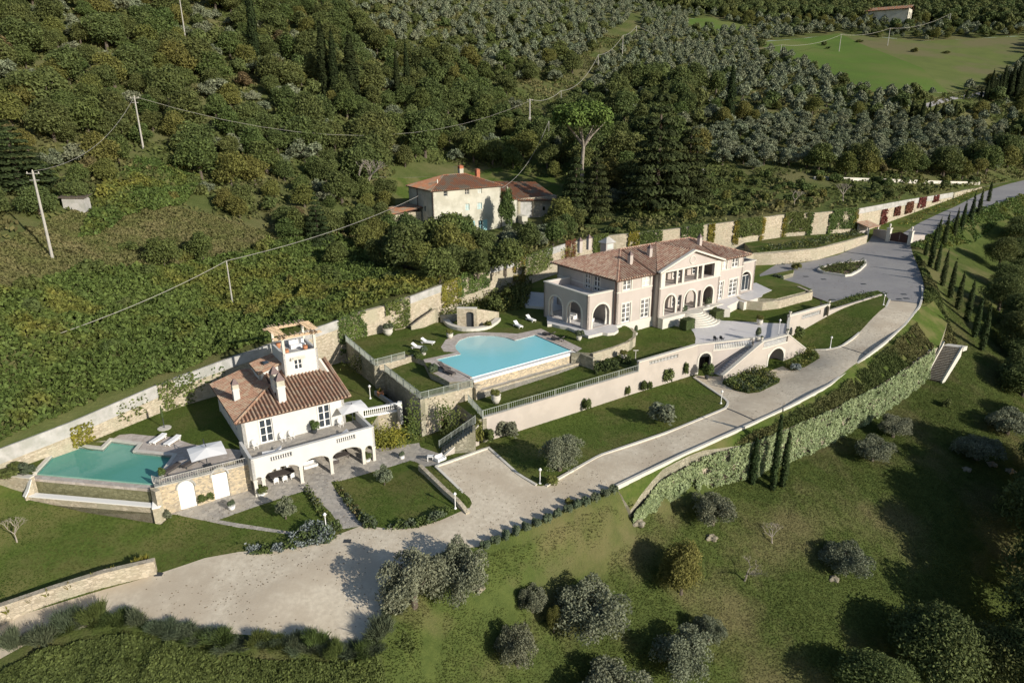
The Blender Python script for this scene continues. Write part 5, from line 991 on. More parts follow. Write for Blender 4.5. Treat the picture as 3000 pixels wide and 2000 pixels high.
mb = MB(); mb.box(-.06, 7.85, -.06, 0, 4.92, 5.1); mb.box(22.3, 30.06, -.06, 0, 4.92, 5.1); mb.box(-.08, 7.85, -.08, 0, -2.1, -.05); mb.box(22.3, 30.1, -.08, 0, -2.1, -.05); mb.box(-.06, 0, -.06, 14.3, 4.92, 5.1); part(mb, 'string_course', M['trim'], v, local=True)
mb = MB()
for x, y in ((-.1, .3), (7.6, -.12), (22.5, -.12), (30.1, .3)): mb.tube([(x, y, 0), (x, y, 7.1)], .07, 6)
part(mb, 'downpipe', M['darkwood'], v, local=True)
# wings
for sx, lab in ((-1, 'left'), (1, 'right')):
    x0_, x1_ = (-5.2, 0) if sx < 0 else (30, 34.5); mb = MB()
    if sx < 0:
        pn(mb, (x0_, .7), (x1_, .7), -1.2, 5.25, [(1.05, 4.4, .05, 3.6, 1)]); pn(mb, (x0_, 11.2), (x0_, .7), -1.2, 5.25, [(11.2 - 9.75, 11.2 - 6.5, .05, 3.6, 1), (11.2 - 5.3, 11.2 - 1.95, .05, 3.7, 1)]); pn(mb, (x1_, 11.2), (x0_, 11.2), -1.2, 5.25, [(1, 4, .05, 3.6, 1)])
    else:
        pn(mb, (x0_, .7), (x1_, .7), -1.5, 5.25, [(.45, 3.5, .05, 3.6, 1)]); pn(mb, (x1_, .7), (x1_, 11.2), -1.2, 5.25, [(1.95, 5.3, .05, 3.7, 1), (6.5, 9.7, .05, 3.7, 1)]); pn(mb, (x1_, 11.2), (x0_, 11.2), -1.2, 5.25, [])
    wgo = part(mb, 'wing_walls', M['beige'], v, local=True)
    mb = MB(); mb.box(x0_ + .35, x1_ - .35, 1.05, 10.85, 4.0, 4.2); mb.box(x0_ + .36, x1_ - .36, 1.06, 10.84, -.3, .03); part(mb, 'terrace_floor', M['marble'], wgo, local=True)
    mb = MB(); xa, xb = (x0_ - .08, x1_ - .05) if sx < 0 else (x0_ + .05, x1_ + .08)
    mb.box(xa, xb, .62, 1.13, 5.25, 5.42); mb.box(xa, xb, 10.77, 11.28, 5.25, 5.42)
    if sx < 0: mb.box(xa, xa + .51, 1.13, 10.77, 5.252, 5.418)
    else: mb.box(xb - .51, xb, 1.13, 10.77, 5.252, 5.418)
    part(mb, 'parapet_coping', M['trim'], wgo, local=True)
    if sx < 0:
        arch_surround(v, 'f', .7, -4.15, -.8, .05, 3.6); arch_surround(v, 'l', -5.2, 6.5, 9.75, .05, 3.6); arch_surround(v, 'l', -5.2, 1.95, 5.3, .05, 3.7)
        for cx, cy, dx, dy in ((-.98, 1.15, .32, .1), (-4.95, 2.2, .1, .3), (-4.95, 9.5, .1, .3), (-4.95, 5.1, .1, .25)):
            mb = MB(); mb.add([(cx - dx, cy - dy, 3.1), (cx + dx, cy - dy, 3.1), (cx + dx, cy + dy, 3.1), (cx - dx, cy + dy, 3.1), (cx - dx * .4, cy - dy * .4, 1.3), (cx + dx * .4, cy - dy * .4, 1.3), (cx + dx * .4, cy + dy * .4, 1.3), (cx - dx * .4, cy + dy * .4, 1.3), (cx - dx, cy - dy, .1), (cx + dx, cy - dy, .1), (cx + dx, cy + dy, .1), (cx - dx, cy + dy, .1)],
                [(a + k, a + (k + 1) % 4, a + 4 + (k + 1) % 4, a + 4 + k) for a in (0, 4) for k in range(4)]); part(mb, 'curtain', M['palecurtain'], wgo, local=True)
    else: arch_surround(v, 'f', .7, 30.45, 33.5, .05, 3.6); wframe(v, 'f', .9, 30.5, 33.45, .06, 2.9, 3, 1, .1, 'glazed_screen')
# roof
e = .85; z0_ = 7.12; rz_ = 9.75; rv = 6.9; rh = 7.6
A, B_, C_, D_ = (-e, -e, z0_), (30 + e, -e, z0_), (30 + e, 14.3 + e, z0_), (-e, 14.3 + e, z0_); Rl, Rr = (rh - e, rv - .2, rz_), (30 - rh + e, rv - .2, rz_)
make_roof(v, [([A, B_, Rr, Rl], (0, -1)), ([D_, A, Rl], (-1, 0)), ([B_, C_, Rr], (1, 0)), ([C_, D_, Rl, Rr], (0, 1))], [(Rl, Rr), (A, Rl), (B_, Rr), (C_, Rr), (D_, Rl)], 'tilev', .5)
pz_ = PT + .12; vy = -e + (pz_ - z0_) / ((rz_ - z0_) / (rv - .2 + e)); vy = min(vy, rv)
make_roof(v, [([(15.08 - 7.75, -1.7, z0_ + .12), (15.08, -1.7, pz_), (15.08, vy, pz_), (15.08 - 7.75, -.9, z0_ + .12)], (-1, 0)), ([(15.08 + 7.75, -1.7, z0_ + .12), (15.08 + 7.75, -.9, z0_ + .12), (15.08, vy, pz_), (15.08, -1.7, pz_)], (1, 0))], [((15.08, -1.7, pz_), (15.08, vy, pz_))], 'tilev', .5, name='pediment_roof')
zr = lambda uu, vv: z0_ + (rz_ - z0_) * min((vv + e) / (rv + e), (uu + e) / (rh)) if vv < rv else z0_ + (rz_ - z0_) * min((uu + e) / rh, 1)
for x, y, h in ((5.0, 2.6, 1.9), (10.2, 3.5, 1.9), (23.0, 4.2, 1.9), (2.2, 11.3, 1.7), (5.0, 12.3, 1.7)): chimney(v, x, y, z0_ + .35 * min(y, 7) * .9 - .3, h + .2, .3, cap='potcap')
mb = MB().box(6.4, 8.1, 9.6, 11.0, 8.2, 10.3); bt = part(mb, 'belvedere', M['beige'], v, local=True); mb = MB(); mb.add([(6.1, 9.3, 10.3), (8.4, 9.3, 10.3), (8.4, 11.3, 10.3), (6.1, 11.3, 10.3), (7.0, 10.2, 11.2), (7.5, 10.2, 11.2)], [(0, 1, 5, 4), (1, 2, 5), (2, 3, 4, 5), (3, 0, 4), (3, 2, 1, 0)]); part(mb, 'cap', M['concrete'], bt, local=True); mb = MB().box(6.6, 7.9, 9.56, 9.6, 9.3, 10.1); part(mb, 'louvre', M['paleshutter'], bt, local=True)
# fan of curved steps
SC = VF.w(14.8, -1.0, 0); st = thing('curved_steps', 'fan shaped white steps from the portico down to the forecourt', 'steps', (SC[0], SC[1], -1.5))
for k in range(7):
    r_ = 2.1 + .46 * (6 - k); z1 = -1.5 + (k + 1) * .215; pts = [tuple(VF.w(15.25 + r_ * .98 * math.cos(q), -1.35 + r_ * math.sin(q), 0)[:2]) for q in np.linspace(-math.pi, 0, 19)]
    mb = MB(); mb.prism(pts, z1 - .55 if k else -1.7, z1); part(mb, 'step', M['trim'], st)
for s_, lb in ((-1, 'west'), (1, 'east')):
    pc = VF.w(15.2 + s_ * 5.4, -1.8, 0); o_ = thing('portico_terrace', 'pale stone terrace edge %s of the curved steps' % lb, 'terrace', (pc[0], pc[1], -1.6))
    mb = MB(); mb.prism([tuple(VF.w(15.2 + s_ * a, b)[:2]) for a, b in ((2.2, -1.25), (7.3, -1.25), (7.3, -2.3), (2.2, -2.3))], -1.9, .02); part(mb, 'plinth', M['trim'], o_)
# ---------------------------------------------------------------- guest house
h = thing('guest_house', 'white guest house with tiled roof, arcade terrace and roof pergola', 'house', HF.o, HF.a)
mb = MB(); pn(mb, (0, 0), (11.5, 0), -3.5, .05, [(1.8, 3.2, -3.25, -.5), (8.35, 9.75, -3.25, -.45)]); pn(mb, (0, 12.4), (0, 0), -3.5, .05, [(2, 3, -2.3, -1), (5, 6.2, -3.3, -.9), (8.6, 9.6, -2.3, -1)]); pn(mb, (11.5, 0), (11.5, 9), -3.5, .1, []); pn(mb, (11.5, 9), (0, 12.4), -3.5, .1, [])
mb.add([(11.5, 0, .0), (11.5, 9.5, .0), (11.5, 7.9, 1.95)], [(0, 1, 2)]); part(mb, 'walls', M['white'], h, local=True)
for a, b in ((1.8, 3.2), (8.35, 9.75)): wframe(h, 'f', 0, a, b, -3.25, -.48, 2, 3, .1, 'french_door', surround=.12, ms='white')
for a, b, z1, z2 in ((12.4 - 3, 12.4 - 2, -2.3, -1), (12.4 - 6.2, 12.4 - 5, -3.3, -.9), (12.4 - 9.6, 12.4 - 8.6, -2.3, -1)): wframe(h, 'l', 0, a, b, z1, z2, 2, 2, .08)
zf = lambda y: .08 + .27 * (y + .6)
hp = (4.6, 4.5, zf(4.5)); zl = lambda x: .08 + .27 * (x + .7)
top = (4.6, 8.2, zf(8.2))
make_roof(h, [([(-.7, -.6, .08), (12.1, -.6, .08), (12.1, 7.6, zf(7.6)), (4.6, 7.6, zf(7.6)), (4.5, 4.55, zf(4.5))], (0, -1)), ([(-.7, 12.6, .08), (-.7, -.6, .08), (4.45, 4.55, zl(4.5)), (3.4, 12.6, zl(3.4))], (-1, 0))], [((-.7, -.6, .16), (4.5, 4.55, zf(4.5) + .1)), ((12.1, -.6, .16), (12.1, 7.6, zf(7.6) + .08))], 'tile', .42)
mb = MB(); slab(mb, [(3.4, 12.6, zl(3.4)), (4.45, 4.6, zl(4.5)), (4.6, 7.6, zf(7.6)), (12.1, 7.6, zf(7.6)), (12.1, 11, 1.0), (6.5, 12.8, .6)], .1); part(mb, 'rear_roof', M['tile'], h, local=True)
for (x, y, z, hh) in ((.8, 4.9, .35, 2.1), (4.9, 1.5, .45, 2.7), (4.9, 3.5, 1.0, 2.3)): chimney(h, x, y, z, hh, .33 if x < 1 else .42, 'white', 'potcap', band='oldstucco')
# tower with roof terrace
tw = MB(); pn(tw, (6.6, 5.5), (10.7, 5.5), .8, 4.55, [(1.15, 2.15, 2.35, 3.65)], .25); pn(tw, (6.6, 10.4), (6.6, 5.5), .8, 4.55, [], .25); pn(tw, (10.7, 5.5), (10.7, 10.4), .8, 4.55, [], .25); pn(tw, (10.7, 10.4), (6.6, 10.4), .8, 4.55, [], .25); to = part(tw, 'tower_walls', M['white'], h, local=True)
mb = MB().box(6.86, 10.44, 5.76, 10.14, 4.0, 4.12); part(mb, 'roof_terrace', M['concrete'], to, local=True)
wframe(h, 'f', 5.5, 7.75, 8.75, 2.35, 3.65, 2, 2, .09, depth=.06)
mb = MB(); mb.tube([(7.4, 5.35, 3.75), (7.7, 5.1, 3.95), (8.25, 5.0, 4.05), (8.8, 5.1, 3.95), (9.1, 5.35, 3.75)], .09, 6); mb.prism([(7.4, 5.1), (9.1, 5.1), (9.1, 5.5), (7.4, 5.5)], [3.72, 3.72, 3.95, 3.95], [3.8, 3.8, 4.03, 4.03]); part(mb, 'window_hood', M['trim'], to, local=True)
mb = MB(); mb.add([(10.7, 5.5, 3.2), (11.4, 4.6, 1.6), (11.4, 5.8, 1.6), (10.7, 5.5, 1.5), (10.95, 5.5, 3.2), (11.6, 4.6, 1.6)], [(0, 1, 3), (0, 4, 5, 1), (4, 3, 5)]); part(mb, 'flank_wall', M['trim'], to, local=True)
zs = lambda x: 2.35 + .26 * (x - 3.8)
make_roof(h, [([(3.8, 6.7, zs(3.8)), (6.75, 6.7, zs(6.75)), (6.75, 10.9, zs(6.75)), (3.8, 10.9, zs(3.8))], (-1, 0))], [((3.8, 6.7, zs(3.8) + .05), (6.75, 6.7, zs(6.75) + .05))], 'tile', .36, name='lean_to_roof')
mb = MB(); pn(mb, (3.95, 6.85), (6.6, 6.85), 1.4, 2.3, [], .2, top=[(0, 1.2), (2.65, 1.2), (2.65, 2.95), (0, 2.25)]); pn(mb, (3.95, 10.8), (3.95, 6.85), .6, 2.25, [], .2); part(mb, 'lean_to_walls', M['white'], h, local=True)
mb = MB().box(4.9, 5.8, 8.2, 9.2, zs(5.3) - .02, zs(5.3) + .16); o_ = part(mb, 'skylight', M['dark'], h, local=True); part(MB().box(5.0, 5.7, 8.3, 9.1, zs(5.3) + .16, zs(5.3) + .19), 'pane', M['glass'], o_, local=True)
# pergola on the tower
pg = thing('pergola', 'pale timber pergola frame on the tower roof terrace', 'pergola', HF.w(8.65, 8, 4.1), HF.a)
pw = lambda x, y, z: (x - 8.65, y - 8, z - 4.1)
for x, y in ((6.8, 5.7), (10.5, 5.7), (6.8, 10.1), (10.5, 10.1)): a = pw(x, y, 4.1); part(MB().box(a[0] - .14, a[0] + .14, a[1] - .14, a[1] + .14, 0, 2.3), 'post', M['trim'], pg, local=True)
def beam(x0, y0, x1, y1, z, t=.09, hh=.2):
    a = pw(x0, y0, z); b = pw(x1, y1, z); mb = MB(); d = np.array([b[0] - a[0], b[1] - a[1]]); d /= np.linalg.norm(d); n = np.array([-d[1], d[0]]) * t
    mb.prism([(a[0] + n[0], a[1] + n[1]), (a[0] - n[0], a[1] - n[1]), (b[0] - n[0], b[1] - n[1]), (b[0] + n[0], b[1] + n[1])], a[2], a[2] + hh); part(mb, 'beam', M['wood'], pg, local=True)
for y in (5.45, 5.95, 9.85, 10.35): beam(5.8, y, 11.4, y, 6.4, .06, .16)
for x in (6.5, 7.0, 10.25, 10.75): beam(x, 4.8, x, 10.9, 6.57, .06, .16)
for k in range(9):
    x = 6.0 + k * .62
    if k in (0, 8): continue
    beam(x, 5.1, x, 6.25, 6.74, .035, .1); beam(x, 9.55, x, 10.7, 6.74, .035, .1)
for k in range(7):
    y = 6.2 + k * .55; beam(6.0, y, 7.25, y, 6.74, .035, .1); beam(10.0, y, 11.2, y, 6.74, .035, .1)
# arcade and terrace
ar = MB(); AV = -4.9
pn(ar, (-.5, AV), (13, AV), -4.95, -2.35, [(1.95, 4.2, -3.1, -2.6), (9.1, 11.25, -3.1, -2.6)], .3, top=[(0, -4.75)] + [q for (a, b, zt) in ((.25, .85, -4.5), (1.2, 4.8, -4.0), (5.15, 8.1, -4.0), (8.45, 11.85, -4.0), (12.3, 13.1, -4.45)) for q in [(a, -4.75)] + [((a + b) / 2 - (b - a) / 2 * math.cos(t_), -4.75 + (zt + 4.75) * math.sin(t_)) for t_ in np.linspace(.12, math.pi - .12, 9)] + [(b, -4.75)]] + [(13.5, -4.75), (13.5, -2.35), (0, -2.35)])
pn(ar, (-.5, 0), (-.5, AV), -4.8, -2.35, [], .3); pn(ar, (13, AV), (13, 0), -4.8, -2.35, [], .3)
ao = part(ar, 'arcade', M['white'], h, local=True)
for (a, b) in ((1.45, 3.7), (8.6, 10.75)):
    n_b = 9
    for k in range(n_b + 1):
        x = a + (b - a) * k / n_b
        if k == 0: bo = MB().lathe([(.06, 0), (.03, .08), (.075, .2), (.03, .38), (.06, .5)], (0, 0, 0), 8).build('baluster', M['whitepaint'], ao, local=True, smooth=True); bo.location = (x, AV + .15, -3.1)
        else: b2 = bo.copy(); COL.objects.link(b2); b2.location = (x, AV + .15, -3.1)
for k, x in enumerate((-.3, .5, 4.45, 7.8, 11.55, 12.8)):
    o_ = MB().box(-.17, .17, -.17, .17, 0, 1.75).box(-.22, .22, -.22, .22, 1.75, 1.95).box(-.22, .22, -.22, .22, -.3, .15).build('column', M['trim'], h, local=True); o_.location = (x, AV + .17, -6.7)
mb = MB().box(-.2, 12.7, AV + .3, -.02, -3.62, -3.3); part(mb, 'terrace_slab', M['paving'], h, local=True)
mb = MB().box(-.2, 12.7, -.3, -.05, -6.9, -3.62); part(mb, 'arcade_back_wall', M['trim'], h, local=True)
mb = MB(); strip(mb, [(-.45, AV - .05), (13.0, AV - .05)], -2.35, -2.27, .42); part(mb, 'parapet_coping', M['white'], h, local=True)
for x0_, x1_ in ((.3, 1.2), (4.3, 8.0), (11.2, 12.5)):
    P0 = np.random.default_rng(int(x0_ * 7)).random((260, 3)) * [x1_ - x0_, .5, .35] + [x0_, AV + .45, -3.0]; V_, F_ = leafmesh(P0, .2, None, .3, seed=5); o_ = bpy.data.objects.new('planter_foliage', fastmesh('planter_foliage', V_, F_, M['box'])); COL.objects.link(o_); o_.parent = h
# balustrade terrace wall to the right of the house
ba = thing('balustrade', 'white balustrade on a stone wall between guest house and bastion', 'balustrade', HF.w(15.5, -2.9, -3.4))
b0_, b1_ = HF.w(13.05, -2.1), HF.w(18.0, -3.0)
b0_, b1_ = G(1058, 1224, -3.4), G(1172, 1202, -3.4)
mb = MB(); strip(mb, [b0_, b1_], -6.9, -3.5, .4); part(mb, 'stone_wall', M['stone'], ba); mb = MB(); strip(mb, [b0_, b1_], -3.5, -3.35, .42, -.02); strip(mb, [b0_, b1_], -2.55, -2.42, .4, 0); part(mb, 'rails', M['whitepaint'], ba)
dd = (b1_ - b0_)[:2] / np.linalg.norm((b1_ - b0_)[:2]); balusters(ba, along(b0_, dd, .5, .2, 0), along(b1_, dd, -.6, .2, 0), -3.35, -2.55, .24)
mb = MB(); 
for p in (b0_, b1_): mb.box(p[0] - .25, p[0] + .25, p[1] - .1, p[1] + .4, -3.5, -2.3)
part(mb, 'pier', M['whitepaint'], ba)
leafobj('ivy', np.asarray(G(1133, 1278, -4.9)) + np.random.default_rng(5).normal(size=(1100, 3)) * [1.1, .35, .75] + [0, -.4, 0], .22, M['ivyold'], ba, nrm=np.array([.4, -.8, .3]))
solidwall('garden_wall', 'low white topped wall behind the terrace lawn by the bastion', 'wall', [(1096, 1145, -2.9), (1156, 1185, -2.9), (1172, 1200, -2.6)], -4, 'concrete', .3)
# ---------------------------------------------------------------- farmhouse and its sheds
f = thing('farmhouse', 'old cream farmhouse with weathered terracotta hip roof and turquoise shutters', 'farmhouse', (*FF.o[:2], 0), FF.a)
wh = [(2.9, 3.9, 12.35, 13.55), (8.4, 9.5, 12.35, 13.6), (11.8, 12.85, 12.35, 13.6), (8.35, 9.45, 8.8, 10.2), (11.5, 12.8, 8.8, 10.2), (8.4, 9.5, 3.7, 6.1), (11.75, 12.9, 3.7, 6.1), (1.0, 1.7, 4.4, 5.9)]
mb = MB(); pn(mb, (0, 0), (18, 0), 2.4, 13.8, wh, .4); pn(mb, (0, 12.4), (0, 0), 2.4, 13.8, [(4, 5, 8.8, 10), (8, 9, 8.8, 10)], .4); pn(mb, (18, 0), (18, 12.4), 2.4, 13.8, [], .4); pn(mb, (18, 12.4), (0, 12.4), 2.4, 13.8, [], .4); part(mb, 'walls', M['oldstucco'], f, local=True)
for k, (a, b, z1, z2) in enumerate(wh): wframe(f, 'f', 0, a, b, z1, z2, 1 if k == 0 else 2, 2, .07, depth=.15, glass='glass' if k in (0, 1, 5, 6) else 'paleshutter', mf='trim' if k < 3 else 'shutter')
for x0_, z1, z2 in ((9.6, 3.7, 6.15), (13.0, 3.7, 6.15), (1.75, 4.4, 5.95)): part(MB().box(x0_, x0_ + 1.1, -.1, -.03, z1, z2), 'shutter', M['shutter'], f, local=True)
for a, b in ((8.4, 9.6), (4, 4.9)): pass
fe = .5; FZ = 13.75; A, B_, C_, D_ = (-fe, -fe, FZ), (18 + fe, -fe, FZ), (18 + fe, 12.4 + fe, FZ), (-fe, 12.4 + fe, FZ); q1_, q2_ = (6.2, 6.2, FZ + 2.6), (9, 6.2, FZ + 2.6)
q2_ = (12.0, 6.2, FZ + 2.6)
make_roof(f, [([A, B_, q2_, q1_], (0, -1)), ([D_, A, q1_], (-1, 0)), ([B_, C_, q2_], (1, 0)), ([C_, D_, q1_, q2_], (0, 1))], [(q1_, q2_), (A, q1_), (B_, q2_), (D_, q1_), (C_, q2_)], 'tileold', .48)
chimney(f, 12.2, 8.8, FZ + 1.6, 2.6, .5, 'oldstucco', 'brick', band='brick', peak=.5); chimney(f, 16.5, 8.2, FZ + .6, 2.6, .45, 'brick', 'brick', peak=.5); part(MB().box(2.6, 2.8, 2.4, 2.6, FZ + .9, FZ + 2.2), 'vent_pipe', M['trim'], f, local=True); mb = MB(); mb.tube([(9.4, 6.4, FZ + 2.4), (9.4, 6.4, FZ + 4.6)], .03, 4); mb.tube([(8.8, 6.4, FZ + 4.3), (10, 6.4, FZ + 4.3)], .03, 4); part(mb, 'aerial', M['dark'], f, local=True)
mb = MB(); mb.tube([(.1, -.12, 3), (.1, -.12, 13.6)], .07, 6); mb.tube([(-.12, 7.5, 3), (-.12, 7.5, 13.6)], .07, 6); part(mb, 'downpipe', M['darkwood'], f, local=True)
mb = MB(); pn(mb, (18.42, .3), (22.9, .3), 2.4, 10.4, [], .3); pn(mb, (22.9, .3), (22.9, 8), 2.4, 10.4, [], .3); o_ = part(mb, 'annex_walls', M['oldstucco'], f, local=True)
make_roof(f, [([(18.42, -.2, 10.35), (23.2, -.2, 10.35), (23.2, 8, 12.2), (18.42, 8, 12.2)], (0, -1))], [], 'tileold', .48, name='annex_roof')
chimney(f, 21.9, 3.4, 11, 1.6, .22, 'oldstucco', 'trim', name='annex_chimney')
mb = MB(); mb.box(22.95, 24.6, -1.6, 2, 2.5, 6.3); part(mb, 'porch', M['oldstucco'], f, local=True)
s_ = thing('stone_barn', 'low rubble stone barn with rusty tile roof beside the farmhouse', 'barn', (*FF.w(29, 3)[:2], 0), FF.a)
o3 = FF.w(24.3, 2.4); rel = lambda u, vv, z: (u - 29, vv - 3, z)
mb = MB(); mb.panel((24.3 - 29, 2.4 - 3), (36.4 - 29, 2.4 - 3), 2.5, 9.9, [(.9, 4.6, 4.3, 9.2), (7.6, 8.5, 6.4, 7.4)], .4); mb.panel((36.4 - 29, 2.4 - 3), (36.4 - 29, 9), 2.5, 9.9, [], .4); mb.panel((24.3 - 29, 9), (24.3 - 29, -.6), 2.5, 9.9, [], .4); mb.panel((36.4 - 29, 9), (24.3 - 29, 9), 2.5, 9.9, [], .4); part(mb, 'walls', M['stone'], s_, local=True)
mb = MB().box(-3.75, -.15, -.3, -.2, 4.3, 9.15); part(mb, 'barn_door', M['concrete'], s_, local=True)
make_roof(s_, [([(-5.3, -1.2, 9.7), (8.1, -1.2, 8.7), (8.1, 10, 12.2), (-5.3, 10, 13.2)], (0, -1))], [], 'tileold', .5)
s2_ = thing('lean_to_shed', 'dark tiled lean-to on the shaded side of the farmhouse', 'shed', (*FF.w(-4.5, 8)[:2], 0), FF.a)
mb = MB(); mb.box(-3.8, 4.2, -2.6, 5, 3.4, 8.6); part(mb, 'walls', M['stone'], s2_, local=True); make_roof(s2_, [([(-4.3, -3.2, 8.4), (4.4, -3.2, 9.6), (4.4, 5.4, 9.6), (-4.3, 5.4, 8.4)], (-1, 0))], [], 'tileold', .5)
# ---------------------------------------------------------------- small hut, far farmhouse, white tent
p = hit(228, 612, z_up); hut = thing('field_hut', 'small grey hut with dark flat roof on the left hillside', 'hut', p, R(8))
mb = MB().box(-1.6, 1.6, -1.3, 1.3, -1.2, 1.9); part(mb, 'walls', M['concrete'], hut, local=True); mb = MB(); slab(mb, [(-2.1, -1.6, 2.15), (2.0, -1.6, 2.0), (2.0, 1.7, 2.3), (-2.1, 1.7, 2.45)], .14); part(mb, 'roof', M['bark'], hut, local=True)
p = hit(2640, 74, z_up); ff_ = thing('far_farmhouse', 'distant stone farmhouse at the top edge of the green field', 'farmhouse', p, R(-38)); 
mb = MB(); mb.panel((-28, -6), (4, -6), -6, 9, [(3, 9, -5, 5), (12, 14, 2, 5)], .5); mb.panel((4, -6), (4, 6), -6, 9, [(3, 5, 4, 7), (8, 10, 4, 7)], .5); mb.panel((4, 6), (-28, 6), -6, 9, [], .5); mb.panel((-28, 6), (-28, -6), -6, 9, [], .5); part(mb, 'walls', M['oldstucco'], ff_, local=True)
make_roof(ff_, [([(-29, -7, 8.8), (5, -7, 8.8), (5, 0, 11), (-29, 0, 11)], (0, -1)), ([(5, 7, 8.8), (-29, 7, 8.8), (-29, 0, 11), (5, 0, 11)], (0, 1))], [((-29, 0, 11), (5, 0, 11))], 'tileold', .9)
mb = MB().box(-27, 3.4, 4, 4.3, -6, 8.6); part(mb, 'interior_wall', M['interior'], ff_, local=True)
p = FF.w(-9.5, 2.5, 0); zt_ = float(z_up(p[0], p[1])[0]); tn = thing('white_tent', 'white peaked garden tent beside the farmhouse', 'tent', (p[0], p[1], zt_), FF.a)
mb = MB(); mb.add([(-2.6, -2.6, 2.3), (2.6, -2.6, 2.3), (2.6, 2.6, 2.3), (-2.6, 2.6, 2.3), (0, 0, 3.9), (-1.2, -1.2, 2.75), (1.2, -1.2, 2.75), (1.2, 1.2, 2.75), (-1.2, 1.2, 2.75)], [(0, 1, 6, 5), (1, 2, 7, 6), (2, 3, 8, 7), (3, 0, 5, 8), (5, 6, 4), (6, 7, 4), (7, 8, 4), (8, 5, 4)]); part(mb, 'canopy', M['whitepaint'], tn, local=True)
for x in (-2.5, 2.5):
    for y in (-2.5, 2.5): part(MB().box(x - .05, x + .05, y - .05, y + .05, 0, 2.35), 'leg', M['whitepaint'], tn, local=True)
# gate at the top of the yard
g0_, g1_, g2_, g3_ = G(2556, 690, .95), G(2601, 704, .95), G(2664, 716, .75), G(2706, 712, .75)
gt = thing('entrance_gate', 'dark double gate between pale stone piers at the road end', 'gate', (*((g1_ + g2_) / 2)[:2], .8)); gd = (g2_ - g1_)[:2]; gl = np.linalg.norm(gd); gd /= gl
for p in (g1_, g2_):
    mb = MB(); mb.prism([along(p, gd, a, b, 0)[:2] for a, b in ((-.4, -.4), (.4, -.4), (.4, .4), (-.4, .4))], .0, 3.7); mb.prism([along(p, gd, a, b, 0)[:2] for a, b in ((-.5, -.5), (.5, -.5), (.5, .5), (-.5, .5))], 3.7, 3.9); o_ = part(mb, 'pier', M['trim'], gt)
    mb = MB().lathe([(.12, 0), (.2, .12), (.12, .3), (.26, .5), (.22, .8), (.1, 1.0)], (p[0], p[1], 3.9), 10); part(mb, 'finial', M['trim'], o_, smooth=True)
for a, b in ((.45, gl / 2 - .03), (gl / 2 + .03, gl - .45)):
    n_ = 10; mb = MB(); tp = [3.0 - .9 * abs((a + (b - a) * k / n_) / gl - .5) * 2 for k in range(n_ + 1)]; pts = [along(g1_, gd, a + (b - a) * k / n_, 0, 0)[:2] for k in range(n_ + 1)]; strip(mb, pts, .95, [t + .35 for t in tp], .08); part(mb, 'gate_leaf', M['darkwood'], gt)
mb = MB(); strip(mb, [g0_, g1_], .0, [2.6, 3.2], .4); part(mb, 'side_wall', M['beige'], gt); mb = MB(); strip(mb, [g2_, g3_], -.5, [3.0, 2.6], .4); part(mb, 'side_wall', M['beige'], gt)
gh = thing('gatehouse', 'small tiled porch against the wall beside the entrance gate', 'porch', (*g0_[:2], .9), R(34)); mb = MB(); slab(mb, [(-4.5, -1.4, 2.6), (.3, -1.4, 2.6), (.3, 2.0, 3.5), (-4.5, 2.0, 3.5)], .15); part(mb, 'roof', M['tile'], gh, local=True)
for x in (-4.2, 0): part(MB().box(x - .15, x + .15, -1.2, -.9, -.3, 2.5), 'post', M['trim'], gh, local=True)
part(MB().box(-4.3, .1, 1.4, 1.7, -.3, 2.9), 'back_wall', M['beige'], gh, local=True)
# outdoor stone stair on the lower right
p0_ = G(2765, 1012, -4.6); p1_ = G(2815, 1020, -4.7); q0_ = G(2712, 1108, -9.4); q1x = G(2756, 1118, -9.5)
es = thing('garden_stair', 'straight stone stair with white side walls down to the olive meadow', 'staircase', (*((q0_ + q1x) / 2)[:2], -9.6)); n_ = 22
mb = MB()
for k in range(n_):
    f0, f1 = k / n_, (k + 1) / n_; a = q0_ + (p0_ - q0_) * f0; b = q1x + (p1_ - q1x) * f0; c_ = q1x + (p1_ - q1x) * f1; d_ = q0_ + (p0_ - q0_) * f1; z1 = -9.5 + 4.9 * (k + 1) / n_; mb.prism([a[:2], b[:2], c_[:2], d_[:2]], z1 - .9, z1)
part(mb, 'steps', M['bark'], es)
mb = MB()
for k in range(n_):
    f0 = k / n_; f1 = f0 + .35 / n_; a = q0_ + (p0_ - q0_) * f0; b = q1x + (p1_ - q1x) * f0; c_ = q1x + (p1_ - q1x) * f1; d_ = q0_ + (p0_ - q0_) * f1; z1 = -9.5 + 4.9 * (k + 1) / n_; mb.prism([a[:2], b[:2], c_[:2], d_[:2]], z1 - .06, z1 + .02)
part(mb, 'tread_edges', M['trim'], es)
mb = MB(); strip(mb, [q0_, p0_], [-10.5, -6], [-9.0, -3.9], .25, .0); part(mb, 'side_wall', M['trim'], es); mb = MB(); strip(mb, [q1x, p1_], [-10.5, -6], [-9.3, -4.3], .25, -.25); part(mb, 'side_wall', M['trim'], es)
mb = MB(); u_ = (p0_ - q0_)[:2]; u_ = u_ / np.linalg.norm(u_); mb.prism([tuple(p0_[:2]), tuple(p1_[:2] + (p1_ - p0_)[:2] * .15), tuple(p1_[:2] + (p1_ - p0_)[:2] * .15 + u_ * 1.2), tuple(p0_[:2] + u_ * 1.2)], -5.2, -4.5); part(mb, 'landing', M['trim'], es)
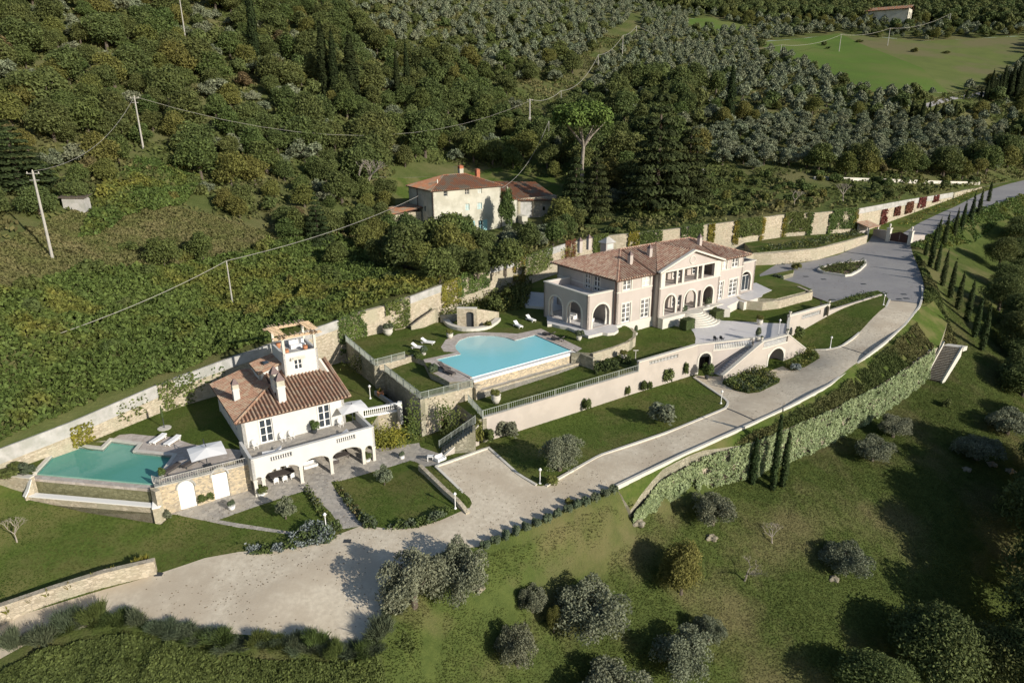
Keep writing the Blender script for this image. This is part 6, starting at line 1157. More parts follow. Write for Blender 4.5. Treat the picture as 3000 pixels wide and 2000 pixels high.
# ================================================================ PLANTS
def newobj(name, me, parent, rz=0, sc=1):
    o = bpy.data.objects.new(name, me); COL.objects.link(o); o.parent = parent; return o
def lobes_points(r, lobes, n, shell=.5):
    """points on the shells of several lobes, and their outward directions"""
    L = np.array(lobes, float); vol = (L[:, 3] * L[:, 5]) ** 1.0; k = r.choice(len(L), n, p=vol / vol.sum()); a = r.normal(size=(n, 3)); a /= np.linalg.norm(a, axis=1)[:, None]
    a[:, 2] = np.where(a[:, 2] < -.35, -a[:, 2], a[:, 2]); rad = 1 - shell * r.random(n) ** 1.7; P = L[k, :3] + a * L[k, 3:6] * rad[:, None]
    P += r.normal(0, .06, (n, 3)) * L[k, 3:4]; return P, a
def crown_mesh(name, seed, R_, H_, z0, n, leaf, m, nl=9, droop=0, shape='round', bias=.45):
    r = np.random.default_rng(seed); lobes = []
    if shape == 'round':
        for i in range(nl):
            q = r.uniform(0, 2 * math.pi); d = R_ * .58 * math.sqrt(r.random()); hz = r.random(); f = math.sin(math.pi * (.25 + .6 * hz)); lobes.append((d * math.cos(q) * f, d * math.sin(q) * f, z0 + H_ * (.22 + .58 * hz), R_ * r.uniform(.34, .52), R_ * r.uniform(.34, .52), H_ * r.uniform(.18, .30)))
        lobes.append((0, 0, z0 + H_ * .5, R_ * .6, R_ * .6, H_ * .42))
    elif shape == 'olive':
        for i in range(nl):
            q = r.uniform(0, 2 * math.pi); d = R_ * .74 * math.sqrt(r.random()); hz = r.random(); lobes.append((d * math.cos(q), d * math.sin(q), z0 + H_ * (.18 + .62 * hz * (1 - .45 * (d / R_) ** 2)), R_ * r.uniform(.2, .4), R_ * r.uniform(.2, .4), H_ * r.uniform(.16, .3)))
    elif shape == 'umbrella':
        for i in range(nl):
            q = r.uniform(0, 2 * math.pi); d = R_ * .72 * math.sqrt(r.random()); lobes.append((d * math.cos(q), d * math.sin(q), z0 + H_ * (.55 - .35 * (d / R_) ** 2), R_ * .30, R_ * .30, H_ * .42))
    elif shape == 'column':
        for i in range(nl): f = i / (nl - 1); w_ = R_ * (1 - f ** 2.2) ** .75 * (.7 + .3 * min(1, f * 5)) + .04; lobes.append((r.normal(0, .05) * R_, r.normal(0, .05) * R_, z0 + H_ * f * .97, w_, w_, H_ / nl * 1.1))
    elif shape == 'cone':
        for i in range(nl):
            f = (i + .5) / nl; q = r.uniform(0, 6.28); w_ = R_ * (1 - f) ** .8; 
            for j in range(5): qq = q + j * 1.26 + r.uniform(-.3, .3); lobes.append((w_ * .55 * math.cos(qq), w_ * .55 * math.sin(qq), z0 + H_ * f - w_ * .08, w_ * .42, w_ * .42, H_ / nl * .42))
    elif shape == 'mound':
        for i in range(nl): q = r.uniform(0, 6.28); d = R_ * .6 * math.sqrt(r.random()); lobes.append((d * math.cos(q), d * math.sin(q), z0 + H_ * r.uniform(.25, .5), R_ * .42, R_ * .42, H_ * .45))
    P, a = lobes_points(r, lobes, n); P[:, 2] = np.maximum(P[:, 2], z0 * .6)
    if droop: P[:, 2] -= droop * (np.hypot(P[:, 0], P[:, 1]) / R_) ** 2
    V, F = leafmesh(P, leaf, a + [0, 0, .25], bias, seed=seed, aspect=2.2 if shape in ('round', 'cone') else 1.8); return fastmesh(name, V, F, M[m])
def trunk_mesh(name, seed, h, r0, limbs=4, spread=1.6, m='bark', lean=.1):
    r = np.random.default_rng(seed); mb = MB(); x = y = 0; pts = [(0, 0, -.5)]
    for i in range(1, 5): x += r.normal(0, lean * h * .12); y += r.normal(0, lean * h * .12); pts.append((x, y, h * i / 4))
    mb.tube(pts, [r0 * 1.25, r0, r0 * .8, r0 * .62, r0 * .4], 7)
    for k in range(limbs):
        q = 6.28 * k / limbs + r.uniform(-.4, .4); b = pts[2 + k % 2]; mb.tube([b, (b[0] + math.cos(q) * spread * .5, b[1] + math.sin(q) * spread * .5, b[2] + h * .35), (b[0] + math.cos(q) * spread, b[1] + math.sin(q) * spread, b[2] + h * .75)], [r0 * .5, r0 * .32, r0 * .1], 5)
    me = bpy.data.meshes.new(name); me.from_pydata(mb.v, [], mb.f); me.materials.append(M[m]); me.update(); return me
def pine_trunk():
    mb = MB(); mb.tube([(0, 0, -1), (.2, 0, 5), (0, .2, 9.5)], [.5, .42, .36], 8)
    for k in range(7): q = k * .9; mb.tube([(0, .2, 9.2), (math.cos(q) * 2, math.sin(q) * 2, 11.5), (math.cos(q) * 5, math.sin(q) * 5, 14.2)], [.3, .2, .08], 6)
    me = bpy.data.meshes.new('pine_trunk'); me.from_pydata(mb.v, [], mb.f); me.materials.append(M['palebark']); me.update(); return me
KINDS_ = {}
def kind(key, name, variants): KINDS_[key] = (name, variants)
# near, full detail (R ~ 1 unit = real metres for a nominal size)
kind('olive_near', 'olive_tree', [(crown_mesh('olive_crown', 10 + i, 2.6, 3.6, .5, 12000, .135, 'olive', 34, shape='olive', bias=.25), trunk_mesh('olive_trunk', i, 2.2, .22, 5, 1.3, lean=.5), 2.6, 4.6) for i in range(3)])
kind('olive', 'olive_tree', [(crown_mesh('olive_crown', 20 + i, 2.7, 3.6, .5, 3400, .29, 'oliver', 22, shape='olive', bias=.3), trunk_mesh('olive_trunk', 5 + i, 1.8, .2, 4, 1.2), 2.7, 4.5) for i in range(3)])
kind('olive_far', 'olive_tree', [(crown_mesh('olive_crown', 30 + i, 2.9, 3.6, .7, 620, .70, 'oliver', 8), trunk_mesh('olive_trunk', 8 + i, 1.5, .2, 3, 1.), 2.9, 4.3) for i in range(2)])
kind('oak', 'oak_tree', [(crown_mesh('oak_crown', 40 + i, 4.2, 7.2, .6, 6500, .36, 'oak', 20, bias=.35), trunk_mesh('oak_trunk', 12 + i, 4, .3, 5, 2), 4.2, 8.4) for i in range(3)])
kind('oak_near', 'oak_tree', [(crown_mesh('oak_crown', 45 + i, 4.2, 7.2, .6, 17000, .20, 'oak', 26, bias=.35), trunk_mesh('oak_trunk', 12 + i, 4, .3, 5, 2), 4.2, 8.4) for i in range(3)])
kind('green', 'broadleaf_tree', [(crown_mesh('leafy_crown', 50 + i, 3.6, 6.4, .4, 5200, .34, 'green', 17, bias=.35), trunk_mesh('leafy_trunk', 16 + i, 3.4, .25, 5, 1.8), 3.6, 7.2) for i in range(2)])
kind('yellow', 'chestnut_tree', [(crown_mesh('yellowing_crown', 60 + i, 3.9, 6.6, .4, 5200, .35, 'oaky', 17, bias=.35), trunk_mesh('chestnut_trunk', 19 + i, 3.6, .26, 5, 1.9), 3.9, 7.4) for i in range(2)])
kind('yellow_near', 'chestnut_tree', [(crown_mesh('yellowing_crown', 66, 3.9, 6.6, .4, 16000, .2, 'oaky', 22, bias=.35), trunk_mesh('chestnut_trunk', 19, 3.6, .26, 5, 1.9), 3.9, 7.4)])
kind('rust', 'rusty_tree', [(crown_mesh('rusty_crown', 70, 3.2, 5.0, .6, 2600, .42, 'rust', 10), trunk_mesh('rusty_trunk', 23, 3, .2, 5, 1.5), 3.2, 5.6)])
kind('bush', 'hillside_bush', [(crown_mesh('bush_foliage', 80 + i, 1.7, 2.2, 0, 900, .34, mm, 6, shape='mound'), None, 1.7, 2.2) for i, mm in enumerate(('oak', 'green', 'oaky'))])
kind('oak_far', 'oak_tree', [(crown_mesh('oak_crown', 90 + i, 4.6, 7.4, .8, 900, 1.0, 'oak', 11), None, 4.6, 8.2) for i in range(2)])
kind('cypress', 'cypress_tree', [(crown_mesh('cypress_crown', 100 + i, 1.15, 14, .2, 3600, .34, 'cypress', 14, shape='column', bias=.7), trunk_mesh('cypress_trunk', 26, 2, .2, 0), 1.15, 14) for i in range(2)])
kind('cyprow', 'cypress_tree', [(crown_mesh('cypress_crown', 110 + i, .5, 6, .15, 1300, .22, 'cyprow', 10, shape='column', bias=.7), trunk_mesh('cypress_trunk', 27, 1.2, .08, 0), .5, 6) for i in range(2)])
kind('pine', 'umbrella_pine', [(crown_mesh('pine_crown', 120, 8.5, 7, 11.5, 12000, .45, 'pine', 36, shape='umbrella'), pine_trunk(), 8, 20)])
kind('fir', 'cedar_tree', [(crown_mesh('cedar_crown', 130 + i, 9.5, 23, 2, 9500, .62, 'conifer', 11, shape='cone', droop=1.2, bias=.6), trunk_mesh('cedar_trunk', 29, 20, .5, 0), 9.5, 25) for i in range(2)])
kind('ball', 'clipped_bush', [(crown_mesh('ball_foliage', 140, .55, 1.15, 0, 700, .13, 'rosemary', 5, shape='mound', bias=.7), None, .55, 1.0)])
kind('shrub', 'garden_shrub', [(crown_mesh('shrub_foliage', 150 + i, .8, 1.5, .1, 900, .17, mm, 6, shape='mound'), None, .8, 1.5) for i, mm in enumerate(('green', 'rosemary', 'oaky', 'blueleaf', 'olive'))])
def spiky(seed, n, h, m, wd=.04):
    r = np.random.default_rng(seed); V = []; F = []
    for i in range(n):
        q = r.uniform(0, 6.28); t = r.uniform(.02, .6); hh = h * r.uniform(.5, 1); b = np.array([math.cos(q + 2) * .15 * r.random(), math.sin(q + 2) * .15 * r.random(), 0]); d = np.array([math.cos(q) * t, math.sin(q) * t, 1]); d /= np.linalg.norm(d); s = np.cross(d, [math.sin(q), .3, .2]); s /= np.linalg.norm(s)
        k = len(V); mid = b + d * hh * .55; tip = b + d * hh + np.array([0, 0, -.12 * hh * t * 2]); V += [b - s * wd, b + s * wd, mid + s * wd * 1.1, mid - s * wd * 1.1, tip + s * .01, tip - s * .01]; F += [(k, k + 1, k + 2, k + 3), (k + 3, k + 2, k + 4, k + 5)]
    return fastmesh('blades', np.array(V), np.array(F), M[m])
def wispy(seed, m):
    r = np.random.default_rng(seed); lobes = [(r.normal(0, .25), r.normal(0, .25), r.uniform(.2, .6), .32, .32, .35) for _ in range(6)]; P, a = lobes_points(r, lobes, 1500, .8); P[:, 2] = np.abs(P[:, 2]) * .9; d = np.c_[P[:, :2] * .35 + r.normal(0, .12, (1500, 2)), r.uniform(.22, .55, 1500)]; s = np.cross(d, r.normal(size=(1500, 3))); s /= np.linalg.norm(s, axis=1)[:, None]; s *= .014
    V = np.stack([P - s, P + s, P + d + s * .4, P + d - s * .4], 1).reshape(-1, 3); return fastmesh('wisps', V, np.arange(6000).reshape(-1, 4), M[m])
kind('broom', 'broom_shrub', [(wispy(200 + i, ('rosemary', 'green', 'rosemary')[i]), None, .7, 1.3) for i in range(3)])
kind('yucca', 'spiky_plant', [(spiky(210 + i, 60, 1.1, 'ivyold', .045), None, .7, 1.1) for i in range(2)])
def bare(seed, h, m='palebark'):
    r = np.random.default_rng(seed); mb = MB(); 
    def br(p, d, l, rad, lv):
        q = p + d * l * .5 + Vector((r.normal(0, .05), r.normal(0, .05), .04)) * l; e_ = p + d * l + Vector((0, 0, .08 * l)); mb.tube([p, q, e_], [rad, rad * .8, rad * .6], 5 if lv < 2 else 3)
        if lv < 4:
            for k in range(3 if lv else 4): a = r.uniform(0, 6.28); br(e_, (d + Vector((math.cos(a), math.sin(a), r.uniform(-.1, .5))) * .75).normalized(), l * .68, rad * .58, lv + 1)
    br(Vector((0, 0, -.2)), Vector((.1, .05, 1)).normalized(), h * .3, h * .022, 0); me = bpy.data.meshes.new('branches'); me.from_pydata(mb.v, [], mb.f); me.materials.append(M[m]); me.update(); return me
kind('bare', 'bare_tree', [(None, bare(220 + i, 6), 2.5, 6) for i in range(2)])
_cnt = {}
def plant(key, p, R_=None, H_=None, label='', cat='tree', group=None, var=None, rz=None, name=None):
    nm, vs = KINDS_[key]; i = (var if var is not None else int(rng.integers(len(vs)))) % len(vs); cr, tr, r0, h0 = vs[i]; sx = (R_ or r0) / r0; sz = (H_ or h0) / h0
    t = thing(name or nm, label, cat, (0, 0, 0), group=group); t.location = [float(c) for c in p]; t.rotation_euler = (0, 0, rng.uniform(0, 6.28) if rz is None else rz); q_ = rng.uniform(.86, 1.16) if cat == 'tree' and key not in ('cypress', 'cyprow', 'pine', 'fir') else 1; t.scale = (sx * q_, sx / q_, sz); del t['mw']
    if cr: newobj('crown' if cat == 'tree' else 'foliage', cr, t)
    if tr: newobj('trunk', tr, t)
    return t
def at(key, px, py, R_=None, H_=None, label='', cat='tree', zf=None, **kw):
    p = hit(px, py, zf); return plant(key, (p[0], p[1], p[2] - .05), R_, H_, label, cat, **kw)
def top_h(px, py, tx, ty, zf=None):
    p = hit(px, py, zf); lo, hi = 0., 60.
    for _ in range(40):
        m_ = (lo + hi) / 2
        if proj(p + [0, 0, m_])[1] > ty: lo = m_
        else: hi = m_
    return p, lo
# ---- landmark trees
for k, (x, y, ty, R_, lb) in enumerate([(752, 190, -70, 1.7, 'tall dark cypress rising out of the top edge of the wooded hill'), (1166, 296, 140, 1.1, 'slimmer of the paired cypresses behind the farmhouse woods'), (1196, 298, 122, 1.3, 'taller of the paired cypresses behind the farmhouse woods'),
        (955, 285, 60, 2.0, 'broad dark cypress in the shaded group above the bare pale tree'), (985, 300, 85, 1.7, 'middle dark cypress of the shaded group on the hill'), (1035, 300, 100, 2.6, 'wide shaggy cypress at the right of the shaded group'), (2134, 362, 188, 1.9, 'lone tall cypress above the olive grove')]):
    p, hh = top_h(x, y, x, ty, z_up); plant('cypress', p, R_, hh, lb, var=k)
for x, y, tx, ty, key, R_, lb in [(1705, 560, 1705, 268, 'pine', 9.3, 'big umbrella pine with a spreading bright green crown'), (1920, 610, 1920, 240, 'fir', 10.5, 'largest dark cedar between the pine and the olive grove'), (2010, 590, 2010, 330, 'fir', 7.5, 'cedar with lower crown nearest the olive grove'), (1745, 640, 1745, 420, 'fir', 5.2, 'narrow dark conifer just below the umbrella pine'), (1685, 650, 1685, 440, 'fir', 5.5, 'dark conifer beside the stone barn'),
        (60, 560, 60, 350, 'fir', 7.5, 'dark conifer at the edge of the left hillside'), (935, 720, 935, 560, 'fir', 3.6, 'small fir below the bare pale tree')]:
    p, hh = top_h(x, y, tx, ty, z_up); plant(key, p, R_, hh, lb)
def FP(u, v_): q = FF.w(u, v_); return (q[0], q[1], float(z_up(q[0], q[1])[0]) - .1)
for x, y, R_, H_, key, lb in [(1175, 775, 3.8, 7, 'oak', 'bushy oak left of the farmhouse facade'), (1235, 800, 3.4, 5.6, 'yellow', 'yellowing tree in front of the farmhouse corner'), (1335, 805, 3.2, 5.4, 'oak', 'dark rounded tree in front of the farmhouse doors'), (1400, 810, 3.2, 5, 'oak', 'leafy tree between the farmhouse and the boundary wall'),
        (1480, 800, 3.8, 6.4, 'green', 'green tree hiding the farmhouse annex'), (1545, 735, 3.2, 6, 'oak', 'round tree below the stone barn'), (1290, 830, 3.2, 6.5, 'green', 'low leafy tree beside the boundary wall ivy'), (1620, 720, 3.0, 5.5, 'green', 'small tree by the gravel track above the villa'), (1120, 790, 3.6, 6.5, 'oak', 'rounded oak at the end of the vine slope'),
        (1050, 700, 3.4, 6.5, 'green', 'green tree beside the small grass clearing'), (870, 700, 3.4, 6, 'green', 'bright tree at the lower edge of the left woods'), (985, 780, 3.0, 5, 'green', 'bushy green tree on the lawn edge below the firs')]:
    at(key, x, y, R_, H_, lb, zf=z_up)
for key, x, y, ty, lb in (('bare', 1068, 590, 430, 'bare pale branched tree left of the farmhouse'), ('bare', 2325, 605, 545, 'small leafless white stemmed tree above the ivy wall'), ('bare', 2470, 590, 520, 'thin leafless tree near the upper track')):
    p, hh = top_h(x, y, x, ty, z_up); plant(key, p, hh * .55, hh, lb)
for u, v_, hh in ((16.2, -5.5, 10.5), (4.5, -7, 6.0)): q = FP(u, v_); plant('green' if hh > 9 else 'oak', q, 2.3, hh, 'narrow leafy tree rising in front of the farmhouse %s' % ('annex end' if hh > 9 else 'centre'))
# ---- young cypress row on the bank beside the road
z6_ = lambda x, y: (2150 + x * .3827, 500 + y * .3827)
row = [((1970, 85), (1945, 245)), ((1900, 150), (1868, 345)), ((1845, 180), (1808, 395)), ((1778, 245), (1738, 460)), ((1722, 300), (1680, 515)), ((1645, 340), (1606, 570)), ((1580, 370), (1552, 560)), ((1585, 560), (1548, 770)), ((1560, 430), (1500, 735)), ((1480, 540), (1464, 650)), ((1648, 620), (1592, 880)), ((1705, 690), (1650, 970)), ((1765, 790), (1708, 1060)), ((1840, 850), (1778, 1160)), ((1905, 980), (1838, 1270)), ((1968, 1030), (1893, 1370))]
ordn = ['first', 'second', 'third', 'fourth', 'fifth', 'sixth', 'seventh', 'eighth', 'ninth', 'tenth', 'eleventh', 'twelfth', 'thirteenth', 'fourteenth', 'fifteenth', 'sixteenth', 'seventeenth', 'eighteenth', 'nineteenth', 'twentieth']
for k, (t_, b_) in enumerate(sorted(row, key=lambda q: q[1][1])):
    x, y = z6_(*b_); tx, ty = z6_(*t_); p, hh = top_h(x, y, tx, ty, z_low); plant('cyprow', p, .42 + hh * .025, hh, 'slim young cypress, %s from the road bend in the bank row' % ordn[k], group='young cypresses along the road bank')
for x, y, tx, ty, lb in ((2262, 1432, 2300, 1212, 'tallest slim cypress against the pale ivy wall'), (2292, 1422, 2318, 1262, 'slim cypress with rounded tip, lower of the front trio'), (2203, 1415, 2222, 1280, 'slim cypress nearest the drive end of the ivy wall')):
    p, hh = top_h(x, y, tx, ty, z_low); plant('cyprow', p, .5, hh, lb)
far = [(2633, 337, 290), (2668, 342, 292), (2697, 366, 288), (2717, 352, 297), (2735, 352, 303), (2758, 350, 303), (2781, 348, 293), (2795, 345, 298), (2830, 292, 262), (2872, 290, 262)] + [(2885 + 9 * i, 298 - 2 * i, 232 - 5 * i + (i * 7 % 13)) for i in range(13)] + [(2870, 458, 400), (2905, 430, 380), (2948, 425, 373), (2975, 435, 380), (2895, 296, 205), (2930, 290, 190), (2955, 290, 185), (2975, 285, 178)]
for k, (x, y, ty) in enumerate(far):
    p, hh = top_h(x, y, x, ty, z_up); plant('cypress', p, .5 + hh * .055, hh, 'distant slim cypress lining the far road', group='distant cypresses along the far road', var=k)
# ---- olives and others on the meadow below the drive
for key, x, y, R_, H_, lb in [('olive_near', 1215, 1770, 3.0, 5.4, 'large silvery olive beside the gravel turning area'), ('olive_near', 1345, 1745, 3.1, 6.0, 'large olive directly beside the clipped bush row'), ('olive_near', 1730, 1850, 3.7, 6.0, 'broad olive in the middle of the lower meadow'), ('olive_near', 1515, 1945, 2.0, 4.6, 'narrow olive left of the broad meadow olive'),
        ('olive_near', 1990, 1975, 3.0, 5.0, 'grey olive near the bottom edge below the yellow-green tree'), ('olive_near', 1790, 2080, 3.6, 4.6, 'olive cut by the bottom edge of the picture'), ('olive_near', 2085, 1535, 2.6, 4.2, 'olive at the lower end of the pale ivy wall'), ('olive_near', 2475, 1675, 2.7, 4.0, 'wide low olive beside the rocky bank'),
        ('olive_near', 2555, 1350, 2.7, 3.8, 'round dark olive below the pale ivy wall'), ('olive_near', 2615, 1280, 2.4, 3.6, 'dark olive tucked against the pale ivy wall'), ('olive_near', 2860, 1345, 2.9, 3.8, 'round grey olive with stones at its foot'), ('olive_near', 2950, 1270, 3.2, 4.2, 'large olive at the right edge of the meadow'),
        ('olive_near', 2075, 1880, 1.7, 3.2, 'small sparse olive under the yellow-green tree'), ('olive_near', 1560, 1790, 1.6, 3.0, 'young olive between two bigger meadow olives')]:
    at(key, x, y, R_, H_, lb, zf=z_low)
at('yellow_near', 1995, 1735, 2.7, 6.0, 'round yellow-green tree casting a dark shadow on the meadow', zf=z_low); at('yellow_near', 1622, 1850, .8, 3.2, 'slender yellow leaved sapling on the lower meadow', zf=z_low)
for x, y, R_, H_, key, lb in ((2720, 2000, 5.5, 8, 'oak_near', 'large dark oak at the bottom corner of the meadow'), (2890, 2010, 4.5, 7, 'oak_near', 'dark oak overhanging the shaded ravine'), (2560, 2060, 4, 6, 'oak_near', 'oak partly below the bottom edge of the picture'), (2180, 1700, 2.2, 3.2, 'bare', 'leafless spreading bush on the lower meadow'), (2262, 1590, 1.8, 2.6, 'bare', 'brown leafless shrub below the ivy wall'), (2770, 1190, .9, 1.4, 'bush', 'small round bush on the meadow below the stone stair')):
    at(key, x, y, R_, H_, lb, zf=z_low, cat='tree' if key != 'bush' else 'bush')
# ---- trees of the shaded valley on the right
q = 0
for x, y in [(2925, 760), (2970, 730), (2995, 800), (2950, 830), (2925, 880), (2985, 890), (3000, 960), (2990, 950), (3005, 1040), (2985, 1010), (2995, 1100), (2995, 1130), (2990, 690), (3030, 760), (3040, 880), (3050, 1000), (3060, 1140), (3060, 1480), (3060, 1380), (3070, 1260), (3090, 1560)]:
    at('oak_near', x, y + 30, 4.0 + rng.random() * 1.2, 5.5 + rng.random() * 3, 'dark oak of the shaded valley beyond the cypress row', zf=z_low, group='oaks of the shaded valley')
# ---- garden shrubs
z8_ = lambda x, y: (1200 + x * .3189, 1200 + y * .3189)
for k, (x, y) in enumerate([(695, 1285), (790, 1240), (885, 1195), (980, 1155), (1070, 1118), (1165, 1080), (1265, 1038), (1355, 995), (1455, 953), (1535, 912), (1615, 882), (1705, 845), (1795, 808), (1870, 772)]):
    at('ball', *z8_(x, y), .62, 1.1, 'clipped rosemary ball, %s from the big olive along the drive edge' % ordn[k], 'bush', zf=z_low, group='clipped rosemary balls along the drive')
at('shrub', 1672, 1478, .6, .8, 'yellow-green bush among the clipped balls', 'bush', zf=z_low, var=2)
for x, y, R_, H_, v_, lb in [(1715, 1205, .8, 1.9, 0, 'clipped green bush at the rampart foot near the railing'), (1838, 1160, .55, 1.6, 0, 'small green bush at the rampart foot below the lamp post'), (1894, 1148, .9, 1.8, 0, 'rounded green shrub at the rampart foot'), (1951, 1122, 1.15, 2.5, 0, 'biggest round green shrub at the rampart foot'), (2003, 1105, .95, 2.6, 0, 'green shrub around a dark pipe near the portal'),
        (1487, 1280, 1.6, 2.2, 4, 'loose grey-violet shrub at the low end of the rampart'), (1437, 1300, .9, 2.0, 0, 'upright green shrub at the rampart corner'), (1404, 1305, .9, 3.2, 2, 'yellowing climber on the rampart corner'), (1620, 1418, .8, 1.2, 2, 'yellow bush behind the drive lamp'), (1940, 1240, 1.9, 2.9, 4, 'large grey shrub on the lawn below the rampart'),
        (605, 1470, .95, 1.3, 0, 'round green bush by the arched doors'), (2335, 995, 1.1, 2.3, 0, 'dark shrub in the corner of the right wall and stair'), (30, 1392, 1.6, 1.2, 0, 'dark shrub behind the low wall at the picture edge'), (75, 1388, 1.2, 1.1, 1, 'low dark shrub next to the green pool corner'), (482, 1518, .8, 1.0, 4, 'small grey shrub at the corner of the pool basin'),
        (660, 1020, .7, 1.3, 0, 'pot of red flowers seen behind the pergola'), (2330, 790, 1.3, 1.4, 2, 'reddish hedge bush beside the yard'), (2280, 812, 1.3, 1.4, 1, 'dark hedge bush next to the villa wing')]:
    at('shrub', x, y, R_, H_, lb, 'bush', var=v_)
p = hit(1640, 1378, z_mid); plant('olive_near', p, 2.5, 4.6, 'olive tree on the lawn in front of the rampart')
p = hit(1300 + 330, 1330); 
for x, y, R_, H_, key, lb in [(1127, 1420, 1.0, 2.6, 'olive', 'thin young tree on the lawn by the paved path'), (838, 1520, 1.1, 2.8, 'olive', 'sparse young tree on the small lawn by the arcade'), (50, 1588, 1.4, 3.2, 'bare', 'leafless shrub at the edge of the lower lawn')]: at(key, x, y, R_, H_, lb)
# beds with mixed planting
def bed(label, poly, n, hh, mats, seed=0, leaf=.2, zf=None):
    r = np.random.default_rng(seed); P_ = np.array(poly); lo, hi = P_.min(0), P_.max(0); c_ = P_.mean(0); t = thing('planted_bed', label, 'flower bed', (c_[0], c_[1], float((zf or ground)(c_[0], c_[1])[0])))
    for j, m in enumerate(mats):
        q = r.uniform(lo, hi, (n * 3, 2)); q = q[inpoly(q[:, 0], q[:, 1], poly)]; nn = vnoise(q[:, 0] + 31 * j, q[:, 1], 1.0); q = q[nn > .42][:n]; nn = vnoise(q[:, 0] + 31 * j, q[:, 1], 1.0)
        z = (zf or ground)(q[:, 0], q[:, 1]); P3 = np.c_[q, z + r.random(len(q)) * hh * (nn - .3) * 2]; leafobj('foliage', P3, leaf, M[m], t, nrm=np.array([0, -.3, 1]), bias=.3, seed=seed + j)
    return t
bed('rose bed with yellow flowers in front of the outer stair wall', xy([(2118, 1120), (2165, 1100), (2215, 1088), (2245, 1092), (2283, 1118), (2225, 1148), (2190, 1152), (2150, 1140)], -4.7), 1500, 1.1, ('green', 'oaky', 'rosemary'), 1, zf=z_mid)
bed('rose bed between stair foot and drive beside a blue-grey shrub', xy([(2300, 1078), (2330, 1050), (2355, 1032), (2378, 1028), (2401, 1054), (2357, 1080), (2320, 1088)], -4.3), 1000, 1.1, ('green', 'oaky'), 2, zf=z_mid)
at('shrub', 2330, 1085, .9, 1.1, 'round blue-grey lavender bush beside the rose bed', 'bush', var=3)
bed('low shrubs filling the teardrop island bed', island, 1300, .8, ('green', 'oak'), 3, .24); bed('long planted bed above the curved stone wall', xy([(2215, 738), (2395, 724), (2538, 688), (2525, 676), (2400, 702), (2260, 722)], 1.9), 2600, .9, ('green', 'rosemary', 'oaky'), 4, .28)
bed('strip of low mixed shrubs along the yard below the curved wall', xy([(2277, 777), (2341, 771), (2456, 745), (2546, 706), (2540, 695), (2450, 728), (2350, 755), (2280, 762)], -.5), 1500, .7, ('rosemary', 'blueleaf', 'oaky'), 5, .24, zf=z_mid)
bed('hedge strip left of the small lawn along the paved path', xy([(890, 1440), (903, 1432), (940, 1475), (985, 1530), (1000, 1550), (985, 1570), (955, 1540), (915, 1480)], -6.9), 900, .6, ('green', 'rosemary', 'oaky'), 6, .2); bed('hedge strip between path and the square lawn', xy([(970, 1410), (985, 1412), (1030, 1462), (1070, 1512), (1080, 1535), (1062, 1542), (1020, 1490), (985, 1440)], -6.9), 900, .55, ('green', 'rosemary', 'rust'), 7, .2)
bed('rosemary border along the gravel below the square lawn', xy([(1070, 1520), (1130, 1535), (1220, 1530), (1300, 1505), (1330, 1498), (1290, 1528), (1220, 1548), (1130, 1552), (1065, 1545)], -6.9), 1500, .75, ('rosemary', 'green'), 8, .2); bed('rosemary border at the foot of the lawn path lamp', xy([(900, 1545), (990, 1530), (1003, 1550), (1000, 1570), (960, 1595), (905, 1600), (820, 1618), (720, 1622), (720, 1605), (840, 1595)], -7.1), 1500, .8, ('rosemary', 'green', 'blueleaf'), 9, .2)
bed('dark hedge below the curved stone wall by the pool', xy([(1738, 1085), (1760, 1070), (1790, 1065), (1850, 1062), (1840, 1088), (1790, 1090), (1745, 1100)], -2.2), 1500, 1.1, ('box', 'box'), 10, .2); bed('planting on the grotto terrace beneath the boundary wall', xy([(1285, 930), (1320, 850), (1440, 815), (1560, 800), (1550, 890), (1470, 905), (1400, 895), (1330, 905)], 0.3), 4200, 2.0, ('green', 'oak', 'oaky'), 11, .3)
bed('low hedge along the top of the ramp wall', xy([(2435, 895), (2480, 872), (2560, 850), (2600, 862), (2580, 868), (2500, 885), (2440, 905)], -1.1), 900, .5, ('box', 'green'), 12, .22, zf=z_mid); bed('golden hedge along the road below the red ivy', [(100, 171), (120, 187.8), (138, 203.5), (147, 211), (145, 212.6), (136, 205.5), (118, 190), (98, 173)], 2200, 1.5, ('ivyold', 'oaky'), 13, .34, zf=z_mid)
# two clipped box blocks, steps
for x, y, lb in ((2012, 962, 'clipped box block at the left foot of the curved steps'), (2098, 935, 'clipped box block at the right foot of the curved steps')):
    p = G(x, y, -1.5); t = thing('clipped_hedge', lb, 'hedge', p, VF.a); r_ = np.random.default_rng(int(x)); n_ = 1500; a = r_.uniform(-1, 1, (n_, 3)); ax = r_.integers(0, 3, n_); a[np.arange(n_), ax] = np.sign(a[np.arange(n_), ax]); V_, F_ = leafmesh(a * [1.0, .7, .8] + [0, 0, .8], .15, np.eye(3)[ax] * np.sign(a[np.arange(n_), ax])[:, None], .8, seed=4); newobj('foliage', fastmesh('foliage', V_, F_, M['box']), t); o_ = MB().box(-.93, .93, -.63, .63, 0, 1.52).build('core', M['box'], t, local=True)
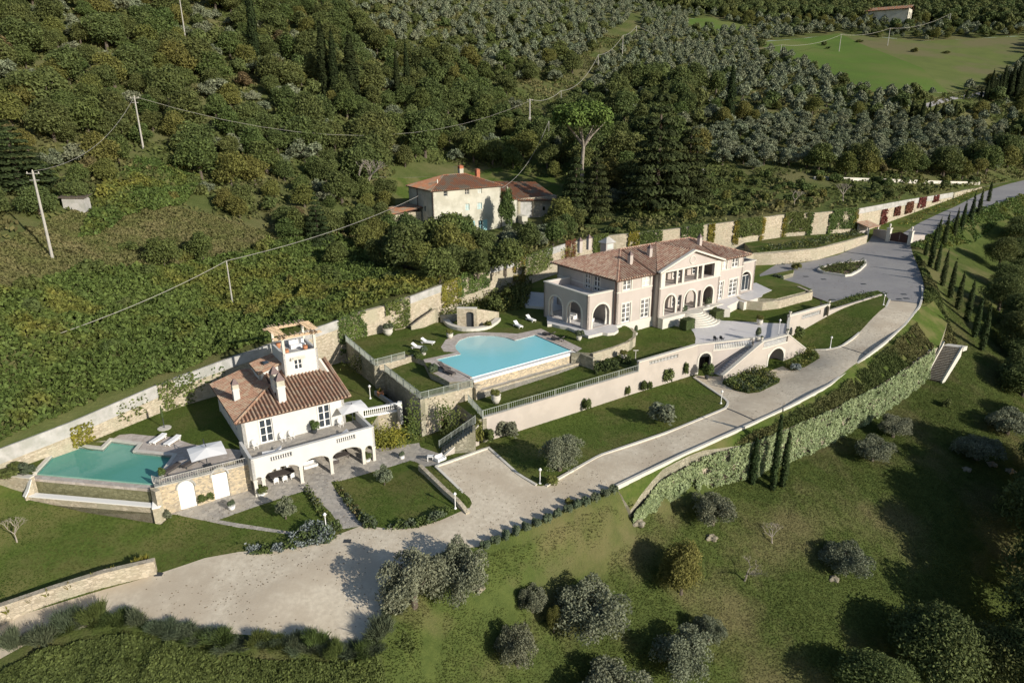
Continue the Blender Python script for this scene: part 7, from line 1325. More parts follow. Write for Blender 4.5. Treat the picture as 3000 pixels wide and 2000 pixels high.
# broom and rosemary fringe along the lower gravel edge
fr = smooth_line([(40, 1890), (120, 1875), (230, 1838), (330, 1818), (450, 1835), (560, 1862), (680, 1880), (800, 1890), (920, 1905), (1010, 1915), (1090, 1890), (1135, 1830), (1160, 1775), (1185, 1715)], 4)
for k, (x, y) in enumerate(resample(fr, 26)):
    at('broom', x + rng.uniform(-10, 10), y + rng.uniform(-6, 16), .55 + rng.random() * .55, .8 + rng.random() ** 2 * 1.5, 'wispy broom shrub along the lower edge of the gravel', 'bush', zf=z_low, group='broom shrubs along the gravel edge')
for k, (x, y) in enumerate(((12, 1765), (80, 1745), (135, 1730), (200, 1712), (270, 1690), (330, 1672), (400, 1648), (425, 1640))): p = G(x, y, -6.9); plant('yucca', (p[0], p[1], float(ground(p[0], p[1])[0]) + .5), .75, 1.1, 'spiky grass plant on top of the sunlit lower wall', 'plant', group='spiky plants on the lower wall')

for k, (x, y, R_, H_) in enumerate([(3060, 1640, 6, 15), (3120, 1560, 6, 16), (3080, 1760, 6, 15), (3040, 1900, 6, 13), (3150, 1450, 6, 16), (3020, 2020, 5, 10)]): at('oak_near', x, y + 60, R_, H_, 'tall dark oak shading the ravine at the lower meadow corner', zf=z_low, group='tall oaks above the ravine')
# ================================================================ WOODED HILLSIDE
Zroad = [(2650, 345), (2690, 305), (2740, 288), (2870, 262), (3010, 252), (3010, 290), (2870, 310), (2760, 345)]
Zfield = [(2215, 125), (2460, 98), (2700, 122), (3010, 105), (3010, 180), (2900, 240), (2800, 275), (2560, 275), (2450, 228), (2300, 165)]
Zpatch = [(1990, 60), (2080, 55), (2200, 78), (2180, 92), (2050, 85)]
Zolive = [(1000, 40), (1350, -40), (1800, -10), (2100, 50), (2260, 110), (2500, 245), (2640, 300), (2620, 345), (2400, 335), (2140, 270), (2000, 215), (1780, 255), (1650, 170), (1500, 200), (1300, 160), (1100, 130)]
Zgrove = [(2030, 395), (2200, 365), (2500, 350), (2900, 372), (2960, 400), (2900, 470), (2600, 492), (2050, 492)]
Zfar = [(1800, -60), (3050, -60), (3050, 95), (2750, 70), (2560, 72), (2250, 60), (2050, 40), (1850, 12)]
Zvine = [(-60, 880), (200, 800), (470, 790), (640, 760), (830, 715), (1000, 705), (1130, 760), (1190, 820), (1290, 800), (1300, 850), (1190, 905), (1000, 968), (640, 1098), (455, 1165), (0, 1352), (-60, 1380)]
Zvine2 = [(230, 700), (300, 560), (400, 470), (560, 480), (600, 560), (520, 610), (380, 640), (300, 690)]
Zdry = [(-60, 760), (60, 690), (200, 620), (480, 600), (640, 640), (860, 700), (800, 715), (460, 790), (200, 800), (-60, 880)]
Zfarm = [(1130, 540), (1200, 480), (1500, 500), (1660, 540), (1680, 640), (1560, 690), (1500, 720), (1200, 720)]
Ztrack = [(1560, 700), (1640, 680), (2060, 640), (2500, 600), (2800, 560), (2870, 545), (2500, 560), (2040, 500), (1960, 520), (1700, 650), (1560, 650)]
Zcourt = [(1680, 650), (1800, 600), (2030, 500), (2500, 520), (2870, 530), (2870, 560), (2500, 612), (2000, 668), (1740, 700)]
def cells(step, jit=.35):
    gx, gy = np.meshgrid(np.arange(-190, 520, step), np.arange(60, 900, step)); gx = gx + (np.arange(gy.shape[0]) % 2)[:, None] * step / 2; gx = gx.ravel() + rng.uniform(-jit, jit, gx.size) * step; gy = gy.ravel() + rng.uniform(-jit, jit, gy.size) * step
    m = inpoly(gx, gy, hillpoly); gx, gy = gx[m], gy[m]; m = seam_dist(gx, gy, [p[:2] for p in W1p]) > 2.6; m &= seam_dist(gx, gy, Rd) > 4; gx, gy = gx[m], gy[m]; z = z_up(gx, gy); q = np.stack([gx, gy, z], 1) - CC; zz = q @ FWD; px = 1500 + F0 * (q @ RT) / zz; py = 1000 - F0 * (q @ UP) / zz
    D = np.linalg.norm(q, axis=1); m = (px > -130) & (px < 3130) & (py > -120) & (zz > 10); return gx[m], gy[m], z[m], px[m], py[m], D[m]
lst = {}
CABX, CABY = [1540, 1550, 1643, 1700, 1752, 1823, 1863, 1950, 2100, 2289], [300, 300, 275, 245, 166, 110, 78, 90, 120, 135]
def put(key, x, y, z, R_, H_, label, cat='tree', group=None):
    X, Y, Z = proj((x, y, z + H_)); w_ = R_ / Z * F0
    if X + w_ > 1545 and X < 1885 and Z < 420:
        yc = np.interp(X, CABX, CABY) + 6; yb = proj((x, y, z))[1]
        if Y < yc < yb + 40:
            H2 = H_ * .55; 
            if proj((x, y, z + H2))[1] < yc: return
            H_ = H2; R_ *= .7
    lst.setdefault(key, []).append((x, y, z, R_, H_, label, cat, group))
gx, gy, gz, px, py, D = cells(6.3)
inz = lambda Z: inpoly(px, py, Z)
no = inz(Zfield) | inz(Zpatch) | inz(Zvine) | inz(Zdry) | inz(Zfarm) | inz(Zcourt) | inz(Zvine2) | inz(Zgrove) | inz(Zroad)
zo, zf_ = inz(Zolive), inz(Zfar); fr_ = np.array([FF.w(9, 6)[:2]]); nf = np.hypot(gx - fr_[0, 0], gy - fr_[0, 1]) > 17; nb = np.hypot(gx - FF.w(30, 5)[0], gy - FF.w(30, 5)[1]) > 12
ftop = (py > 15) | (D < 300)
rr = rng.random(len(gx)); patch = vnoise(gx, gy, 26); left = px < 1000
for i in range(len(gx)):
    if no[i] or not nf[i] or not nb[i]: continue
    x, y, z, d, r_ = gx[i], gy[i], gz[i] - .2, D[i], rr[i]
    if zf_[i]:
        put('oak_far', x, y, z, 4.2 + r_ * 1.6, 7 + r_ * 3, 'dark oak of the distant forest at the top edge', 'tree', 'oaks of the distant forest'); continue
    if zo[i]:
        if r_ < .10: put('oak' if d < 260 else 'oak_far', x, y, z, 2.8 + r_ * 8, 5 + r_ * 12, 'dark oak scattered among the terraced olives', 'tree', 'oaks among the terraced olives')
        elif r_ < .93: put('olive' if d < 230 else 'olive_far', x, y, z, 2.2 + (r_ * 7 % 1) * .9, 3.6 + (r_ * 3 % 1) * 1.2, 'grey-green olive on the terraced upper slope', 'tree', 'olives of the terraced upper slope')
        continue
    if 1000 < px[i] < 2100 and 260 < py[i] < 520 or (900 < px[i] < 1120 and py[i] > 40):
        key, R_, H_ = (('oak', 4.6, 9) if r_ < .62 else ('green', 4.0, 8) if r_ < .78 else ('yellow', 3.8, 7) if r_ < .86 else ('olive', 2.9, 4.8)); lb = 'woods behind the farmhouse'
    elif px[i] > 2000 and py[i] < 400: key, R_, H_ = (('olive_far' if d > 240 else 'olive', 2.8, 4.5) if r_ < .55 else ('oak', 3.4, 5.8) if r_ < .8 else ('yellow', 3.2, 5.5)); lb = 'slope between grove and field'
    else:
        a_ = r_ + (patch[i] - .5) * .4
        key, R_, H_ = (('olive', 3.4, 5.0) if a_ < .24 else ('oak', 4.4, 7.8) if a_ < .60 else ('green', 3.8, 7) if a_ < .80 else ('yellow', 3.9, 7) if a_ < .95 else ('rust', 3.3, 5.4)); lb = 'steep mixed hillside'
    if py[i] > 560 and px[i] < 1100: R_ *= .75; H_ *= .7
    s = .62 + .72 * (r_ * 13 % 1) ** 1.3; nm = {'oak': 'dark green oak', 'green': 'bright leafy tree', 'yellow': 'yellowing chestnut', 'rust': 'rust coloured tree', 'olive': 'silvery olive', 'olive_far': 'silvery olive'}[key]
    put(key, x, y, z, R_ * s, H_ * s, '%s in the %s' % (nm, lb), 'tree', '%ss of the %s' % (nm, lb))
gx, gy, gz, px, py, D = cells(6.4, .15)
m = inpoly(px, py, Zgrove)
for i in np.nonzero(m)[0]: put('olive', gx[i], gy[i], gz[i] - .1, 2.9 + rng.random() * .6, 4.6 + rng.random(), 'silvery olive of the dense grove above the road wall', 'tree', 'olives of the dense grove above the road wall')
gx, gy, gz, px, py, D = cells(5.2)
m = (inpoly(px, py, Zcourt) & (rng.random(len(px)) < .8)) | (inpoly(px, py, Zdry) & (rng.random(len(px)) < .10)) | (inpoly(px, py, Zvine2) & (rng.random(len(px)) < .7)) | (inpoly(px, py, Zfield) & (rng.random(len(px)) < .012)) | (inpoly(px, py, Zvine) & (rng.random(len(px)) < .3))
for i in np.nonzero(m)[0]: put('bush', gx[i], gy[i], gz[i] - .1, 1.3 + rng.random() * 1.0, 1.4 + rng.random() * 1.3, 'wild bush on the rough bank above the boundary wall', 'bush', 'wild bushes above the boundary wall')
tot = {}; rest = {}; cand = {}
already = {}
for o in COL.objects:
    if o.parent is None and 'category' in o: k_ = o.name.split('.')[0]; already[k_] = already.get(k_, 0) + 1
for key, L in lst.items():
    for q in L: dd_ = math.sqrt(q[0] ** 2 + q[1] ** 2 + (q[2] - CAMZ) ** 2); cand.setdefault(KINDS_[key][0], []).append((q[5 - 1] * q[3] / dd_ ** 2, key, q))
for nm, L in cand.items():
    L.sort(key=lambda c: -c[0]); room = 285 - already.get(nm, 0)
    for s_, key, (x, y, z, R_, H_, lb, cat, grp) in L[:room]: plant(key, (x, y, z), R_, H_, lb, cat, group=grp)
    tot[nm] = len(L); rest[nm] = L[room:]
def mass(name, label, L, me, r0, h0):
    proto = bpy.data.objects.new(name + '_tree', me); COL.objects.link(proto); proto['kind'] = 'stuff'; x, y, z, R_, H_ = L[0][2][:5]; proto.location = (x, y, z); proto.scale = (R_ / r0, R_ / r0, H_ / h0); tag(proto, label, 'woodland')
    L = L[1:]; m2 = bpy.data.meshes.new(name); m2.from_pydata([(q[2][0], q[2][1], q[2][2]) for q in L], [], []); sc = m2.attributes.new('sc', 'FLOAT_VECTOR', 'POINT'); ro = m2.attributes.new('ro', 'FLOAT_VECTOR', 'POINT')
    sc.data.foreach_set('vector', [c for q in L for c in (q[2][3] / r0, q[2][3] / r0, q[2][4] / h0)]); ro.data.foreach_set('vector', [c for q in L for c in (0, 0, float(rng.uniform(0, 6.28)))])
    o = bpy.data.objects.new(name, m2); COL.objects.link(o); tag(o, label, 'woodland', None, 'stuff'); g = bpy.data.node_groups.new(name, 'GeometryNodeTree'); g.interface.new_socket('Geometry', in_out='INPUT', socket_type='NodeSocketGeometry'); g.interface.new_socket('Geometry', in_out='OUTPUT', socket_type='NodeSocketGeometry')
    N = g.nodes; i_ = N.new('NodeGroupInput'); u_ = N.new('NodeGroupOutput'); ip = N.new('GeometryNodeInstanceOnPoints'); oi = N.new('GeometryNodeObjectInfo'); oi.inputs['Object'].default_value = proto; oi.inputs['As Instance'].default_value = True; oi.transform_space = 'ORIGINAL'
    at1 = N.new('GeometryNodeInputNamedAttribute'); at1.data_type = 'FLOAT_VECTOR'; at1.inputs['Name'].default_value = 'sc'; at2 = N.new('GeometryNodeInputNamedAttribute'); at2.data_type = 'FLOAT_VECTOR'; at2.inputs['Name'].default_value = 'ro'
    l_ = g.links.new; l_(i_.outputs[0], ip.inputs['Points']); l_(oi.outputs['Geometry'], ip.inputs['Instance']); l_(at1.outputs['Attribute'], ip.inputs['Scale']); l_(at2.outputs['Attribute'], ip.inputs['Rotation']); l_(ip.outputs[0], u_.inputs[0])
    md = o.modifiers.new('trees', 'NODES'); md.node_group = g
for nm, (key, name, lb) in {'oak_tree': ('oak_far', 'forest', 'dark oak forest covering the far slopes'), 'olive_tree': ('olive_far', 'olive_wood', 'far olives merging into a grey-green mass'), 'chestnut_tree': ('yellow', 'chestnut_wood', 'far yellowing chestnut wood on the steep hill'), 'broadleaf_tree': ('green', 'leafy_wood', 'far leafy wood on the steep hill'), 'hillside_bush': ('bush', 'bushes', 'far bushes above the wall'), 'rusty_tree': ('rust', 'rusty_wood', 'far rusty trees')}.items():
    if len(rest.get(nm, [])) > 1: v0 = KINDS_[key][1][0]; mass(name, lb, rest[nm], v0[0], v0[2], v0[3])
print('SCATTER', tot)
# ---- ground cover masses
def cover(name, zone, n, size, hh, m, label, thr=.0, fill=.55, seed=0, lump=2.5, bx=(-130, 420, 55, 500), zf=z_upr, dmax=400, px_zone=True, bias=.35, minh=0.0):
    r = np.random.default_rng(seed); P3 = []; got = 0; k = 0
    while got < n and k < 60:
        k += 1; q = r.uniform([bx[0], bx[2]], [bx[1], bx[3]], (60000, 2))
        z = zf(q[:, 0], q[:, 1]); w3 = np.c_[q, z] - CC; zz = w3 @ FWD; X = 1500 + F0 * (w3 @ RT) / zz; Y = 1000 - F0 * (w3 @ UP) / zz; m_ = (zz > 10) & (X > -80) & (X < 3080) & (Y > -60) & (Y < 2060) & (zz < dmax)
        if zone is not None: m_ &= inpoly(X, Y, zone) if px_zone else zone(q[:, 0], q[:, 1], X, Y)
        nn = vnoise(q[:, 0], q[:, 1], lump) * .7 + vnoise(q[:, 0], q[:, 1], lump * .35) * .3; m_ &= nn > thr
        h = minh + hh * np.clip(nn, 0, 1) ** 1.3 * (fill + (1 - fill) * r.random(len(q))); P_ = np.c_[q, z + h][m_]; P3.append(P_); got += len(P_)
    P3 = np.concatenate(P3)[:n]
    if len(P3) == 0: return
    e1 = .5; nx_ = vnoise(P3[:, 0] + e1, P3[:, 1], lump) - vnoise(P3[:, 0] - e1, P3[:, 1], lump); ny_ = vnoise(P3[:, 0], P3[:, 1] + e1, lump) - vnoise(P3[:, 0], P3[:, 1] - e1, lump); nr = np.c_[-nx_ * hh, -ny_ * hh, np.ones(len(P3))]; nr /= np.linalg.norm(nr, axis=1)[:, None]
    leafobj(name, P3, size, M[m], None, nrm=nr, bias=bias, seed=seed, label=label, cat=cat_of.get(name, 'vegetation'), kind='stuff')
cat_of = {'undergrowth': 'undergrowth', 'grass': 'grass', 'shrubbery': 'shrubbery', 'weeds': 'weeds', 'leaf_litter': 'leaves'}
nearwall = lambda x, y, X, Y: inpoly(x, y, hillpoly) & (seam_dist(x, y, [p[:2] for p in W1p]) > .8)
cover('undergrowth', lambda x, y, X, Y: nearwall(x, y, X, Y) & inpoly(X, Y, Zvine), 75000, .42, 2.6, 'vine', 'tangled climbing undergrowth covering the bank above the boundary wall', seed=1, bx=(-75, 0, 60, 150), px_zone=False, dmax=170)
cover('undergrowth', lambda x, y, X, Y: nearwall(x, y, X, Y) & inpoly(X, Y, Zvine2), 14000, .42, 2.4, 'vine', 'bright green bramble patch on the left hillside', seed=2, bx=(-95, -20, 80, 200), px_zone=False)
cover('undergrowth', lambda x, y, X, Y: nearwall(x, y, X, Y) & ~inpoly(X, Y, Zvine) & ~inpoly(X, Y, Zdry) & ~inpoly(X, Y, Zfield) & ~inpoly(X, Y, Zpatch) & ~inpoly(X, Y, Zfarm), 90000, .75, 1.7, 'scrub', 'low scrub between the hillside trees', .38, seed=3, bx=(-130, 230, 80, 380), px_zone=False, lump=5)
cover('grass', lambda x, y, X, Y: nearwall(x, y, X, Y) & inpoly(X, Y, Zdry), 26000, .34, .8, 'drygrass', 'dry grass on the left hillside terrace', .1, seed=4, bx=(-85, 0, 65, 160), px_zone=False)
onlow = lambda x, y: ~inpoly(x, y, midside) & ~inpoly(x, y, hillpoly) & ~inpoly(x, y, bankpoly)
cover('grass', lambda x, y, X, Y: onlow(x, y) & (seam_dist(x, y, SEAM_LOW) > 1), 190000, .135, .13, 'tuft', 'rough meadow grass below the driveway', .0, fill=.0, seed=5, bias=.66, minh=.02, bx=(-60, 90, 22, 130), zf=z_lowr, px_zone=False, lump=1.6)
cover('weeds', lambda x, y, X, Y: onlow(x, y) & (Y > 1840) & (X < 1060 + 190 * vnoise(x, y, 1.7)) & (seam_dist(x, y, SEAM_LOW) > 1.5), 26000, .22, .9, 'green', 'dense leafy weeds on the bank below the gravel', .2, seed=6, bx=(-60, 10, 22, 60), zf=z_lowr, px_zone=False, lump=1.3)
LAWNS = {'upper_lawn', 'front_lawn', 'forecourt_lawn', 'right_lawn', 'villa_lawn', 'house_lawn', 'garden_lawn'}
def in_regions(x, y, names):
    own = np.full(x.shape, -1)
    for i, (nme, poly, f, mt) in enumerate(regions):
        if poly is not None: own[(own < 0) & inpoly(x, y, poly)] = i
    own[(own < 0) & inpoly(x, y, midside)] = [i for i, q in enumerate(regions) if q[0] == 'garden_lawn'][0]
    return np.isin(own, [i for i, q in enumerate(regions) if q[0] in names])
cover('grass', lambda x, y, X, Y: in_regions(x, y, LAWNS), 90000, .13, .05, 'blade', 'mown lawn grass of the villa gardens', .0, seed=21, bx=(-58, 72, 42, 122), zf=ground, px_zone=False, lump=.8, bias=.8, minh=.01)
cover('leaf_litter', lambda x, y, X, Y: in_regions(x, y, {'gravel_drive', 'asphalt_yard', 'paving'}) & (vnoise(x, y, 4) + .25 * vnoise(x, y, .8) > .62), 2600, .11, .02, 'litter', 'fallen leaves scattered on gravel and paving', .0, seed=22, bx=(-45, 100, 42, 165), zf=ground, px_zone=False, bias=.85, minh=.012)
# bank between drive kerb and the ivy covered wall
iw = thing('ivy_wall', 'long retaining wall covered in pale variegated ivy below the driveway', 'wall', (*np.mean([p[:2] for p in IW], 0), -10.5))
Q = resample([(p[0], p[1], t_, p[2]) for p, t_ in zip(IW, IT)], 1.5); mb = MB(); strip(mb, Q, Q[:, 3] - 1, Q[:, 2], .7); part(mb, 'masonry', M['stone'], iw)
r = np.random.default_rng(9); n = 34000; i = r.random(n) * (len(Q) - 1); q = np.stack([np.interp(i, np.arange(len(Q)), Q[:, k]) for k in range(4)], 1); dxy = (Q[-1, :2] - Q[0, :2]); dxy /= np.linalg.norm(dxy); nr = np.array([dxy[1], -dxy[0], 0]); vv_ = r.random(n) * 1.06; z = q[:, 3] + (q[:, 2] - q[:, 3]) * vv_
k_ = (vnoise(i * 1.5, z, .8) + r.normal(0, .12, n) > .24); P3 = (np.c_[q[:, :2], z] + nr * (.1 + .45 * vnoise(i * 1.5, z * 1.2, 1.0) + r.random(n) * .15)[:, None])[k_]; leafobj('ivy', P3, .24, M['ivypale'], iw, nrm=nr + np.array([0, 0, .5]), bias=.45, seed=9)
betw = lambda x, y: inpoly(x, y, bankpoly)
cover('shrubbery', lambda x, y, X, Y: betw(x, y) & (seam_dist(x, y, [p[:2] for p in edge_d]) > 1.1) & (seam_dist(x, y, [p[:2] for p in IW]) < 9), 34000, .19, 1.1, 'scrub', 'low shrubby bank between driveway kerb and ivy wall', .25, fill=.0, seed=10, bx=(5, 66, 60, 112), zf=z_bank, px_zone=False, lump=1.5)
hl = [G(2640, 735, .3), G(2672, 770, -.4), G(2705, 830, -1.2), G(2745, 900, -2.2), G(2790, 970, -4)]
cover('shrubbery', lambda x, y, X, Y: onlow(x, y) & (seam_dist(x, y, [p[:2] for p in hl]) < 2.0), 9000, .3, 1.3, 'scrub', 'dark hedge along the outer side of the yard bend', .0, seed=11, bx=(60, 110, 80, 170), zf=z_lowr, px_zone=False, lump=1.5)
rl = [(92, 155), (107.2, 167), (123.1, 179.5), (150, 198.5)]
cover('shrubbery', lambda x, y, X, Y: onlow(x, y) & (seam_dist(x, y, rl) < 3.5), 9000, .4, 1.6, 'vine', 'bright green shrubs on the bank beside the access road', .1, seed=12, bx=(80, 160, 140, 210), zf=z_lowr, px_zone=False, lump=2)
# loose rocks on the meadow
for x, y, s, lb in ((1868, 1532, .55, 'broken stones at the low end of the ivy wall'), (2082, 1575, .5, 'rock outcrop under the olive by the ivy wall'), (2440, 1695, .45, 'pale rock under the wide low olive'), (2830, 1375, .45, 'stones at the foot of the round grey olive'), (1398, 1722, .45, 'pale boulder between big olive and meadow'), (2960, 1380, .5, 'rock beside the olive at the right edge'), (2905, 1360, .5, 'small rock on the meadow terrace')):
    p = hit(x, y, z_low); r_ = np.random.default_rng(int(x)); t = thing('rock_outcrop', lb, 'rock', p)
    import bmesh
    bm = bmesh.new(); bmesh.ops.create_icosphere(bm, subdivisions=3, radius=s)
    for vtx in bm.verts: f_ = 1 + .35 * math.sin(vtx.co.x * 5 / s + x) * math.cos(vtx.co.y * 4 / s) + r_.normal(0, .05); vtx.co = Vector((vtx.co.x * f_ * 1.3, vtx.co.y * f_, vtx.co.z * f_ * .7))
    me = bpy.data.meshes.new('stone'); bm.to_mesh(me); bm.free(); me.materials.append(M['rock']); newobj('stone', me, t)
# ================================================================ LAMPS, POLES, WIRES, FURNITURE, POTS
def lamp(x, y, lb, h=1.8, zf=None, z=None):
    p = G(x, y, z) if z is not None else hit(x, y, zf); t = thing('garden_lamp', lb, 'lamp', p)
    mb = MB().lathe([(.16, 0), (.13, .1), (.05, .18), (.045, h - .42), (.08, h - .38)], (0, 0, 0), 8); part(mb, 'post', M['whitepaint'], t, local=True)
    mb = MB().lathe([(.08, h - .38), (.15, h - .12), (.15, h - .1)], (0, 0, 0), 6); part(mb, 'lantern', M['palecurtain'], t, local=True); mb = MB().lathe([(.2, h - .1), (.12, h - .02), (.02, h + .1)], (0, 0, 0), 6); part(mb, 'lantern_cap', M['whitepaint'], t, local=True); return t
for a in [(1334, 1489, 'white garden lamp at the foot of the wall by the parking bay'), (1582, 1416, 'white garden lamp between parking bay and driveway'), (2112, 1182, 'white garden lamp at the lawn tip below the portal'), (2432, 1019, 'white garden lamp on the wedge lawn beside the drive'), (2588, 893, 'white garden lamp at the upper tip of the wedge lawn'), (956, 1550, 'white lantern on the hedge by the paved path'), (1085, 1167, 'white garden lamp on the terrace beside the terracotta pot')]: lamp(*a)
lamp(2279, 992, 'tall white lamp on the stair landing', 3.0, z=-1.5)
p = hit(1858, 1112, z_mid); t = thing('lamp_post', 'thin pale lamp post standing against the rampart railing end', 'lamp post', (p[0], p[1], p[2])); mb = MB(); mb.tube([(0, 0, 0), (0, 0, 4.4)], .05, 6); part(mb, 'post', M['trim'], t, local=True); mb = MB(); mb.tube([(-.35, 0, 4.4), (.35, 0, 4.4)], .06, 6); part(mb, 'lamp_arm', M['trim'], t, local=True)
tops = {}
def upole(k, bx, by, tx, ty, lb, arms=1, r=.14, zf=None):
    p, h = top_h(bx, by, tx, ty, zf or z_up); t = thing('utility_pole', lb, 'utility pole', p); mb = MB(); mb.tube([(0, 0, -.5), (0, 0, h)], [r * 1.25, r * .8], 8); part(mb, 'post', M['pole'], t, local=True)
    if arms:
        for j in range(arms): mb = MB().box(-.9 + .25 * j, .9 - .25 * j, -.05, .05, h - .35 - .9 * j, h - .25 - .9 * j); o = part(mb, 'crossarm', M['pole'], t, local=True)
        for dx in (-.8, 0, .8): part(MB().lathe([(.05, 0), (.08, .08), (.05, .2)], (dx, 0, h - .25 if dx else h), 6), 'insulator', M['trim'], o, local=True)
    tops[k] = np.array([p[0], p[1], p[2] + h]); return t
upole('a', 155, 761, 87, 502, 'tall pale utility pole at the left edge of the dry slope', 2, .17); upole('b', 421, 440, 398, 283, 'utility pole with crossarms among the hillside olives', 2, .16); upole('c', 683.5, 903, 662, 764, 'slim pole standing in the vine covered bank', 0, .10); upole('d', 546, 130, 530, -10, 'utility pole near the top edge of the wooded hill', 1, .16)
upole('e', 1552, 410, 1550, 291, 'thick concrete pole with transformer left of the umbrella pine', 1, .22); upole('f', 1643, 330, 1643, 266, 'thin pole rising behind the umbrella pine crown', 0, .1); upole('g', 1752, 200, 1752, 161, 'short pole where the hill cable bends', 0, .12); upole('h', 1823, 165, 1823, 104, 'pole on the upper olive terraces below the last bend', 0, .14); upole('i', 1863, 117, 1863, 76, 'highest cable pole on the olive terraces', 0, .14)
upole('j', 2285, 172, 2289, 132, 'small pole at the near edge of the green field', 0, .16); upole('k', 2458, 151, 2461, 102, 'pole at the top edge of the green field', 0, .16); upole('l', 2600, 134, 2611, 83, 'leaning pole in the scrub above the green field', 0, .16); upole('m', 2777, 87, 2784, 40, 'pole beside the far farmhouse trees', 0, .16); upole('n', 1607, 450, 1606, 355, 'slim pole between the transformer pole and the pine', 0, .1)
def cable(name, a, b, sag, lb, r=.045, n=14):
    A, B = np.array(a, float), np.array(b, float); pts = [tuple(A + (B - A) * f - np.array([0, 0, sag * 4 * f * (1 - f)])) for f in np.linspace(0, 1, n)]; mb = MB(); mb.tube(pts, r, 5); o = mb.build(name, M['pole']); tag(o, lb, 'cable'); return o
farm_e = FF.w(18.2, -.2, 13.2); farm_w = FF.w(0, 5, 12.6)
for a, b, s_, lb, r in (('e', 'f', 1.5, 'pale cable sagging behind the umbrella pine', .055), ('f', 'g', 3.5, 'pale cable climbing from the pine to the cable bend', .055), ('g', 'h', 2, 'cable between bend pole and upper terrace pole', .055), ('h', 'i', 1, 'short cable span to the highest pole', .055), ('i', 'j', 6, 'long cable span crossing from the olives to the green field', .055), ('j', 'k', 2, 'cable over the upper left corner of the green field', .055), ('k', 'l', 1.5, 'cable above the scrub behind the green field', .055), ('l', 'm', 2.5, 'cable running to the far farmhouse', .055)): cable('overhead_cable', tops[a], tops[b], s_, lb, r)
cable('overhead_cable', farm_e, tops['n'], 3, 'cable rising from the farmhouse eave to the slim pole', .035); cable('overhead_cable', farm_w, tops['c'], 1.2, 'cable running from the farmhouse to the bank pole', .035)
far_l = np.array(G(-60, 1050, 6.0)); cable('overhead_cable', tops['c'], far_l, 1.0, 'cable crossing the vine bank out of the left picture edge', .035); cable('overhead_cable', tops['a'], tops['b'], 3, 'thin wire between the two hillside crossarm poles', .025); cable('overhead_cable', tops['b'], tops['e'] + np.array([0, 0, -.5]), 9, 'very long thin wire across the wooded slope', .025)
part(MB().box(-.35, .35, -.75, -.2, 5.5, 6.8), 'transformer', M['trim'], [o for o in COL.objects if o.get('label', '').startswith('thick concrete pole')][0], local=True)
# ---- loungers
def lounger(x, y, z, ang, lb, m='lounger', group=None, raised=True, fr='whitepaint'):
    p = G(x, y, z); t = thing('sun_lounger', lb, 'sun lounger', p, R(ang), group)
    mb = MB(); mb.box(-1.0, .98, -.33, -.28, .22, .30); mb.box(-1.0, .98, .28, .33, .22, .30)
    part(mb, 'frame', M[fr], t, local=True)
    for sx in (-.8, .8):
        for sy in (-.3, .3): part(MB().box(sx - .03, sx + .03, sy - .03, sy + .03, 0, .22), 'leg', M[fr], t, local=True)
    mb = MB().box(-1.0, .35, -.3, .3, .30, .42); part(mb, 'mattress', M[m], t, local=True); a = .55 if raised else .12
    mb = MB(); L = .75; c, s = math.cos(a) * L, math.sin(a) * L; mb.add([(.36, -.3, .31), (.36, .3, .31), (.36 + c, .3, .31 + s), (.36 + c, -.3, .31 + s), (.33, -.3, .43), (.33, .3, .43), (.33 + c, .3, .43 + s), (.33 + c, -.3, .43 + s)], [(0, 1, 2, 3), (7, 6, 5, 4), (0, 4, 5, 1), (1, 5, 6, 2), (2, 6, 7, 3), (3, 7, 4, 0)]); part(mb, 'backrest', M[m], t, local=True); return t
for a in [(464, 1292, -3.45, 75, 'white flat lounger by the green pool steps', 'lounger', None, False), (506, 1297, -3.45, 75, 'white flat lounger nearest the square parasol', 'lounger', None, False), (503, 1380, -3.45, 70, 'dark lounger at the green pool corner', 'greycushion', None, False, 'dark'), (560, 1362, -3.45, 65, 'dark lounger under the square parasol', 'greycushion', None, False, 'dark'),
    (1254, 1007, -.42, 160, 'white lounger on the upper pool lawn, farther from the railing'), (1226, 1022, -.42, 160, 'white lounger on the upper pool lawn, close to the railing'), (1518, 958, -.42, 120, 'white lounger on the lawn between big pool and villa wing'), (1555, 940, -.42, 125, 'white lounger closest to the villa wing loggia'),
    (1302, 1082, -.42, 135, 'grey lounger at the near corner of the big pool', 'greycushion', None, True, 'dark'), (1316, 1095, -.42, 135, 'grey lounger beside the white side table', 'greycushion', None, True, 'dark'), (1608, 984, -.42, -35, 'grey lounger at the far end of the big pool', 'greycushion', None, True, 'dark'), (1634, 998, -.42, -35, 'second grey lounger at the far end, nearer the wall', 'greycushion', None, True, 'dark'),
    (798, 1332, -3.3, 20, 'white chaise on the terrace above the first arch'), (995, 1283, -3.3, 30, 'white chaise on the terrace beside the planter end')]: lounger(*a)
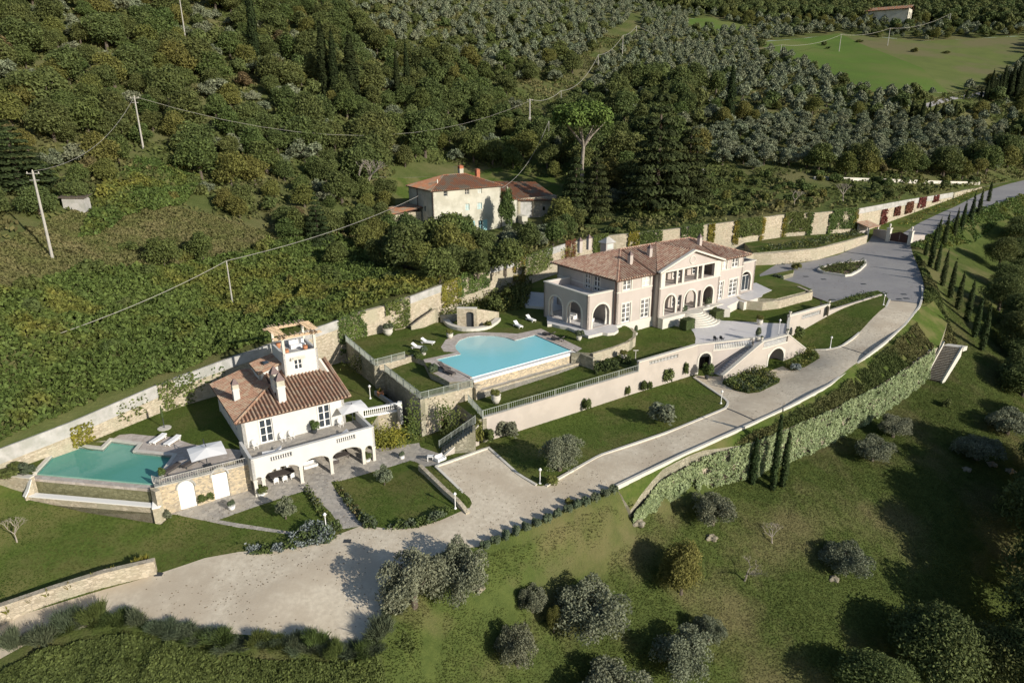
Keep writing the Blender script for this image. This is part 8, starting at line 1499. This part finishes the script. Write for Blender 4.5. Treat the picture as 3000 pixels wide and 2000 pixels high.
def parasol(x, y, z, h, w_, ang, lb, tilt=0, off=1.2):
    p = G(x, y, z); t = thing('parasol', lb, 'parasol', p, R(ang)); mb = MB(); mb.tube([(0, 0, 0), (0, 0, h + .35)], .05, 6); mb.tube([(0, 0, h + .3), (-off, 0, h + .3)], .04, 5) if off else None; part(mb, 'mast', M['dark'], t, local=True); part(MB().box(-.4, .4, -.4, .4, 0, .08), 'base_plate', M['dark'], t, local=True)
    W = w_ / 2; cx = -off - (W * .0 if off else 0); tl = math.tan(R(tilt)); zz = lambda a, b, q: h - q + a * tl
    mb = MB(); mb.add([(cx - W, -W, zz(-W, 0, .25)), (cx + W, -W, zz(W, 0, .25)), (cx + W, W, zz(W, 0, .25)), (cx - W, W, zz(-W, 0, .25)), (cx, 0, h + .15), (cx, -W, zz(0, 0, .15)), (cx + W, 0, zz(W, 0, .15)), (cx, W, zz(0, 0, .15)), (cx - W, 0, zz(-W, 0, .15))], [(0, 5, 4), (5, 1, 4), (1, 6, 4), (6, 2, 4), (2, 7, 4), (7, 3, 4), (3, 8, 4), (8, 0, 4)]); part(mb, 'canopy', M['lounger'], t, local=True); return t
parasol(608, 1364, -3.45, 2.75, 3.3, 122, 'large square white cantilever parasol on the green pool deck', 0, 1.75); parasol(1035, 1242, -3.45, 2.4, 3.2, 30, 'white parasol beside the guest house terrace', 0, 0)
p = G(482, 1254, -3.47); t = thing('closed_parasol', 'closed dark green parasol on a round pale stone base', 'parasol', p); part(MB().lathe([(.75, 0), (.75, .06), (.1, .08)], (0, 0, 0), 16), 'base', M['trim'], t, local=True); mb = MB(); mb.tube([(0, 0, .05), (0, 0, 2.9)], .05, 6); part(mb, 'mast', M['dark'], t, local=True); part(MB().lathe([(.05, 1.3), (.16, 1.5), (.12, 2.4), (.03, 2.9)], (0, 0, 0), 8), 'folded_canopy', M['box'], t, local=True)
# ---- chairs and tables
def chair(p, ang, lb, m='whitepaint', group=None, name='garden_chair'):
    t = thing(name, lb, 'chair', p, ang, group)
    for sx in (-.2, .2):
        for sy in (-.2, .2): part(MB().box(sx - .02, sx + .02, sy - .02, sy + .02, 0, .42), 'leg', M[m], t, local=True)
    part(MB().box(-.25, .25, -.25, .25, .42, .48), 'seat', M[m], t, local=True); mb = MB(); mb.tube([(-.24, .24, .48), (-.26, .28, .8), (-.12, .3, .95), (.12, .3, .95), (.26, .28, .8), (.24, .24, .48)], .03, 5); mb.box(-.2, .2, .25, .28, .5, .88); part(mb, 'backrest', M[m], t, local=True)
    mb = MB(); mb.tube([(-.26, .22, .66), (-.27, -.2, .66), (-.24, -.22, .45)], .025, 5); part(mb, 'armrest', M[m], t, local=True); mb = MB(); mb.tube([(.26, .22, .66), (.27, -.2, .66), (.24, -.22, .45)], .025, 5); part(mb, 'armrest', M[m], t, local=True); return t
for (u, v_), lb in zip(((1.0, -.7), (4.0, -.6), (5.0, -.6), (10.6, -.8)), ('white round backed chair left of the first french door', 'white chair right of the first french door', 'white square backed chair near the terrace bush', 'white chair under the parasol end of the terrace')): chair(HF.w(u, v_, -3.3), HF.a + .1, lb)
def table(p, lb, rx=.9, ry=.6, m='greycushion', rz=0): t = thing('garden_table', lb, 'table', p, rz); part(MB().box(-rx, rx, -ry, ry, .70, .76), 'tabletop', M[m], t, local=True); [part(MB().box(sx * rx * .85 - .04, sx * rx * .85 + .04, sy * ry * .8 - .04, sy * ry * .8 + .04, 0, .7), 'leg', M[m], t, local=True) for sx in (-1, 1) for sy in (-1, 1)]; return t
table(HF.w(2.9, -2.6, -6.7), 'long dark table under the first big arch', 1.3, .6, rz=HF.a); table(HF.w(9.8, -2.4, -6.7), 'low dark table under the last big arch', .8, .5, rz=HF.a)
for k, (u, v_, a) in enumerate(((2.0, -3.5, math.pi), (2.9, -3.6, math.pi), (3.8, -3.5, math.pi), (2.0, -1.7, 0), (2.9, -1.6, 0), (3.8, -1.7, 0))): chair(HF.w(u, v_, -6.7), HF.a + a, 'white curved chair drawn up to the long dark arcade table', group='chairs round the arcade table')
def sofa(p, rz, lb, m='greycushion', w_=1.5): t = thing('garden_sofa', lb, 'sofa', p, rz); part(MB().box(-w_ / 2, w_ / 2, -.4, .4, .08, .4), 'seat', M[m], t, local=True); part(MB().box(-w_ / 2, w_ / 2, .3, .42, .4, .8), 'backrest', M[m], t, local=True); [part(MB().box(sx * w_ / 2 - .06, sx * w_ / 2 + .06, -.4, .4, .08, .6), 'armrest', M[m], t, local=True) for sx in (-1, 1)]; part(MB().box(-w_ / 2 + .1, w_ / 2 - .1, -.36, .28, .405, .52), 'cushion', M['lounger'], t, local=True); return t
sofa(HF.w(10.0, -1.2, -6.7), HF.a, 'grey wicker sofa behind the last arch'); sofa(HF.w(8.8, -2.6, -6.7), HF.a + 1.57, 'grey wicker sofa turned sideways behind the last arch', w_=1.2); sofa(HF.w(6.2, -2.2, -6.7), HF.a, 'white covered bench under the middle arch', 'lounger'); sofa(VF.w(-2.5, 3.2, .05), VF.a + .3, 'white sofa inside the left villa loggia', 'lounger'); sofa(VF.w(-3.3, 6.5, .05), VF.a - 1.5, 'pale sofa behind the side arches of the villa', 'lounger')
p = G(1290, 1352, -6.2); sofa(p, R(40), 'small white bench at the foot of the sunken stair', 'whitepaint', 1.0); table(G(1262, 1352, -6.3), 'small white table by the white bench', .35, .3, 'whitepaint')
for a, b, lb in ((2096, 1000, 'dark low chair on the forecourt near the balustrade'), (2114, 1000, 'small dark stool pair on the forecourt')): p = G(a, b, -1.5); chair(p, 2.2, lb, 'dark')
# ---- pots
def pot(x, y, z, lb, s=.5, h=.7, fol='shrub', R_=.6, H_=1.2, m='trim', var=0):
    p = G(x, y, z); t = thing('potted_plant', lb, 'potted plant', p); part(MB().lathe([(s * .6, 0), (s, h * .55), (s * .92, h * .9), (s * 1.05, h), (s * .85, h)], (0, 0, 0), 14), 'pot', M[m], t, local=True, smooth=True); cr, _, r0, h0 = KINDS_[fol][1][var]; o = newobj('foliage', cr, t); o.location = (0, 0, h * .85); o.scale = (R_ / r0, R_ / r0, H_ / h0); return t
for a in [(1137, 981, -.42, 'big round stone pot with dark shrub by the ivy wall', .75, 1.0, 'shrub', .9, 1.0, 'trim', 1), (1318, 990, -.42, 'stone pot with reddish shrub at the pool edge curve', .5, .7, 'shrub', .6, .9, 'trim', 2), (1270, 1102, -1.2, 'pot with round dark bush on the small square lawn', .35, .45, 'ball', .9, 1.3, 'trim', 0), (1453, 1180, -2.6, 'large stone pot with red shrub on the strip lawn', .6, 1.1, 'shrub', .75, 1.0, 'trim', 2), (1696, 997, -.42, 'stone pot with round shrub on the lawn before the villa wing', .4, .6, 'shrub', .8, 1.1, 'trim', 1),
    (1827, 1052, -1.9, 'stone pot with shrub beside the dark hedge', .45, .7, 'shrub', .7, .9, 'trim', 2), (1862, 982, -1.7, 'pointed clipped plant against the curved wall end', .3, .4, 'ball', .4, 1.3, 'trim', 0), (2002, 925, -.9, 'ball tree in a white pot left of the curved steps', .35, .6, 'ball', .85, 1.3, 'whitepaint', 0), (2072, 905, -.5, 'ball tree in a white pot right of the curved steps', .35, .6, 'ball', .9, 1.5, 'whitepaint', 0), (2225, 950, -1.5, 'dark red shrub in a stone pot at the forecourt back edge', .5, .8, 'shrub', .75, 1.0, 'trim', 2),
    (2219, 998, -1.5, 'egg shaped clipped plant in a pot by the stair head', .4, .6, 'ball', .6, 1.6, 'trim', 0), (1115, 1163, -3.47, 'terracotta pot with grasses on the guest house lawn', .45, .8, 'yucca', .6, .7, 'terracotta', 0), (680, 1492, -6.75, 'blue-white pot with clipped ball on the lower paving', .35, .45, 'ball', .5, .7, 'whitepaint', 0), (1178, 1345, -6.6, 'white pot with clipped ball near the bastion foot', .3, .45, 'ball', .45, .6, 'whitepaint', 0), (766, 1452, -6.7, 'palm-like plant in white pot between the first arcade columns', .4, .35, 'shrub', .8, .9, 'whitepaint', 0), (1076, 1352, -6.7, 'dark plant between the last arcade columns', .4, .35, 'shrub', .6, .9, 'whitepaint', 0),
    (2070, 1110, -4.9, 'leafy palm in a dark pot inside the portal arch', .3, .5, 'shrub', .95, 2.0, 'dark', 0), (921, 1268, -3.3, 'bushy green plant in a pot on the guest house terrace', .35, .4, 'shrub', .75, 1.2, 'dark', 0), (474, 1402, -3.45, 'small palm in a pot at the end of the stone wall', .25, .3, 'shrub', .5, 1.0, 'trim', 0), (1242, 1040, -.42, 'clipped bush by the steps between the pool lawns', .3, .3, 'ball', .7, 1.1, 'trim', 0), (1222, 1060, -1.2, 'rounded bush beside the grey step railing', .3, .3, 'shrub', .8, 1.1, 'trim', 0)]: pot(*a)
for u, v_, h0_, lb in ((7.2, 9.4, 4.1, 'terracotta pot on the tower terrace near the back'), (9.6, 6.6, 4.1, 'tall terracotta jar on the tower terrace'), (7.3, 6.4, 4.1, 'small terracotta pot in the tower terrace corner')):
    p = HF.w(u, v_, h0_); t = thing('terracotta_pot', lb, 'pot', p); part(MB().lathe([(.16, 0), (.3, .35), (.26, .62), (.3, .68)], (0, 0, 0), 12), 'pot', M['terracotta'], t, local=True)
p = HF.w(9.2, 8.4, 4.1); t = thing('garden_sofa', 'white cushioned seat shaded by the pergola', 'sofa', p, HF.a); part(MB().box(-.9, .9, -.4, .4, 0, .45), 'seat', M['lounger'], t, local=True); part(MB().box(-.9, .9, .3, .45, .45, .95), 'backrest', M['lounger'], t, local=True)
# ---- sunken stair beside the bastion
S0, S1, S2 = G(1269, 1330, -6.3), G(1351, 1280, -4.6), G(1343, 1205, -3.0)
ss = thing('sunken_stair', 'dark sunken stone stair climbing beside the bastion', 'staircase', (S0[0], S0[1], -6.4))
mb = MB(); n_ = 14
SA, SB = G(1285, 1338, -6.3), G(1392, 1262, -3.1); dS = (SB - SA)[:2]; LS = np.linalg.norm(dS); dS /= LS
for k in range(n_): a, b = LS * k / n_, LS * (k + 1) / n_; mb.prism([along(SA, dS, a, .05, 0)[:2], along(SA, dS, b, .05, 0)[:2], along(SA, dS, b, 1.7, 0)[:2], along(SA, dS, a, 1.7, 0)[:2]], -7, -6.3 + 3.2 * (k + 1) / n_)
part(mb, 'steps', M['stoned'], ss)
mb = MB(); W0, W1x = G(1303, 1345, -6.3), G(1404, 1306, -5.9); strip(mb, [W0, W1x], [-7, -6.6], [-5.9, -3.3], .25); part(mb, 'rendered_side_wall', M['rampart'], ss); mb = MB(); strip(mb, [W0, W1x], [-5.9, -3.3], [-5.78, -3.18], .33, -.04); part(mb, 'coping', M['trim'], ss)
railing([along(SA, dS, 0, 1.7, -6.1), along(SA, dS, LS * .5, 1.7, -4.6), along(SA, dS, LS, 1.7, -3.0)], 'sloping grey railing following the sunken stair', step=1.6)
# ---- grotto with curved bench behind the pool
gb = smooth_line([G(1297, 942, -.4)[:2], G(1318, 961, -.4)[:2], G(1367, 971, -.4)[:2], G(1424, 966, -.4)[:2], G(1453, 952, -.4)[:2], G(1467, 939, -.4)[:2]], 4)
go = thing('stone_bench', 'curved white stone bench ring in front of the grotto', 'bench', (*np.mean(gb, 0), -.4)); mb = MB(); strip(mb, gb, -.6, .05, .9, 0); part(mb, 'seat', M['trim'], go)
GA, GB, GC = G(1340, 957, -.3), G(1398, 958, -.3), G(1462, 930, -.3); gr = thing('grotto', 'small stone grotto wall with a tall dark doorway behind the pool lawn', 'grotto', (*GB[:2], -.4))
dg_ = (GB - GA)[:2]; Lg = np.linalg.norm(dg_); dg_ /= Lg; mb = MB(); mb.panel(GA, GB, -1, 2.6, [(Lg - 1.7, Lg - .5, -.35, 2.1, 2)], .5); dg2 = (GC - GB)[:2]; L2g = np.linalg.norm(dg2); mb.panel(GB, GC, -1, 2.2, [], .5, top=[(0, -1), (L2g, -1), (L2g, .6), (L2g * .6, 1.4), (0, 2.6)]); part(mb, 'masonry', M['stone'], gr)
mb = MB(); mb.prism([along(GA, dg_, Lg - 1.75, .3, 0)[:2], along(GA, dg_, Lg - .45, .3, 0)[:2], along(GA, dg_, Lg - .45, .45, 0)[:2], along(GA, dg_, Lg - 1.75, .45, 0)[:2]], -.8, 2.3); part(mb, 'doorway', M['dark'], gr)
mb = MB(); strip(mb, [GA, GB], 2.6, 2.75, .6, -.05); part(mb, 'coping', M['trim'], gr)
solidwall('garden_wall', 'stone wall with sloping top left of the grotto', 'wall', [(1205, 955, .2), (1240, 930, 1.2), (1275, 905, 1.8), (1282, 905, 1.8)], -.6, 'stone', .4)
solidwall('garden_wall', 'low terrace wall left of the grotto shrubs', 'wall', [(1290, 925, .7), (1340, 920, .8)], -.5, 'stone', .4)
for x, y, R_, H_, v_, lb in ((1248, 935, 1.5, 2.6, 4, 'grey-green shrub filling the arch left of the grotto'), (1320, 905, 1.5, 1.8, 1, 'dark shrub above the grotto bench'), (1345, 955, .9, 1.0, 0, 'green shrub in the bench bed left of the doorway'), (1426, 960, .8, 1.2, 2, 'reddish shrub right of the grotto doorway'), (1450, 905, 1.6, 2.4, 0, 'large green shrub hanging over the grotto wall'), (1500, 880, 1.8, 2.6, 0, 'bright shrub between grotto and villa wing')): p = G(x, y, -.4); plant('shrub', p, R_, H_, lb, 'bush', var=v_)
# clipped hedge ribbon by the upper lawn, yard side hedge
# ---- white sign board and track wall above the grove road
p = hit(2040, 508, z_up); t = thing('white_board', 'small white board at the edge of the olive grove', 'board', p, R(5)); part(MB().box(-2.2, 2.2, -.05, .05, .1, 1.1), 'panel', M['whitepaint'], t, local=True)
tw_ = [cast(x, y, z_up) for x, y in ((2385, 529), (2500, 534), (2640, 538), (2780, 541), (2870, 543))]; tz = [float(z_up(*p)[0]) for p in tw_]; t = thing('track_wall', 'low pale parapet along the upper track', 'wall', (*tw_[2], tz[2])); mb = MB(); strip(mb, tw_, [z - .4 for z in tz], [z + .9 for z in tz], .4); part(mb, 'masonry', M['trim'], t)
# roadside young hedge shadows are cast by the cypress row; stones along the far road edge
for k in range(9):
    q = np.array([163, 211.5]) + np.array([7.5, 4.6]) * k * .8 + rng.normal(0, .3, 2); z = float(z_mid(q[0], q[1])[0]); tag(MB().box(q[0] - .7, q[0] + .7, q[1] - .4, q[1] + .4, z - .2, z + .35).build('roadside_stone', M['rock']), 'rough kerb stone along the far road edge', 'stone', 'kerb stones along the far road')
for o in bpy.data.objects:
    if 'mw' in o: del o['mw']
